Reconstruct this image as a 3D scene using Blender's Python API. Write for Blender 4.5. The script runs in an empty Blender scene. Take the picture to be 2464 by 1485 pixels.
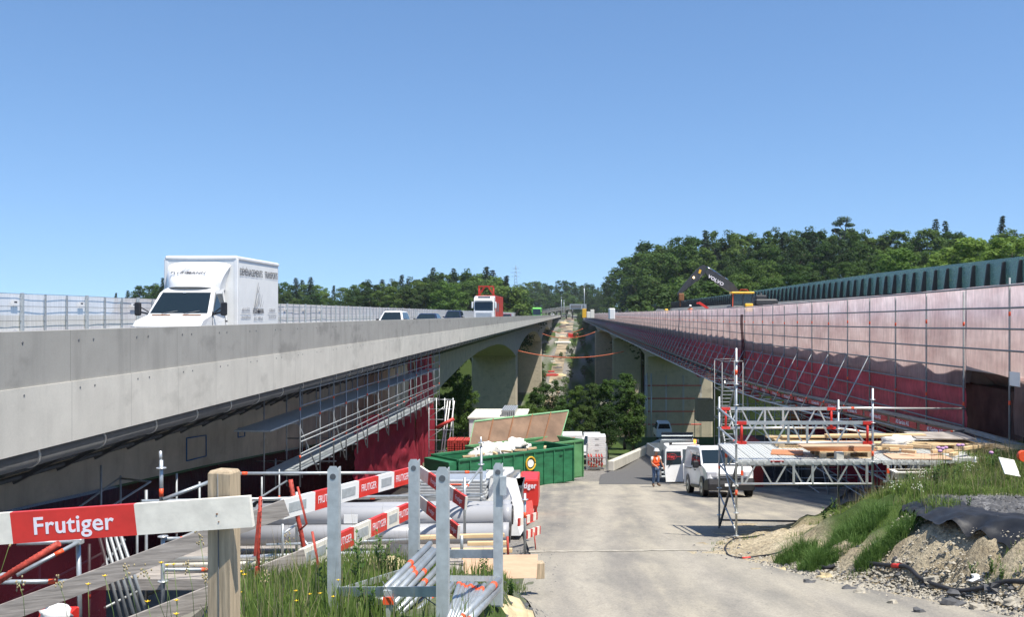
import bpy, math, random
import numpy as np
from mathutils import Vector, Matrix, noise
R_ = math.radians
random.seed(7); np.random.seed(7)
V = Vector
scene = bpy.context.scene
COL = scene.collection
# ------------------------------------------------------------------ camera
F, VX, VY = 2303.0, 1372.0, 757.0          # focal length and principal point on a 2464 px wide picture
cam_d = bpy.data.cameras.new('camera'); cam = bpy.data.objects.new('camera', cam_d); COL.objects.link(cam)
cam.location = (0, 0, 0); cam.rotation_euler = (R_(90), 0, 0)
cam_d.sensor_fit = 'HORIZONTAL'; cam_d.sensor_width = 36; cam_d.lens = 36*F/2464
cam_d.shift_x = (1232-VX)/2464; cam_d.shift_y = (VY-742.5)/2464
cam_d.clip_start = .05; cam_d.clip_end = 9000
scene.camera = cam
# ------------------------------------------------------------------ light
SKZ = (.85, .12, 1.10)
SUN = V((.34, -.30, 1)).normalized()
world = bpy.data.worlds.new("World"); scene.world = world; world.use_nodes = True
nt = world.node_tree; nt.nodes.clear()
sky = nt.nodes.new('ShaderNodeTexSky'); sky.sky_type = 'NISHITA'; sky.sun_disc = False
sky.sun_elevation = math.asin(SUN.z); sky.sun_rotation = math.atan2(SUN.x, SUN.y)
sky.altitude = 500; sky.air_density = 1.0; sky.dust_density = 0.3; sky.ozone_density = 3.0
bgn = nt.nodes.new('ShaderNodeBackground'); bgn.inputs[1].default_value = .124
wo = nt.nodes.new('ShaderNodeOutputWorld')
geo_ = nt.nodes.new('ShaderNodeTexCoord'); vm = nt.nodes.new('ShaderNodeVectorMath'); vm.operation = 'MULTIPLY_ADD'
vm.inputs[1].default_value = (1, 1, SKZ[0]); vm.inputs[2].default_value = (0, 0, SKZ[1])      # the clear June sky pales little towards the horizon
hv = nt.nodes.new('ShaderNodeHueSaturation'); hv.inputs['Saturation'].default_value = SKZ[2]
nt.links.new(geo_.outputs['Generated'], vm.inputs[0]); nt.links.new(vm.outputs[0], sky.inputs[0]); nt.links.new(sky.outputs[0], hv.inputs['Color']); nt.links.new(hv.outputs[0], bgn.inputs[0]); nt.links.new(bgn.outputs[0], wo.inputs[0])
sd = bpy.data.lights.new('sun', 'SUN'); sd.energy = 4.9; sd.angle = R_(.53); sd.color = (1, .94, .84)
so = bpy.data.objects.new('sun', sd); COL.objects.link(so)
so.rotation_euler = SUN.to_track_quat('Z', 'Y').to_euler(); so.location = (0, -20, 60)
scene.view_settings.view_transform = 'Standard'; scene.view_settings.look = 'None'
scene.view_settings.exposure = .6; scene.view_settings.gamma = 1
scene.render.resolution_x = 1024; scene.render.resolution_y = 618
scene.cycles.transparent_max_bounces = 16
scene.cycles.max_bounces = 6

def at(px, py, Y): return V(((px-VX)/F*Y, Y, (VY-py)/F*Y))
# ------------------------------------------------------------------ materials
MAT = {}
def nodes_of(name):
    m = bpy.data.materials.new(name); m.use_nodes = True; MAT[name] = m
    return m, m.node_tree, m.node_tree.nodes['Principled BSDF']
def add(t, kind, **kw):
    n = t.nodes.new(kind)
    for k, v in kw.items(): setattr(n, k, v)
    return n
def noise_node(t, scale, detail=4, stretch=None, rough=.6, coord='Object'):
    tc = add(t, 'ShaderNodeTexCoord'); n = add(t, 'ShaderNodeTexNoise')
    n.inputs['Scale'].default_value = scale; n.inputs['Detail'].default_value = detail; n.inputs['Roughness'].default_value = rough
    if stretch:
        mp = add(t, 'ShaderNodeMapping'); mp.inputs['Scale'].default_value = stretch
        t.links.new(tc.outputs[coord], mp.inputs[0]); t.links.new(mp.outputs[0], n.inputs['Vector'])
    else: t.links.new(tc.outputs[coord], n.inputs['Vector'])
    return n
def ramp(t, src, stops):
    r = add(t, 'ShaderNodeValToRGB'); e = r.color_ramp.elements
    while len(e) < len(stops): e.new(.5)
    for i, (p, c) in enumerate(stops): e[i].position = p; e[i].color = (*c, 1) if len(c) == 3 else c
    t.links.new(src, r.inputs[0]); return r
def mixc(t, fac, a, b, mode='MIX'):
    m = add(t, 'ShaderNodeMix', data_type='RGBA', blend_type=mode)
    for s, i in ((fac, 0), (a, 6), (b, 7)):
        if isinstance(s, (int, float)): m.inputs[i].default_value = s
        elif isinstance(s, tuple): m.inputs[i].default_value = (*s, 1)
        else: t.links.new(s, m.inputs[i])
    return m.outputs[2]
def bump(t, b, src, strength=.3, dist=.02):
    n = add(t, 'ShaderNodeBump'); n.inputs['Strength'].default_value = strength; n.inputs['Distance'].default_value = dist
    t.links.new(src, n.inputs['Height']); t.links.new(n.outputs[0], b.inputs['Normal'])
def pm(name, col, rough=.6, metal=0., var=.2, scale=4., bmp=0., stretch=None, col2=None, dist=.01, spec=None):
    m, t, b = nodes_of(name)
    n = noise_node(t, scale, 5, stretch)
    lo = tuple(c*(1-var) for c in col); hi = col2 if col2 else tuple(min(1, c*(1+var)) for c in col)
    r = ramp(t, n.outputs[0], [(.32, lo), (.68, hi)])
    t.links.new(r.outputs[0], b.inputs['Base Color'])
    b.inputs['Roughness'].default_value = rough; b.inputs['Metallic'].default_value = metal
    if spec is not None: b.inputs['Specular IOR Level'].default_value = spec
    if bmp: bump(t, b, n.outputs[0], bmp, dist)
    return m
pm('white paint', (.78,.78,.76), .35, 0, .04, 2); pm('white gloss', (.74,.74,.73), .22, 0, .06, 2)
pm('cream paint', (.74,.70,.60), .6, 0, .10, 14, .15); pm('red paint', (.62,.035,.025), .45, 0, .12, 9)
pm('worn red', (.50,.05,.04), .6, 0, .25, 18); pm('orange mark', (.85,.10,.03), .5, 0, .08, 5)
pm('rebar red', (.40,.05,.03), .65, 0, .35, 22); pm('galvanised', (.42,.45,.46), .42, .55, .16, 9, .05); pm('scaffold grey shaded', (.20,.21,.215), .55, .25, .15, 9)  # tubes on the netting use a darker copy of galvanised, standing for shade
pm('galvanised flat', (.47,.51,.52), .5, .35, .14, 14, .05); pm('dark steel', (.13,.14,.15), .5, .4, .2, 5)
pm('aluminium', (.60,.61,.60), .38, .6, .1, 6); pm('black plastic', (.018,.018,.02), .45, 0, .2, 6)
pm('rubber', (.02,.02,.021), .8, 0, .3, 12); pm('chrome', (.6,.6,.62), .15, 1, .05, 3)
pm('grey wood', (.31,.28,.25), .85, 0, .35, 3.2, .35, (1,1,14)); pm('post wood', (.43,.335,.22), .85, 0, .3, 5, .4, (9,9,.8))
pm('new wood', (.60,.44,.25), .75, 0, .2, 3, .1, (1,10,10)); pm('orange ply', (.50,.20,.08), .5, 0, .15, 3)
pm('ply', (.55,.36,.235), .7, 0, .12, 4, .05, (1,1,8)); pm('green paint', (.025,.155,.07), .5, 0, .3, 1.6, stretch=(1,1,2.5))
pm('light green paint', (.12,.30,.13), .5, 0, .2, 1.5); pm('pvc grey', (.34,.345,.36), .38, 0, .05, 1.5)
pm('orange vest', (.90,.13,.02), .75, 0, .08, 9); pm('skin', (.42,.22,.14), .6, 0, .08, 10); pm('denim', (.07,.12,.22), .9, 0, .35, 9)
pm('boot', (.11,.07,.045), .8, 0, .2, 9); pm('hair', (.04,.025,.018), .8, 0, .2, 9); pm('navy paint', (.015,.022,.05), .25, 0, .1, 2)
pm('dark red paint', (.16,.012,.02), .3, 0, .1, 2); pm('bus green', (.16,.55,.10), .35, 0, .06, 1); pm('truck red', (.48,.035,.02), .4, 0, .1, 1.5)
pm('container red', (.62,.03,.022), .4, 0, .1, 2); pm('bin grey', (.16,.165,.17), .5, 0, .12, 3); pm('yellow paint', (.75,.42,.03), .4, 0, .08, 3)
pm('tarp white', (.78,.78,.76), .6, 0, .07, 3, .3); pm('sack white', (.72,.71,.67), .8, 0, .15, 4, .5, dist=.05)
pm('asphalt and yard shade', (.105,.102,.098), .85, 0, .2, 12, .2); pm('corrugated', (.20,.23,.25), .45, .3, .15, 1.5)
pm('block white', (.70,.69,.66), .7, 0, .08, 4); pm('brick red', (.45,.05,.035), .6, 0, .3, 14)
pm('stone', (.34,.31,.25), .9, 0, .3, 7, .5); pm('stone grey', (.085,.086,.09), .9, 0, .3, 7, .5); pm('stone yellow', (.50,.41,.24), .9, 0, .25, 7, .5)
pm('geotextile', (.016,.017,.02), .55, 0, .3, 9, .4); pm('hose', (.025,.025,.028), .6, 0, .2, 14)
pm('orange cable', (.55,.13,.05), .6, 0, .1, 4); pm('bark', (.10,.075,.055), .9, 0, .35, 5, .4, (3,3,.6)); pm('bark pale', (.28,.25,.2), .9, 0, .35, 5, .3, (3,3,.6))
pm('flower yellow', (.85,.55,.01), .6, 0, .08, 20); pm('flower pink', (.45,.25,.42), .7, 0, .1, 20); pm('stem', (.13,.20,.05), .8, 0, .2, 10)
pm('seed', (.38,.31,.17), .9, 0, .3, 20); pm('lettering white', (.80,.76,.80), .5, 0, .03, 10); pm('lettering dark', (.05,.05,.06), .5, 0, .1, 10)
pm('lettering grey', (.30,.31,.33), .5, 0, .1, 10); pm('rust', (.20,.085,.035), .8, 0, .4, 16, .3); pm('excavator grey', (.035,.036,.04), .5, 0, .2, 3)
pm('clay', (.12,.085,.07), .95, 0, .35, 2, .5, dist=.08); pm('concrete dark', (.20,.195,.175), .85, 0, .25, .6, .1); pm('insulation', (.66,.64,.55), .8, 0, .1, 3)
def glass(name, col, rough=.06, alpha=1.):
    m, t, b = nodes_of(name); b.inputs['Base Color'].default_value = (*col, 1); b.inputs['Roughness'].default_value = rough
    b.inputs['Alpha'].default_value = alpha; b.inputs['Specular IOR Level'].default_value = .7
glass('glass dark', (.012,.02,.024)); glass('glass clear', (.04,.055,.06), .05, .85); glass('lamp glass', (.55,.57,.6), .1)
glass('barrier glass', (.13,.27,.275), .25, .60); glass('plastic clear', (.7,.7,.72), .15, .45)
m, t, b = nodes_of('amber lamp'); b.inputs['Base Color'].default_value = (.9,.3,.02,1); b.inputs['Emission Color'].default_value = (1,.30,.02,1); b.inputs['Emission Strength'].default_value = 3
m, t, b = nodes_of('work lamp'); b.inputs['Base Color'].default_value = (.9,.6,.3,1); b.inputs['Emission Color'].default_value = (1,.75,.4,1); b.inputs['Emission Strength'].default_value = 4

def concrete(name, col, joints=None, dark=.72, var=.12, streak=.10, blot=1.0):
    m, t, b = nodes_of(name); b.inputs['Roughness'].default_value = .82
    base = noise_node(t, .9, 6, None, .62); r = ramp(t, base.outputs[0], [(.3, tuple(c*(1-var) for c in col)), (.7, tuple(c*(1+var*.6) for c in col))])
    c = r.outputs[0]
    st = noise_node(t, 1., 4, (3, 2.2, .35)); rs = ramp(t, st.outputs[0], [(.50, (1,1,1)), (.74, (1-streak,)*3)])
    c = mixc(t, 1., c, rs.outputs[0], 'MULTIPLY')
    bl = noise_node(t, .55, 5, (1,1,1.8), .55); rb = ramp(t, bl.outputs[0], [(.57, (1,1,1)), (.66, (1-.17*blot,)*3)])
    c = mixc(t, 1., c, rb.outputs[0], 'MULTIPLY')
    fine = noise_node(t, 30, 3); rf = ramp(t, fine.outputs[0], [(.3, (.95,.95,.95)), (.7, (1.03,1.03,1.03))])
    c = mixc(t, 1., c, rf.outputs[0], 'MULTIPLY')
    if joints:
        tc = add(t, 'ShaderNodeTexCoord'); sp = add(t, 'ShaderNodeSeparateXYZ'); t.links.new(tc.outputs['Object'], sp.inputs[0])
        off = add(t, 'ShaderNodeMath', operation='ADD'); t.links.new(sp.outputs[joints[2]], off.inputs[0]); off.inputs[1].default_value = joints[1]
        mo = add(t, 'ShaderNodeMath', operation='PINGPONG'); t.links.new(off.outputs[0], mo.inputs[0]); mo.inputs[1].default_value = joints[0]/2
        lt = add(t, 'ShaderNodeMath', operation='LESS_THAN'); t.links.new(mo.outputs[0], lt.inputs[0]); lt.inputs[1].default_value = .007
        c = mixc(t, lt.outputs[0], c, tuple(x*.6 for x in col))
    t.links.new(c, b.inputs['Base Color']); bump(t, b, base.outputs[0], .12, .03)
    return m
concrete('fascia light', (.56,.535,.47), (2.21,-.37,'Y')); concrete('fascia grey', (.33,.32,.29), (2.21,-.37,'Y'), streak=.16, blot=1.3)
concrete('girder concrete', (.44,.40,.32), None, var=.2, streak=.18); concrete('pier concrete', (.50,.44,.335), (3.0,0,'Z'), var=.12, streak=.1)
concrete('right fascia', (.50,.49,.45), (2.5,0,'Y'))
# ------------------------------------------------------------------ mesh builder
OFF = {}
class MB:
    def __init__(s): s.v = []; s.f = []; s.mi = []; s.sf = []; s.m = 0; s.s = False
    def face(s, idx, sm=None): s.f.append(idx); s.mi.append(s.m); s.sf.append(s.s if sm is None else sm)
    def vs(s, pts): n = len(s.v); s.v.extend([tuple(p) for p in pts]); return n
    def quad(s, *p): n = s.vs(p); s.face(tuple(range(n, n+len(p))))
    def box(s, x0, x1, y0, y1, z0, z1, M=None, c=0):
        if x0 > x1: x0, x1 = x1, x0
        if c <= 0:
            P = [V((x, y, z)) for z in (z0, z1) for y in (y0, y1) for x in (x0, x1)]
            if M: P = [M @ p for p in P]
            n = s.vs(P)
            for q in ((0,2,3,1),(4,5,7,6),(0,1,5,4),(2,6,7,3),(0,4,6,2),(1,3,7,5)): s.face(tuple(n+i for i in q), False)
        else:
            rings = []
            for z, k in ((z0, c), (z0+c, 0), (z1-c, 0), (z1, c)):
                a0, a1, b0, b1 = x0+k, x1-k, y0+k, y1-k; q = c if k == 0 else c*.6
                rings.append([V(p) for p in ((a0+q,b0,z),(a1-q,b0,z),(a1,b0+q,z),(a1,b1-q,z),(a1-q,b1,z),(a0+q,b1,z),(a0,b1-q,z),(a0,b0+q,z))])
            if M: rings = [[M @ p for p in r] for r in rings]
            s.loft(rings)
        return s
    def loft(s, rings, cap=True, sm=False):
        k = len(rings[0]); n = s.vs([p for r in rings for p in r])
        for i in range(len(rings)-1):
            for j in range(k):
                a = n+i*k+j; b = n+i*k+(j+1) % k; s.face((a, b, b+k, a+k), sm)
        if cap:
            s.face(tuple(n+j for j in range(k))[::-1], False); s.face(tuple(n+(len(rings)-1)*k+j for j in range(k)), False)
        return s
    def bar(s, p0, p1, w, h, up=V((0,0,1)), c=0):
        p0 = V(p0); p1 = V(p1); d = p1-p0; L = d.length; y = d.normalized(); x = y.cross(V(up))
        if x.length < 1e-4: x = y.cross(V((1,0,0)))
        x.normalize(); z = x.cross(y)
        M = Matrix.Translation(p0) @ Matrix((x, y, z)).transposed().to_4x4()
        return s.box(-w/2, w/2, 0, L, -h/2, h/2, M, c)
    def tube(s, p0, p1, r, n=8, r2=None, cap=True):
        p0 = V(p0); p1 = V(p1); d = (p1-p0).normalized(); u = d.orthogonal().normalized(); w = d.cross(u); r2 = r if r2 is None else r2
        R = [[p+(u*math.cos(2*math.pi*j/n)+w*math.sin(2*math.pi*j/n))*q for j in range(n)] for p, q in ((p0, r), (p1, r2))]
        return s.loft(R, cap, True)
    def mtube(s, p0, p1, r, marks=(), n=8, mk=1, ml=.09):
        "tube with painted bands (slot mk) at the given fractions"
        s.tube(p0, p1, r, n); p0 = V(p0); p1 = V(p1); d = (p1-p0).normalized(); L = (p1-p0).length
        o = s.m; s.m = mk
        for f in marks: s.tube(p0+d*(f*L-ml/2), p0+d*(f*L+ml/2), r+.002, n)
        s.m = o; return s
    def path(s, pts, r, n=6, sm=True):
        rings = []; pts = [V(p) for p in pts]; u = None
        for i, p in enumerate(pts):
            d = (pts[min(i+1, len(pts)-1)]-pts[max(i-1, 0)]).normalized()
            u = d.orthogonal().normalized() if u is None else (u-d*u.dot(d)).normalized()
            w = d.cross(u); q = r[i] if isinstance(r, (list, tuple)) else r
            rings.append([p+(u*math.cos(2*math.pi*j/n)+w*math.sin(2*math.pi*j/n))*q for j in range(n)])
        return s.loft(rings, True, sm)
    def cyl(s, c, r, h, axis='Z', n=16, r2=None):
        c = V(c); d = {'X': V((1,0,0)), 'Y': V((0,1,0)), 'Z': V((0,0,1))}[axis]
        return s.tube(c-d*h/2, c+d*h/2, r, n, r2)
    def ball(s, c, r, n=8, m=6, sc=(1,1,1), smo=True):
        c = V(c); rings = []
        for i in range(m+1):
            a = -math.pi/2+math.pi*(i+.02*(i == 0)-.02*(i == m))/m
            rings.append([c+V((r*sc[0]*math.cos(a)*math.cos(2*math.pi*j/n), r*sc[1]*math.cos(a)*math.sin(2*math.pi*j/n), r*sc[2]*math.sin(a))) for j in range(n)])
        return s.loft(rings, True, smo)
    def shell(s, prof, w, ch=.06, sm=False):
        "closed side profile [(y, z)] lofted across x with half width w(y, z) and chamfered edges"
        cy = sum(p[0] for p in prof)/len(prof); cz = sum(p[1] for p in prof)/len(prof); R = []
        for sg, k in ((-1, 0), (-1, 1), (1, 1), (1, 0)):
            L = []
            for (y, z) in prof:
                ww = w(y, z)
                if k == 0:
                    d = V((cy-y, cz-z)); d = d.normalized()*ch*.7 if d.length > 0 else d
                    L.append(V((sg*ww, y+d.x, z+d.y)))
                else: L.append(V((sg*(ww-ch), y, z)))
            R.append(L)
        return s.loft(R, True, sm)
    def grid(s, fn, nu, nv, sm=True):
        n = s.vs([fn(i/nu, j/nv) for j in range(nv+1) for i in range(nu+1)])
        for j in range(nv):
            for i in range(nu):
                a = n+j*(nu+1)+i; s.face((a, a+1, a+nu+2, a+nu+1), sm)
        return s
    def build(s, name, mats, parent=None, kind=None):
        me = bpy.data.meshes.new(name); o = OFF.get(parent.name, V((0,0,0))) if parent else V((0,0,0))
        vv = [(p[0]-o.x, p[1]-o.y, p[2]-o.z) for p in s.v] if o.length else s.v
        me.from_pydata(vv, [], s.f)
        for mm in (mats if isinstance(mats, (list, tuple)) else [mats]): me.materials.append(MAT[mm])
        me.polygons.foreach_set('material_index', s.mi); me.polygons.foreach_set('use_smooth', s.sf)
        me.update(); ob = bpy.data.objects.new(name, me); COL.objects.link(ob)
        if parent: ob.parent = parent; OFF[ob.name] = o
        if kind: ob['kind'] = kind
        return ob
def tag(o, label, cat, group=None):
    o['label'] = label; o['category'] = cat
    if group: o['group'] = group
    return o
def thing(name, label, cat, loc=(0,0,0), group=None):
    "an Empty at the thing's base; parts built in world space are shifted to it"
    o = bpy.data.objects.new(name, None); COL.objects.link(o); o.location = loc; o.empty_display_size = .2
    OFF[o.name] = V(loc); return tag(o, label, cat, group)
def proto(name, label, cat, group=None): return thing(name, label, cat, (0,0,0), group)
def place(o, loc, rz=0, sc=1, rx=0, ry=0):
    o.location = loc; o.rotation_euler = (rx, ry, rz); o.scale = (sc,)*3 if not isinstance(sc, tuple) else sc; return o
def copy_tree(o, label=None, parent=None):
    c = o.copy(); COL.objects.link(c)
    if parent is not None: c.parent = parent
    if label: c['label'] = label
    for ch in o.children: copy_tree(ch, None, c)
    return c
def text(s, size, mat, parent, M, bold=0., sx=1., name='lettering', align='CENTER', thick=.0015, wid=None):
    cu = bpy.data.curves.new('t', 'FONT'); cu.body = s; cu.size = size; cu.offset = bold; cu.extrude = thick; cu.align_x = align; cu.space_character = 1+bold/size*2.2; cu.align_y = 'CENTER'
    cu.resolution_u = 3
    ob = bpy.data.objects.new('t', cu); COL.objects.link(ob); dg = bpy.context.evaluated_depsgraph_get()
    me = bpy.data.meshes.new_from_object(ob.evaluated_get(dg)); bpy.data.objects.remove(ob); bpy.data.curves.remove(cu)
    off = OFF.get(parent.name, V((0,0,0)))
    if wid: xs_ = [v.co.x for v in me.vertices]; sx = wid/(max(xs_)-min(xs_))
    me.transform(Matrix.Translation(-off) @ M @ Matrix.Diagonal((sx, 1, 1, 1))); me.materials.clear(); me.materials.append(MAT[mat]); me.name = name
    o = bpy.data.objects.new(name, me); COL.objects.link(o); o.parent = parent; OFF[o.name] = off
    return o
def frame(o, x, n):
    "matrix placing local x along x, local z along n"
    x = V(x).normalized(); n = V(n).normalized(); y = n.cross(x).normalized(); x = y.cross(n)
    return Matrix.Translation(V(o)) @ Matrix((x, y, n)).transposed().to_4x4()
FRONT = V((0,-1,0))
def sm(a, b, x):
    t = np.clip((x-a)/(b-a), 0, 1); return t*t*(3-2*t)
# ------------------------------------------------------------------ terrain
def road_z(y): return np.interp(y, [-60,0,6,10.8,20,38,50,70,118,150,190,232,300,380,430,480,540,600,680,800,1000,1300,4000],
                                [-1.7,-1.75,-2.75,-3.41,-4.7,-7.22,-8.9,-11.3,-15,-22,-30,-36,-40,-40,-36,-30,-22,-15,-9,-5,-3,16,16])
def foot_x(y): return np.interp(y, [3,6,10.8,13.7,17.5,19.5,22], [9,7.4,5.15,3.75,2.55,2.9,3.4])
def bank_w(y): return np.interp(y, [8,13,16,19.5], [1.0,1.3,3.0,4.6])
def T(x, y):
    x = np.asarray(x, float); y = np.asarray(y, float); z = road_z(y)
    sh = .72*sm(-.15, -.75, x)*sm(2.0, 4.0, y)*(1-sm(8.6, 12.5, y)); z = z+sh
    z = z-.35*sm(-1,-3,x)*sm(42,46,y)*(1-sm(56,62,y))
    edge = np.interp(y, [0,4,6,8,12,13.6,20.4,21.4,24,30], [-1.6,-1.75,-2.2,-2.9,-3.1,-2.7,-2.5,-6.9,-7.1,-7.2])
    pit = np.minimum(z, np.interp(y, [0,18,40,60,90], [-8,-8.2,-9.6,-11,-14]))
    k = sm(0, 1.3, edge-x)*(1-sm(60,75,y)); z = z*(1-k)+pit*k
    zp = np.interp(y, [8,12,15,20,26], [-2.5,-2.62,-2.92,-3.12,-3.2])
    zp = zp-np.interp(x, [5,6.4,7.5,8.5], [.75,.5,.2,0])*sm(16.2, 18.4, y)
    s = sm(0, 1, (x-foot_x(y))/bank_w(y)); yl = np.interp(x, [3,6,8,9.3,10,30], [19.4,20.1,20.7,21,27,27])
    bk = 1-sm(0, 3.2, y-yl); k = s*bk; z = z*(1-k)+zp*k
    # slopes outside the bridges and the wooded hills
    kl = sm(-27, -45, x); z = z*(1-kl)+(-3.2)*kl
    hr = -9+10*sm(30, 95, x)+np.clip((y-100)*.028, 0, 9.5); hr = np.where(y < 60, -3, hr)
    kr = sm(26.5, 42, x); z = z*(1-kr)+hr*kr
    return z
def gz(x, y): return float(T(x, y))
def hit(px, py):
    "world point where the sight line through a picture point meets the terrain"
    u = (px-VX)/F; w = (VY-py)/F; y = 3.
    for _ in range(4000):
        if T(u*y, y) >= w*y: break
        y += .04 if y < 60 else .4
    return V((u*y, y, w*y))
def lines(segs):
    out = []
    for a, b, n in segs: out += list(np.linspace(a, b, n, endpoint=False))
    return np.array(out+[segs[-1][1]])
def nz(x, y, s, o=0): return noise.noise(V((x*s, y*s, o)))
xs = lines([(-2500,-300,9),(-300,-60,13),(-60,-16,15),(-16,-8,20),(-8,13,132),(13,30,20),(30,130,22),(130,400,10),(400,2500,9)])
ys = lines([(-60,2,14),(2,24,140),(24,70,70),(70,260,50),(260,700,34),(700,1200,14),(1200,6000,14)])
GX, GY = np.meshgrid(xs, ys); GZ = T(GX, GY)
flat = [(x, y) for x, y in zip(GX.ravel(), GY.ravel())]
zz = GZ.ravel().copy(); colr = np.zeros((len(zz), 4), np.float32); colr[:, 3] = 1
for i, (x, y) in enumerate(flat):
    fx = float(foot_x(y)); s = float(sm(0, 1, (x-fx)/float(bank_w(y))))
    g = sd_ = gv = 0.
    if 3 < y < 24 and x > fx-.6:      # right bank
        a = .05+.16*math.sin(math.pi*min(1, max(0, s)))
        r1 = nz(x, y, 1.3)+.6*nz(x, y, 3.1, 4)+.35*nz(x, y, 7, 9)
        zz[i] += a*r1*(1 if s > .02 else .5)
        if y < 15 and 0 < s < 1: zz[i] += .22*abs(nz(x, y*1.6, 1.1, 3))*math.sin(math.pi*s)*2-.1
        sd_ = 1
        if y > 13.8+.5*nz(x, y, .8): g = min(1, max(0, (s-.30)*4+nz(x, y, 1.2)*.9))
        if x > 5.7 and y < 15.6 and s > .9: gv = 1; g = 0
    elif x < -.4 and y < 14: g = min(1, max(0, .75+nz(x, y, 1)*.9)); zz[i] += .05*nz(x, y, 2.2)
    elif x < -26 or x > 27: g = 1
    elif y > 72: g = (.6 if y < 84 else 1) if y < 330 else max(0, min(1, .45+nz(x*.15, y*.03, 1)*2.2)); gv = .5 if y > 330 else 0; zz[i] += (.5*nz(x, y, .08) if y > 225 else 0)
    else: gv = .35; zz[i] += .03*nz(x, y, 1)-.06
    if x < -3 and y < 60 and zz[i] < -6: g = 0; gv = .8
    colr[i] = (g, sd_, gv, 1)
ny, nx = GX.shape
me = bpy.data.meshes.new('ground')
idx = np.arange(ny*nx).reshape(ny, nx)
fc = np.stack([idx[:-1,:-1], idx[:-1,1:], idx[1:,1:], idx[1:,:-1]], -1).reshape(-1, 4)
me.from_pydata([(a, b, float(c)) for (a, b), c in zip(flat, zz)], [], fc.tolist())
ca = me.color_attributes.new('cover', 'FLOAT_COLOR', 'POINT'); ca.data.foreach_set('color', colr.ravel())
me.polygons.foreach_set('use_smooth', [True]*len(me.polygons)); me.update()
ground = bpy.data.objects.new('ground', me); COL.objects.link(ground); ground['kind'] = 'structure'
m, t, b = nodes_of('ground'); me.materials.append(m); b.inputs['Roughness'].default_value = .95; b.inputs['Specular IOR Level'].default_value = .15
at_ = add(t, 'ShaderNodeAttribute', attribute_name='cover'); sp = add(t, 'ShaderNodeSeparateColor'); t.links.new(at_.outputs['Color'], sp.inputs[0])
n1 = noise_node(t, 1.7, 8, None, .7); n2 = noise_node(t, 22, 5, None, .7); n3 = noise_node(t, .25, 4)
soil = ramp(t, n1.outputs[0], [(.3, (.25,.20,.13)), (.55, (.40,.34,.235)), (.75, (.52,.45,.32))])
peb = ramp(t, n2.outputs[0], [(.36, (.55,.55,.55)), (.5, (1,1,1)), (.66, (1.45,1.42,1.35))]); c0 = mixc(t, 1., soil.outputs[0], peb.outputs[0], 'MULTIPLY')
dirt = ramp(t, n1.outputs[0], [(.3, (.17,.155,.135)), (.7, (.30,.28,.245))]); c1 = mixc(t, 1., dirt.outputs[0], peb.outputs[0], 'MULTIPLY')
grav = ramp(t, n2.outputs[0], [(.35, (.07,.07,.075)), (.55, (.20,.20,.205)), (.7, (.36,.35,.34))])
gras = ramp(t, n1.outputs[0], [(.3, (.028,.045,.012)), (.6, (.065,.105,.025)), (.8, (.12,.14,.05))])
c = mixc(t, sp.outputs[1], c1, c0); c = mixc(t, sp.outputs[2], c, grav.outputs[0]); c = mixc(t, sp.outputs[0], c, gras.outputs[0])
t.links.new(c, b.inputs['Base Color'])
hm = add(t, 'ShaderNodeMath', operation='ADD'); t.links.new(n1.outputs[0], hm.inputs[0]); t.links.new(n2.outputs[0], hm.inputs[1]); bump(t, b, hm.outputs[0], .55, .06)

# ------------------------------------------------------------------ the haul road and the shaded asphalt yard behind it
def sheet(name, mat, ylist, xl, xr, nx_, dz):
    mb = MB()
    def fn(u, v):
        y = float(np.interp(v*(len(ylist)-1), range(len(ylist)), ylist)); x = xl(y)+(xr(y)-xl(y))*u
        return (x, y, gz(x, y)+dz+.012*nz(x, y, .9)*0)
    mb.grid(fn, nx_, len(ylist)-1); return mb.build(name, mat, None, 'structure')
m, t, b = nodes_of('road dust'); b.inputs['Roughness'].default_value = .9; b.inputs['Specular IOR Level'].default_value = .2
n1 = noise_node(t, .8, 7, (1.5,.35,1), .65); n2 = noise_node(t, 34, 4, None, .75); n3 = noise_node(t, 2.2, 6, (1,.5,1), .7)
base = ramp(t, n1.outputs[0], [(.36, (.195,.187,.17)), (.52, (.265,.247,.213)), (.68, (.35,.32,.262))])
pb = ramp(t, n2.outputs[0], [(.3, (.70,.70,.70)), (.5, (1,1,1)), (.72, (1.22,1.2,1.16))]); c = mixc(t, 1., base.outputs[0], pb.outputs[0], 'MULTIPLY')
tc = add(t, 'ShaderNodeTexCoord'); wv = add(t, 'ShaderNodeTexNoise'); wv.inputs['Scale'].default_value = 1.; wv.inputs['Detail'].default_value = 5; wv.inputs['Roughness'].default_value = .55
mp = add(t, 'ShaderNodeMapping'); mp.inputs['Rotation'].default_value = (0,0,R_(9)); mp.inputs['Scale'].default_value = (1.5,.06,.06); t.links.new(tc.outputs['Object'], mp.inputs[0]); t.links.new(mp.outputs[0], wv.inputs['Vector'])
wr = ramp(t, wv.outputs[0], [(.40, (.84,.84,.86)), (.60, (1.18,1.16,1.10))]); c = mixc(t, .8, c, wr.outputs[0], 'MULTIPLY')
n4 = noise_node(t, 9, 5, None, .8); r4 = ramp(t, n4.outputs[0], [(.3, (.88,.88,.88)), (.7, (1.1,1.1,1.1))]); c = mixc(t, .8, c, r4.outputs[0], 'MULTIPLY')
da = add(t, 'ShaderNodeAttribute', attribute_name='dust'); ds_ = add(t, 'ShaderNodeMath', operation='MULTIPLY'); n5 = noise_node(t, 5, 5, (1,.3,1), .75); r5 = ramp(t, n5.outputs[0], [(.3, (.35,)*3), (.6, (1,)*3)])
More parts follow.
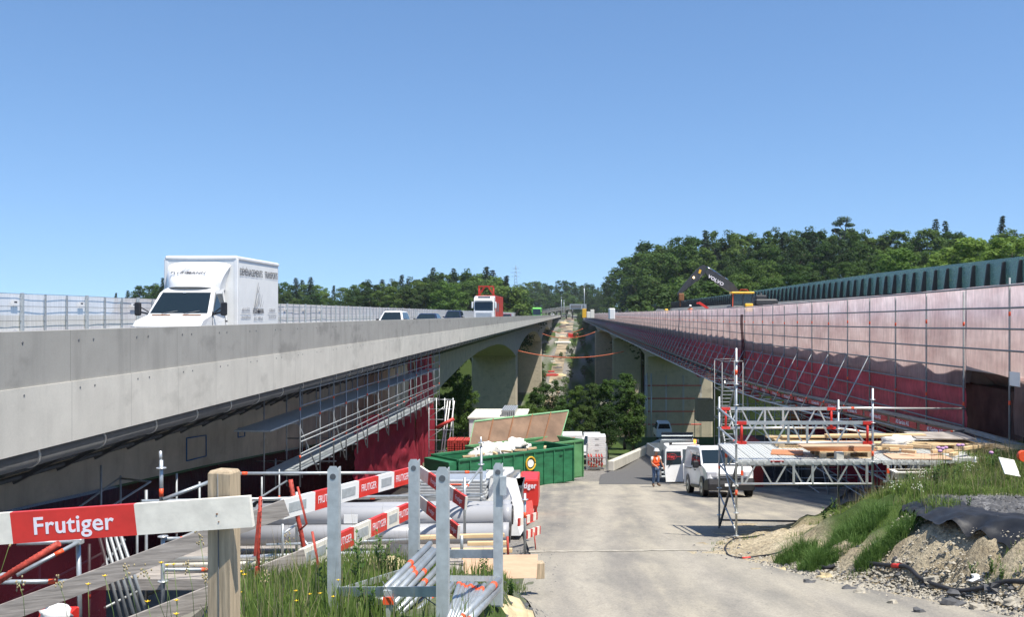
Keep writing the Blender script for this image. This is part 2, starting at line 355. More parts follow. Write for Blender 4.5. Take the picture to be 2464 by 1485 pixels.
t.links.new(da.outputs['Fac'], ds_.inputs[0]); t.links.new(r5.outputs[0], ds_.inputs[1]); c = mixc(t, ds_.outputs[0], c, mixc(t, 1., (.40,.365,.30), pb.outputs[0], 'MULTIPLY'))
t.links.new(c, b.inputs['Base Color']); bump(t, b, n2.outputs[0], .3, .02)
HR = sheet('haul_road', 'road dust', list(np.linspace(3, 53, 200)), lambda y: float(np.interp(y, [3,8,12,17,22,30,53], [.2,-.1,-.65,-.7,-1.1,-1.8,-3.2])), lambda y: float(np.interp(y, [3,6,10.8,13.7,17.5,19.5,24,30,53], [8,7.2,4.9,3.6,2.6,3.0,6,8,16])), 60, .012)
cr = [[.35,.15,.35,.75,1.5,2.1],[2.35,1.95,2.0,2.35,3.1,3.7],[3.7,2.9,2.45,2.9,3.7,4.3],[-.1,-.2,.0,.35,.9,1.4]]; yk = [10.8,13.7,17.5,24,38,48]
dv = [max(0, min(.8, max(w*math.exp(-((v.co.x-np.interp(v.co.y, yk, q))/(.26+.006*v.co.y))**2) for q, w in zip(cr, (.8,.75,.5,.4))))) for v in HR.data.vertices]
HR.data.attributes.new('dust', 'FLOAT', 'POINT').data.foreach_set('value', dv)
sheet('shaded_asphalt_yard', 'asphalt and yard shade', list(np.linspace(50, 92, 60)), lambda y: float(np.interp(y, [50,60,75,92], [1.5,1.9,4.2,8])), lambda y: float(np.interp(y,[50,92],[17,22])), 30, .022)  # the shade lying on the yard is painted in as dark asphalt

# ------------------------------------------------------------------ left motorway bridge
LB = thing('motorway_bridge', 'long concrete motorway bridge on the left carrying traffic, smooth grey parapet and haunched girder', 'bridge', (-13, 80, -12))
YE = 1150
yl = [4,30,60,100,200,400,700,YE]
mb = MB(); mb.loft([[V(p) for p in ((-8.5,y,-.266),(-8.5,y,-1.14),(-8.82,y,-1.14),(-8.82,y,-.266))] for y in yl])
par = mb.build('parapet', 'fascia grey', LB)
mb = MB(); mb.loft([[V(p) for p in ((-8.475,y,-1.14),(-8.475,y,-2.16),(-9.0,y,-2.16),(-9.0,y,-1.142))] for y in yl]); mb.build('edge_beam', 'fascia light', LB)
mb = MB()
for k in range(100):      # formwork tie holes as little recesses' dark plugs
    y0 = 14.6+2.21*k
    for dy in (.25, 1.95):
        mb.cyl((-8.498, y0+dy, -.44), .022, .012, 'X', 8); mb.cyl((-8.473, y0+dy, -1.26), .018, .012, 'X', 8)
mb.build('tie_hole', 'dark steel', par, 'stuff')
mb = MB(); mb.loft([[V(p) for p in ((-9.0,y,-1.37),(-9.0,y,-2.1),(-11,y,-2.25),(-13.2,y,-2.9),(-23.6,y,-2.9),(-26,y,-2.1),(-26,y,-1.37))] for y in yl]); mb.build('deck', ['girder concrete'], LB)
mb = MB(); mb.box(-25.7, -8.83, 4, YE, -1.366, -1.352); mb.build('carriageway', 'asphalt and yard shade', LB)
# girder with haunched web
gy = [6,21.8,33.9,57,80.5,100,118,135,153,172,190,212,232,252,275,300,325,350,380,410,434,460,490,520,560,600,640,700,800,YE]
gb = [-3.6,-4.5,-5.36,-7.3,-8.5,-7.0,-5.9,-5.3,-5.15,-5.3,-6.1,-7.9,-10.2,-8.0,-6.6,-5.95,-5.8,-6.1,-7.4,-9.9,-12.2,-9.0,-7.2,-6.6,-7.2,-9,-11,-7,-6,-6]
yy = np.linspace(6, 700, 320)
mb = MB(); mb.loft([[V(p) for p in ((-13,float(y),-2.5),(-13,float(y),float(np.interp(y,gy,gb))),(-23.9,float(y),float(np.interp(y,gy,gb))),(-23.9,float(y),-2.5))] for y in yy]); mb.build('girder', 'girder concrete', LB)
def pier(parent, x0, x1, y0, zt, zb, d=3.2):
    mb = MB(); c = .25
    mb.loft([[V(p) for p in ((x0+c,y0,z),(x1-c,y0,z),(x1,y0+c,z),(x1,y0+d-c,z),(x1-c,y0+d,z),(x0+c,y0+d,z),(x0,y0+d-c,z),(x0,y0+c,z))] for z in (zb, zt)])
    return mb.build('pier', 'pier concrete', parent)
pier(LB, -23.9, -13, 232, -9.9, -44, 5); pier(LB, -23.9, -13.0, 434, -11.9, -44, 5); pier(LB, -23.9, -13, 640, -10.8, -12)
pier(LB, -23.9, -22.5, 80, -8.4, -16, 2)
mb = MB(); mb.cyl((-13.35, 80.6, -11.5), .27, 6.4, 'Z', 20); mb.build('column', 'pier concrete', LB)
# drain pipe under the edge beam with clamps
mb = MB(); mb.tube((-9.18, 6, -2.40), (-9.18, 420, -2.40), .19, 20); dp = mb.build('drain_pipe', 'bin grey', LB)
c0_ = None
for k in range(60):
    y = 9.35+2.29*k
    if c0_ is None:
        mb = MB(); mb.tube((-9.18, y-.03, -2.40), (-9.18, y+.03, -2.40), .205, 20); mb.box(-9.20,-9.16,y-.03,y+.03,-2.2,-2.1); c0_ = mb.build('pipe_clamp', 'aluminium', dp); yb_ = y
    else:
        c = c0_.copy(); COL.objects.link(c); c.location.y = c0_.location.y+(y-yb_)
mb = MB()
for k in range(150): y = 8+1.9*k; mb.bar((-9.6,y,-2.2),(-12.9,y+.9,-3.9),.09,.09)
mb.path([(-12.7,6,-3.75),(-12.7,300,-3.75)], .06); mb.path([(-12.3,6,-3.5),(-12.3,300,-3.5)], .04); mb.build('cable_tray', 'dark steel', LB)
# blue spray marks on the web
pm('spray blue', (.03,.12,.30), .6)
mb = MB()
for (a, b_, c, d) in ((448, 495, 1048, 1098), (572, 588, 1030, 1050)):
    def W(px, py): Y = -13*F/(px-VX); return V((-12.985, Y, (VY-py)/F*Y))
    q = [W(a, d+12 if a < 500 else d+3), W(a, c+7 if a < 500 else c+2), W(b_, c), W(b_, d)]; q.append(q[0])
    for i in range(4): mb.tube(q[i], q[i+1], .025, 4)
mb.build('spray_mark', 'spray blue', LB)
# net fence on the far edge of the left bridge
NF = thing('net_fence', 'grey mesh screen on steel posts along the far edge of the left bridge', 'fence', (-21.9, 30, -1.35))
m, t, b = nodes_of('fence mesh'); b.inputs['Roughness'].default_value = .9
n = noise_node(t, 1., 5, (1,9,.35)); r = ramp(t, n.outputs[0], [(.35,(.60,.585,.585)),(.7,(.76,.74,.745))]); t.links.new(r.outputs[0], b.inputs['Base Color']); b.inputs['Alpha'].default_value = .8
def ftop(y): return .84 if y < 90 else .84-.1*min(1,(y-90)/200)
mb = MB(); mb.grid(lambda u, v: ((-21.9+.05*nz(u*190,v*3,1)), 26+u*470, -1.3+(ftop(26+u*470)+1.3-.03+.02*nz(u*260,1,1))*v), 400, 4); mb.build('mesh_screen', 'fence mesh', NF)
mb = MB(); mb.box(-21.97,-21.90,26,496,-1.3,-.55); mb.build('kick_board', 'block white', NF)
for z in (-.85,-.25,.32,.82):
    mb = MB(); mb.path([(-21.82, 26+2.5*i, min(z,ftop(26+2.5*i)-.02)+.03*nz(i*.7,z*9,1)) for i in range(189)], .011, 4); mb.build('wire', 'dark steel', NF)
mb = MB(); mb.box(-21.86,-21.76,-.06,.06,-1.35,.86); fp = mb.build('post', 'galvanised flat', NF)
def rep(o, n, fn, name=None):
    "n copies of a part at local positions fn(i); the first is the part itself"
    for i in range(n):
        c = o if i == 0 else o.copy()
        if i: COL.objects.link(c)
        c.location = fn(i)
rep(fp, 92, lambda i: (0, 27.9+5.1*i, 0))
mb = MB(); mb.box(-21.85,-21.79,-.03,.03,-1.35,.82); f2 = mb.build('rail_post', 'galvanised', NF); rep(f2, 90, lambda i: (0, 29.6+1.7*(i//2*3+i%2), 0))
mb = MB(); mb.box(-21.80,-21.77,-.75,-.3,.40,.56); mb.m = 1; mb.box(-21.77,-21.765,-.62,-.43,.46,.52); f3 = mb.build('number_plate', ['white paint','lettering dark'], NF); rep(f3, 12, lambda i: (0, 27.9+5.1*i, 0))

# ------------------------------------------------------------------ right motorway bridge
RB = thing('motorway_bridge', 'long motorway bridge on the right under repair, behind pink scaffold netting, with slab piers', 'bridge', (13, 157, -12))
rb_y = [4,27.1,27.3]+yl[1:]
mb = MB(); mb.loft([[V(p) for p in ((10.70,y,.12),(10.70,y,-1.5 if y < 27.2 else -1.95),(11.4,y,-1.5 if y < 27.2 else -1.95),(11.4,y,.12))] for y in rb_y]); mb.build('parapet', 'right fascia', RB)
mb = MB(); mb.loft([[V(p) for p in ((11.4,y,-.95),(11.4,y,-1.45 if y < 27.2 else -1.9),(12.6,y,-2.4),(20.9,y,-2.4),(25,y,-1.7),(25,y,-.95))] for y in rb_y]); mb.build('deck', 'girder concrete', RB)
ry = [20,27,50,80,110,135,157,180,205,225,250,282,310,345,380,430,480,520,600,YE]
rb = [-4.2,-4.4,-4.6,-4.8,-5.2,-5.8,-7.0,-5.8,-5.2,-5.2,-5.9,-7.4,-6,-5.5,-6,-8,-6,-6,-6,-6]
yy = np.linspace(20, 700, 280)
mb = MB(); mb.loft([[V(p) for p in ((12.6,float(y),-2.3),(12.6,float(y),float(np.interp(y,ry,rb))),(20.9,float(y),float(np.interp(y,ry,rb))),(20.9,float(y),-2.3))] for y in yy]); mb.build('girder', 'girder concrete', RB)
pier(RB, 12.5, 23.4, 157, -6.4, -34, 4); pier(RB, 12.6, 20.9, 282, -6.8, -44, 4); pier(RB, 11.2, 19.0, 430, -7.4, -44, 4)
mb = MB(); mb.box(11.5, 25, 18, 28, -9, -2.0); mb.build('abutment', 'clay', RB)
mb = MB(); mb.loft([[V(p) for p in ((24.3,y,1.5),(24.15,y,-.95),(24.75,y,-.95),(24.6,y,1.5))] for y in yl]); mb.build('barrier_wall', 'fascia light', RB)
# glass noise barrier
NB = thing('noise_barrier', 'long teal glass noise barrier with black posts on the far side of the right bridge', 'noise barrier', (24.5, 51.7, .9))
def btop(y): return 3.0 if y < 52 else float(np.interp(y, [52,75,100,140,520], [3.15,3.3,3.25,3.1,2.75]))
mb = MB(); Yb = list(range(46, 540, 6))
mb.loft([[V(p) for p in ((24.42,y,1.48),(24.42,y,btop(y)),(24.46,y,btop(y)),(24.46,y,1.48))] for y in Yb]); mb.build('glass_panel', 'barrier glass', NB)
mb = MB(); mb.tube((24.4,46,1.53),(24.4,540,1.53),.05,6); mb.build('bottom_rail', 'black plastic', NB)
mb = MB(); mb.loft([[V(p) for p in ((x0,-w,z),(x0,w,z),(24.41,w,z),(24.41,-w,z))] for x0, w, z in ((24.06,.05,1.51),(24.24,.05,2.92),(24.28,.04,2.97))]); bp = mb.build('post', 'black plastic', NB)
rep(bp, 100, lambda i: (0, 51.7+2*i, 0))
mb = MB()
for i in range(100, 240): mb.box(24.05,24.41,51.7+2*i-.11,51.7+2*i+.11,1.66,2.5)
mb.build('post', 'black plastic', NB, 'stuff')

# pale seam where the haul road meets the ramp
m_ = pm('seam dust', (.36,.33,.27), .95, 0, .3, 9, .2)
mb = MB(); mb.grid(lambda u, v: (lambda x, y: (x, y, gz(x, y)+.02))(-.75+3.3*u, 17.4+.35*u+(.10+.10*nz(u*14,1,1))*(v*2-1)+.08*nz(u*5,2,3)), 60, 2); mb.build('road_seam', 'seam dust', None, 'structure')
# ------------------------------------------------------------------ trees
def leaf_mat(name, c1, c2, c3, tr=.38):
    m, t, b = nodes_of(name); b.inputs['Roughness'].default_value = .7; b.inputs['Specular IOR Level'].default_value = .2
    oi = add(t, 'ShaderNodeObjectInfo'); n = noise_node(t, .55, 3)
    r = ramp(t, n.outputs[0], [(.3, c1), (.55, c2), (.75, c3)])
    hs = add(t, 'ShaderNodeHueSaturation'); mr = add(t, 'ShaderNodeMapRange'); t.links.new(oi.outputs['Random'], mr.inputs[0]); mr.inputs[3].default_value = .62; mr.inputs[4].default_value = 1.35
    mh = add(t, 'ShaderNodeMapRange'); t.links.new(oi.outputs['Random'], mh.inputs[0]); mh.inputs[3].default_value = .515; mh.inputs[4].default_value = .475
    t.links.new(mr.outputs[0], hs.inputs['Value']); t.links.new(mh.outputs[0], hs.inputs['Hue']); t.links.new(r.outputs[0], hs.inputs['Color']); t.links.new(hs.outputs[0], b.inputs['Base Color'])
    tl = add(t, 'ShaderNodeBsdfTranslucent'); t.links.new(hs.outputs[0], tl.inputs[0]); mx = add(t, 'ShaderNodeMixShader'); mx.inputs[0].default_value = tr
    o = t.nodes['Material Output']; t.links.new(b.outputs[0], mx.inputs[1]); t.links.new(tl.outputs[0], mx.inputs[2]); t.links.new(mx.outputs[0], o.inputs[0])
leaf_mat('leaves', (.047,.096,.02), (.082,.152,.032), (.13,.205,.052)); leaf_mat('leaves bright', (.075,.15,.028), (.115,.21,.04), (.16,.26,.06)); leaf_mat('needles', (.026,.055,.03), (.04,.078,.038), (.065,.105,.05), .1)
leaf_mat('leaves dark', (.032,.066,.017), (.053,.100,.026), (.095,.150,.044))
def quads_mesh(name, P, N, size, mat, rng, asp=.7):
    "many small leaf clumps: centres P, facing N"
    n = len(P); N = N+rng.normal(0, .45, (n, 3)); N /= np.linalg.norm(N, axis=1)[:, None]+1e-9
    a = rng.normal(0, 1, (n, 3)); U = np.cross(N, a); U /= np.linalg.norm(U, axis=1)[:, None]+1e-9; W = np.cross(N, U)
    s = (size*rng.uniform(.55, 1.35, n))[:, None]; U = U*s; W = W*s*asp
    Q = np.stack([P-U, P-.2*U+W, P+U, P+.15*U-W], 1).reshape(-1, 3)
    me = bpy.data.meshes.new(name); me.vertices.add(4*n); me.vertices.foreach_set('co', Q.ravel().astype(np.float32))
    me.loops.add(4*n); me.loops.foreach_set('vertex_index', np.arange(4*n, dtype=np.int32)); me.polygons.add(n)
    me.polygons.foreach_set('loop_start', np.arange(0, 4*n, 4, dtype=np.int32)); me.materials.append(MAT[mat]); me.update(calc_edges=True); return me
def crown(kind, n, leaf, seed, mat):
    rng = np.random.default_rng(seed); P = []; N = []
    if kind == 'conifer':
        H = 1.0; L = 26
        for i in range(L):
            h = .16+.82*(i/L)**.95; rad = .235*(1-h)**.85+.012; nb = 9
            k = int(n/L*(1.5-1.0*i/L))
            for _ in range(nb):
                az = rng.uniform(0, 6.28); rr = rad*rng.uniform(.65, 1.15); m_ = max(3, k//nb); q = rng.uniform(.15, 1, m_)
                x = np.cos(az)*rr*q+rng.normal(0, .008, m_); y = np.sin(az)*rr*q+rng.normal(0, .008, m_); z = h-rr*.35*q**1.5+rng.normal(0, .006, m_)
                P.append(np.stack([x, y, z], 1)); N.append(np.stack([np.cos(az)*q*.5, np.sin(az)*q*.5, np.ones(m_)], 1))
    elif kind == 'pine':
        for c, r in (((0,0,.93),.075),((.07,.02,.88),.06),((-.075,0,.86),.05),((.10,0,.80),.045),((-.10,.02,.79),.035),((.02,.03,.76),.05),((0,0,.66),.07),((.03,0,.55),.09),((-.03,.02,.45),.1)):
            m_ = n//9; d = rng.normal(0, 1, (m_, 3)); d /= np.linalg.norm(d, axis=1)[:, None]; P.append(np.array(c)+d*r*rng.uniform(.4, 1, (m_, 1))*np.array([1.3,1.3,.6])); N.append(d+[0,0,.5])
    else:
        tall = kind == 'tall'; nl = 62
        for i in range(nl):
            h = rng.uniform(.0, 1); prof = (math.sin(math.pi*(.12+.80*h))**.6)*(.15 if tall else .235)
            az = rng.uniform(0, 6.28); rr = prof*rng.uniform(.2, 1.0)**.8; c = np.array([math.cos(az)*rr, math.sin(az)*rr, (.22 if tall else .28)+h*(.72 if tall else .62)])
            r = rng.uniform(.035, .075)*(1.0 if tall else 1.2)*(1.1-.35*h); m_ = n//nl
            d = rng.normal(0, 1, (m_, 3)); d /= np.linalg.norm(d, axis=1)[:, None]; d[:, 2] = np.where(rng.random(m_) < .65, np.abs(d[:, 2]), d[:, 2])
            rad = r*(rng.uniform(.35, 1.12, (m_, 1))**.5)*(1+.25*np.sin(d[:, :1]*7+i)*np.cos(d[:, 1:2]*6)); P.append(c+d*rad); N.append(d+[0,0,.35])
    P = np.concatenate(P); N = np.concatenate(N); return quads_mesh('crown', P, N, leaf, mat, rng)
def trunk_mesh(kind, seed, mat='bark'):
    rng = random.Random(seed); mb = MB(); top = .93 if kind in ('conifer', 'pine') else .62
    pts = [V((rng.uniform(-.006,.006)*i, rng.uniform(-.006,.006)*i, top*i/6)) for i in range(7)]
    mb.path(pts, [.018*(1-.85*i/6)+.002 for i in range(7)], 7)
    if kind not in ('conifer',):
        for _ in range(9):
            i = rng.randint(2, 5); az = rng.uniform(0, 6.28); L = rng.uniform(.10, .22); p = pts[i]
            q = p+V((math.cos(az)*L*.6, math.sin(az)*L*.6, L*.55)); e = q+V((math.cos(az)*L*.35, math.sin(az)*L*.35, L*.5)); mb.path([p, q, e], [.007, .004, .0015], 5)
    else:
        for k in range(14): az = rng.uniform(0, 6.28); h = .2+.05*k; L = .16*(1-h)+.01; mb.path([(0,0,h), (math.cos(az)*L, math.sin(az)*L, h-.02)], [.004,.001], 4)
    ob = mb.build('trunk', mat); me = ob.data; bpy.data.objects.remove(ob); return me
PROTO = {}
def tree_kind(key, kind, n, leaf, mat, name, bark='bark'):
    PROTO[key] = (name, trunk_mesh(kind, hash(key) % 997 if 0 else sum(map(ord, key)), bark), crown(kind, n, leaf, sum(map(ord, key)), mat))
for k in range(3): tree_kind('b%d' % k, 'broad', 6500, .0118, 'leaves', 'broadleaf_tree')
tree_kind('d0', 'broad', 6500, .0118, 'leaves dark', 'broadleaf_tree'); tree_kind('g0', 'broad', 6500, .0118, 'leaves bright', 'broadleaf_tree'); tree_kind('g1', 'broad', 6500, .012, 'leaves bright', 'broadleaf_tree')
tree_kind('t0', 'tall', 5500, .0108, 'leaves', 'poplar_tree'); tree_kind('t1', 'tall', 5500, .0108, 'leaves', 'poplar_tree')
for k in range(2): tree_kind('c%d' % k, 'conifer', 5200, .0105, 'needles', 'conifer_tree')
tree_kind('p0', 'pine', 3600, .010, 'needles', 'pine_tree')
tree_kind('n0', 'broad', 11000, .010, 'leaves dark', 'broadleaf_tree'); tree_kind('n1', 'tall', 10000, .0095, 'leaves', 'broadleaf_tree'); tree_kind('n2', 'broad', 10000, .0095, 'leaves', 'broadleaf_tree')
TN = [0]
def WZ(p, g):
    if 'right' in g: return 'left of the excavator' if p < 1630 else 'behind the excavator' if p < 1830 else 'right of the excavator' if p < 2130 else 'near the right picture edge'
    if 'left' in g: return 'left of the box truck' if p < 420 else 'right of the box truck' if p < 880 else 'behind the cars' if p < 1100 else 'behind the lorry'
    return 'above the coach' if p < 1350 else 'above the gantry sign'

def tree(key, x, y, ztop, label, group, wide=1., base=None, rz=None):
    name, tm, cm = PROTO[key]; zb = gz(x, y)-.3 if base is None else base; H = max(5, ztop-zb)
    if base is None and H > 34: zb = ztop-34; H = 34
    o = bpy.data.objects.new(name, None); COL.objects.link(o); o.location = (x, y, zb); o.empty_display_size = .5
    TN[0] += 1; o.rotation_euler = (0, 0, (TN[0]*2.399) % 6.283 if rz is None else rz); w = H*wide; o.scale = (w, w, H); tag(o, label, 'tree', group)
    for n_, me_ in (('trunk', tm), ('crown', cm)):
        c = bpy.data.objects.new(n_, me_); COL.objects.link(c); c.parent = o
    return o
rnd = random.Random(11)
def trow(profile, x0, x1, step, Yf, dy, jit, kinds, label, group, wide=1.1):
    px = x0
    while px < x1:
        p = px+rnd.uniform(-.3, .3)*step; ty = np.interp(p, [a for a, b_ in profile], [b_ for a, b_ in profile])+dy+rnd.uniform(-jit*.5, jit)
        Y = Yf(p)*rnd.uniform(.97, 1.03); k = rnd.choice(kinds); k = 'd0' if k[0] == 'g' and 'right' in group and p < 2080 else k; q = at(p, ty, Y)
        lb = {'c': label.replace('broadleaf', 'dark conifer'), 't': label.replace('broadleaf', 'slender leafy'), 'g': label.replace('broadleaf', 'bright green')}.get(k[0], label)
        zone = WZ(p, group); lb = lb+' '+zone; group_ = group+' '+zone
        gr = group_+{'c': ', conifers', 't': ', slender trees', 'g': ', bright green trees'}.get(k[0], '')
        tree(k, q.x, Y, q.z, lb, gr, wide*(rnd.uniform(.85, 1.2)))
        px += step
PR = [(1455,665),(1500,625),(1550,580),(1600,562),(1700,550),(1780,546),(1900,541),(1990,533),(2060,548),(2130,547),(2250,545),(2300,556),(2380,550),(2464,545),(2600,530)]
def YR(p): return float(np.interp(p, [1455,1500,1550,1620,1750,2000,2464,2600], [760,520,420,400,390,370,320,300]))
trow(PR, 1462, 2600, 21, YR, 4, 20, ['b0','b1','b2','d0','t0','t1','c0','g1'], 'broadleaf tree, top row of right wood', 'top row of the right hill wood', 1.15)
trow(PR, 1475, 2600, 27, lambda p: YR(p)*.86, 34, 30, ['b0','b1','d0','g0','b2','t1','c1','c0'], 'broadleaf tree halfway up right wood', 'middle of the right hill wood', 1.2)
trow(PR, 1560, 2600, 36, lambda p: YR(p)*.72, 76, 36, ['b0','d0','b2','g0','b1','c1','t0'], 'broadleaf tree low in right wood', 'lower part of the right hill wood', 1.3)
trow(PR, 1640, 2600, 52, lambda p: YR(p)*.60, 116, 30, ['d0','b1','g0','t0'], 'broadleaf tree at foot of right wood', 'foot of the right hill wood', 1.4)
for p, ty, Y, w in ((2165,582,170,1.15), (2330,558,165,1.7), (2425,556,160,1.6), (2260,600,165,1.3)):
    q = at(p, ty, Y); tree('g0' if w < 1.6 else 'g1', q.x, Y, q.z, {2165:'bright green upright tree standing forward of the right wood', 2330:'wide bright green tree above the noise barrier, second from the right edge', 2425:'wide bright green tree at the right edge of the picture', 2260:'low bright green tree between two wider ones on the right hill'}[p], 'bright trees forward of the right wood', w)
for p, ty, Y, lb in ((2252,519,372,'left of the twin dark spruces rising above the right wood'), (2275,524,366,'right of the twin dark spruces rising above the right wood'), (2412,511,345,'tall lone spruce rising above the right wood near the picture edge')):
    q = at(p, ty, Y); tree('c0', q.x, Y, q.z, lb, 'spruces above the right wood', .9)
q = at(2030, 515, 350); tree('p0', q.x, 350, q.z, 'bare-stemmed pine with a tufted crown above the right wood', None or 'pine', 1.0)
q = at(1508, 622, 500); tree('c1', q.x, 500, q.z, 'pointed dark spruce at the left end of the right wood', 'spruce', .9)
PL = [(275,702),(300,692),(330,690),(370,672),(398,664),(430,668),(690,672),(700,668),(730,676),(790,690),(850,682),(880,662),(940,658),(1000,650),(1045,642),(1080,648),(1130,645),(1165,640),(1210,640),(1240,662),(1252,700)]
def YL(p): return float(np.interp(p, [275,450,700,900,1250], [560,520,460,430,440]))
trow(PL, 284, 1245, 20, YL, 2, 16, ['b0','b1','c0','d0','c1','b2','t0','c0','g0'], 'broadleaf tree, back row of left wood', 'back row of the left wood', 1.15)
trow(PL, 292, 1240, 22, lambda p: YL(p)*.88, 26, 16, ['b0','d0','b2','d0','b1'], 'broadleaf tree, front row of left wood', 'front row of the left wood', 1.3)
for p, ty, lb in ((1092,640,'broad dark spruce above the left wood, left of the red lorry'), (1170,634,'tallest dark spruce of the left wood, above the red and white lorry'), (748,662,'slim spruce just right of the white box truck'), (712,664,'spruce showing right beside the box of the white truck'), (1042,638,'spruce peak in the middle of the left wood'), (392,664,'spruce just left of the white box truck')):
    q = at(p, ty, 425); tree('c0', q.x, 425, q.z, lb, 'spruces of the left wood', 1.15)
q = at(1078, 668, 320); tree('g0', q.x, 320, q.z, 'round light green tree in front of the dark left wood', 'light green tree', 1.25)
q = at(1262, 716, 800); tree('g1', q.x, 700, q.z, 'small light green tree behind the green coach', 'light tree', 2.2)
PC = [(1240,680),(1300,672),(1330,680),(1350,672),(1380,676),(1400,682),(1420,678),(1450,690),(1470,700)]
trow(PC, 1246, 1480, 13, lambda p: 1000, 0, 9, ['b0','b1','d0','c1','b2','t0'], 'broadleaf tree on skyline of far wood', 'skyline of the far wood', 1.2)
trow(PC, 1252, 1480, 16, lambda p: 860, 26, 10, ['b0','d0','b2','b1'], 'broadleaf tree at front of far wood', 'front of the far wood', 1.4)
for k in range(34):      # scrub and trees on the far valley side, either side of the track
    y = 400+15*k+rnd.uniform(-6,6); x = (4.5+rnd.uniform(0,6) if y < 560 else 6+rnd.uniform(0,5)) if k % 3 else -12.5-rnd.uniform(0,2); h = rnd.uniform(5,9)*(1 if k % 2 else .7)
    tree(rnd.choice(['b0','d0','b2','g0','b1']), x, y, gz(x,y)+h, 'small bush on the far valley side by the sandy track', 'bushes beside the valley track', 1.35)
for k in range(16):
    y = 165+14*k; x = -27-3.5*(k%4)-rnd.uniform(0,3); h = rnd.uniform(11,15); tree(['d0','b1','n0','b2'][k%4], x, y, min(-3.5, gz(x,y)+h), 'dark tree below the left bridge deck, seen through the arches', 'trees below the left bridge', 1.2, base=min(-3.5, gz(x,y)+h)-h)
for k in range(12): y = 400+22*k; x = float(np.interp(y,[400,560,640,700],[-3.5,1,5,6]))+rnd.uniform(0,2); tree(rnd.choice(['d0','b1','g0']), x, y, gz(x,y)+rnd.uniform(3,6), 'low bush at the right edge of the sandy valley track', 'bushes at the track edge', 1.3)
for px, py, Y, lb in ((1350,862,520,'bright bush in the sun on the valley track'),(1366,850,540,'second bright bush by the valley track, further right')): q = at(px,py,Y); tree('g0', q.x, Y, q.z, lb, 'bright bushes on the track', 1.0)
# trees in the valley between the bridges
VT = [(1088,872,112,'n1','tree behind the first arch of the left bridge'),(1116,912,100,'n2','lower tree beneath the first arch of the left bridge'),(1262,975,92,'n2','light tree right of the sunlit left pier'),
 (1292,925,105,'n1','slim tree beside the second left pier'),(1326,905,112,'n2','rounded tree between the bridge piers'),(1356,955,96,'n1','tree between the bridges, in front of the river'),
 (1388,922,110,'n1','tree left of the dark trees under the right bridge'),(1424,912,106,'n0','dark tree in front of the far right pier'),(1462,905,100,'n1','dark tree with a tall crown below the netting'),
 (1504,890,92,'n1','dark tree beside the scaffolded right pier'),(1524,925,84,'n1','dark open tree against the sunlit right pier'),(1300,1002,78,'n2','low tree behind the open skip lid'),
 (1352,990,76,'n1','low tree above the corner of the skip lid'),(1412,985,84,'n0','dark low tree behind the formwork stack'),(1462,990,80,'n0','dark low tree above the concrete kerb'),(1245,1010,80,'n1','low tree behind the white hut'),(1070,940,90,'n0','dark tree behind the stair scaffold'),(1030,985,80,'n0','dark low tree at the foot of the first left column')]
for px, py, Y, k, lb in VT:
    q = at(px, py, Y); tree(k, q.x, Y, q.z, lb, 'trees in the valley between the bridges', 1.0 if k != 'n1' else 1.15)
# ------------------------------------------------------------------ vehicles (front at local y = 0, length along +y, wheels on z = 0)
def wheels(root, r, w, xw, ys_, n=20):
    first = None
    for y in ys_:
        for sg in (-1, 1):
            mb = MB(); x = sg*xw
            pr = [(-w/2, r*.62), (-w/2, r*.94), (-w/2+.03, r), (w/2-.03, r), (w/2, r*.94), (w/2, r*.62)]
            rings = [[V((x+a, y+q*math.cos(2*math.pi*j/n), r+q*math.sin(2*math.pi*j/n))) for j in range(n)] for a, q in pr]
            mb.loft(rings, True, True); tyre = mb.build('wheel', 'rubber', root)
            mb = MB(); mb.cyl((x+sg*(w/2-.005), y, r), r*.6, .03, 'X', n); mb.m = 1; mb.cyl((x+sg*(w/2+.01), y, r), r*.2, .03, 'X', 8); mb.build('rim', ['aluminium', 'dark steel'], tyre)
def ipane(mb, prof, i, w, inset, dz=.012, t0=0., t1=1.):
    "a pane just proud of profile segment i .. i+1 of a shell"
    (y0, z0), (y1, z1) = prof[i], prof[i+1]; a = (y0+(y1-y0)*t0, z0+(z1-z0)*t0); b_ = (y0+(y1-y0)*t1, z0+(z1-z0)*t1)
    n = V((0, -(z1-z0), (y1-y0))).normalized(); n = n if n.y < 0 or n.z > 0 else -n
    wa, wb = w(*a)-inset, w(*b_)-inset
    P = [V((-wa, *a)), V((wa, *a)), V((wb, *b_)), V((-wb, *b_))]; P1 = [p+n*dz for p in P]
    mb.loft([P, P1], True)
def side_pane(mb, pts, w, sg, d=.012):
    P = [V((sg*(w(y, z)+.001), y, z)) for y, z in pts]; P1 = [p+V((sg*d, 0, 0)) for p in P]
    mb.loft([P, P1] if sg > 0 else [P1, P], True)
# --- white box truck
t_ = thing('box_truck', 'white box removal truck with a wind deflector over the cab, driving on the left bridge', 'truck', (-11.6, 27.35, -1.352))
t_.location = (0,0,0); OFF[t_.name] = V((0,0,0))
cp = [(.0,.35),(-.02,.75),(.06,1.02),(.25,1.17),(.95,1.36),(1.62,2.06),(1.85,2.16),(2.5,2.2),(2.5,.35)]
cw = lambda y, z: .98 if z < 1.2 else .98-.19*(z-1.2)
mb = MB(); mb.shell(cp, cw, .09); mb.build('cab', 'white gloss', t_)
mb = MB(); ipane(mb, cp, 4, cw, .10, .014, .04, .93); wsn = mb.build('windscreen', 'glass dark', t_)
mb = MB(); mb.box(-.09,.0,1.50,1.51,2.005,2.06); mb.m = 1; mb.tube((-.5,.93,1.38),(-.05,1.02,1.46),.012,5); mb.tube((.15,.93,1.38),(.6,1.02,1.46),.012,5); mb.build('wiper', ['white paint','dark steel'], wsn)
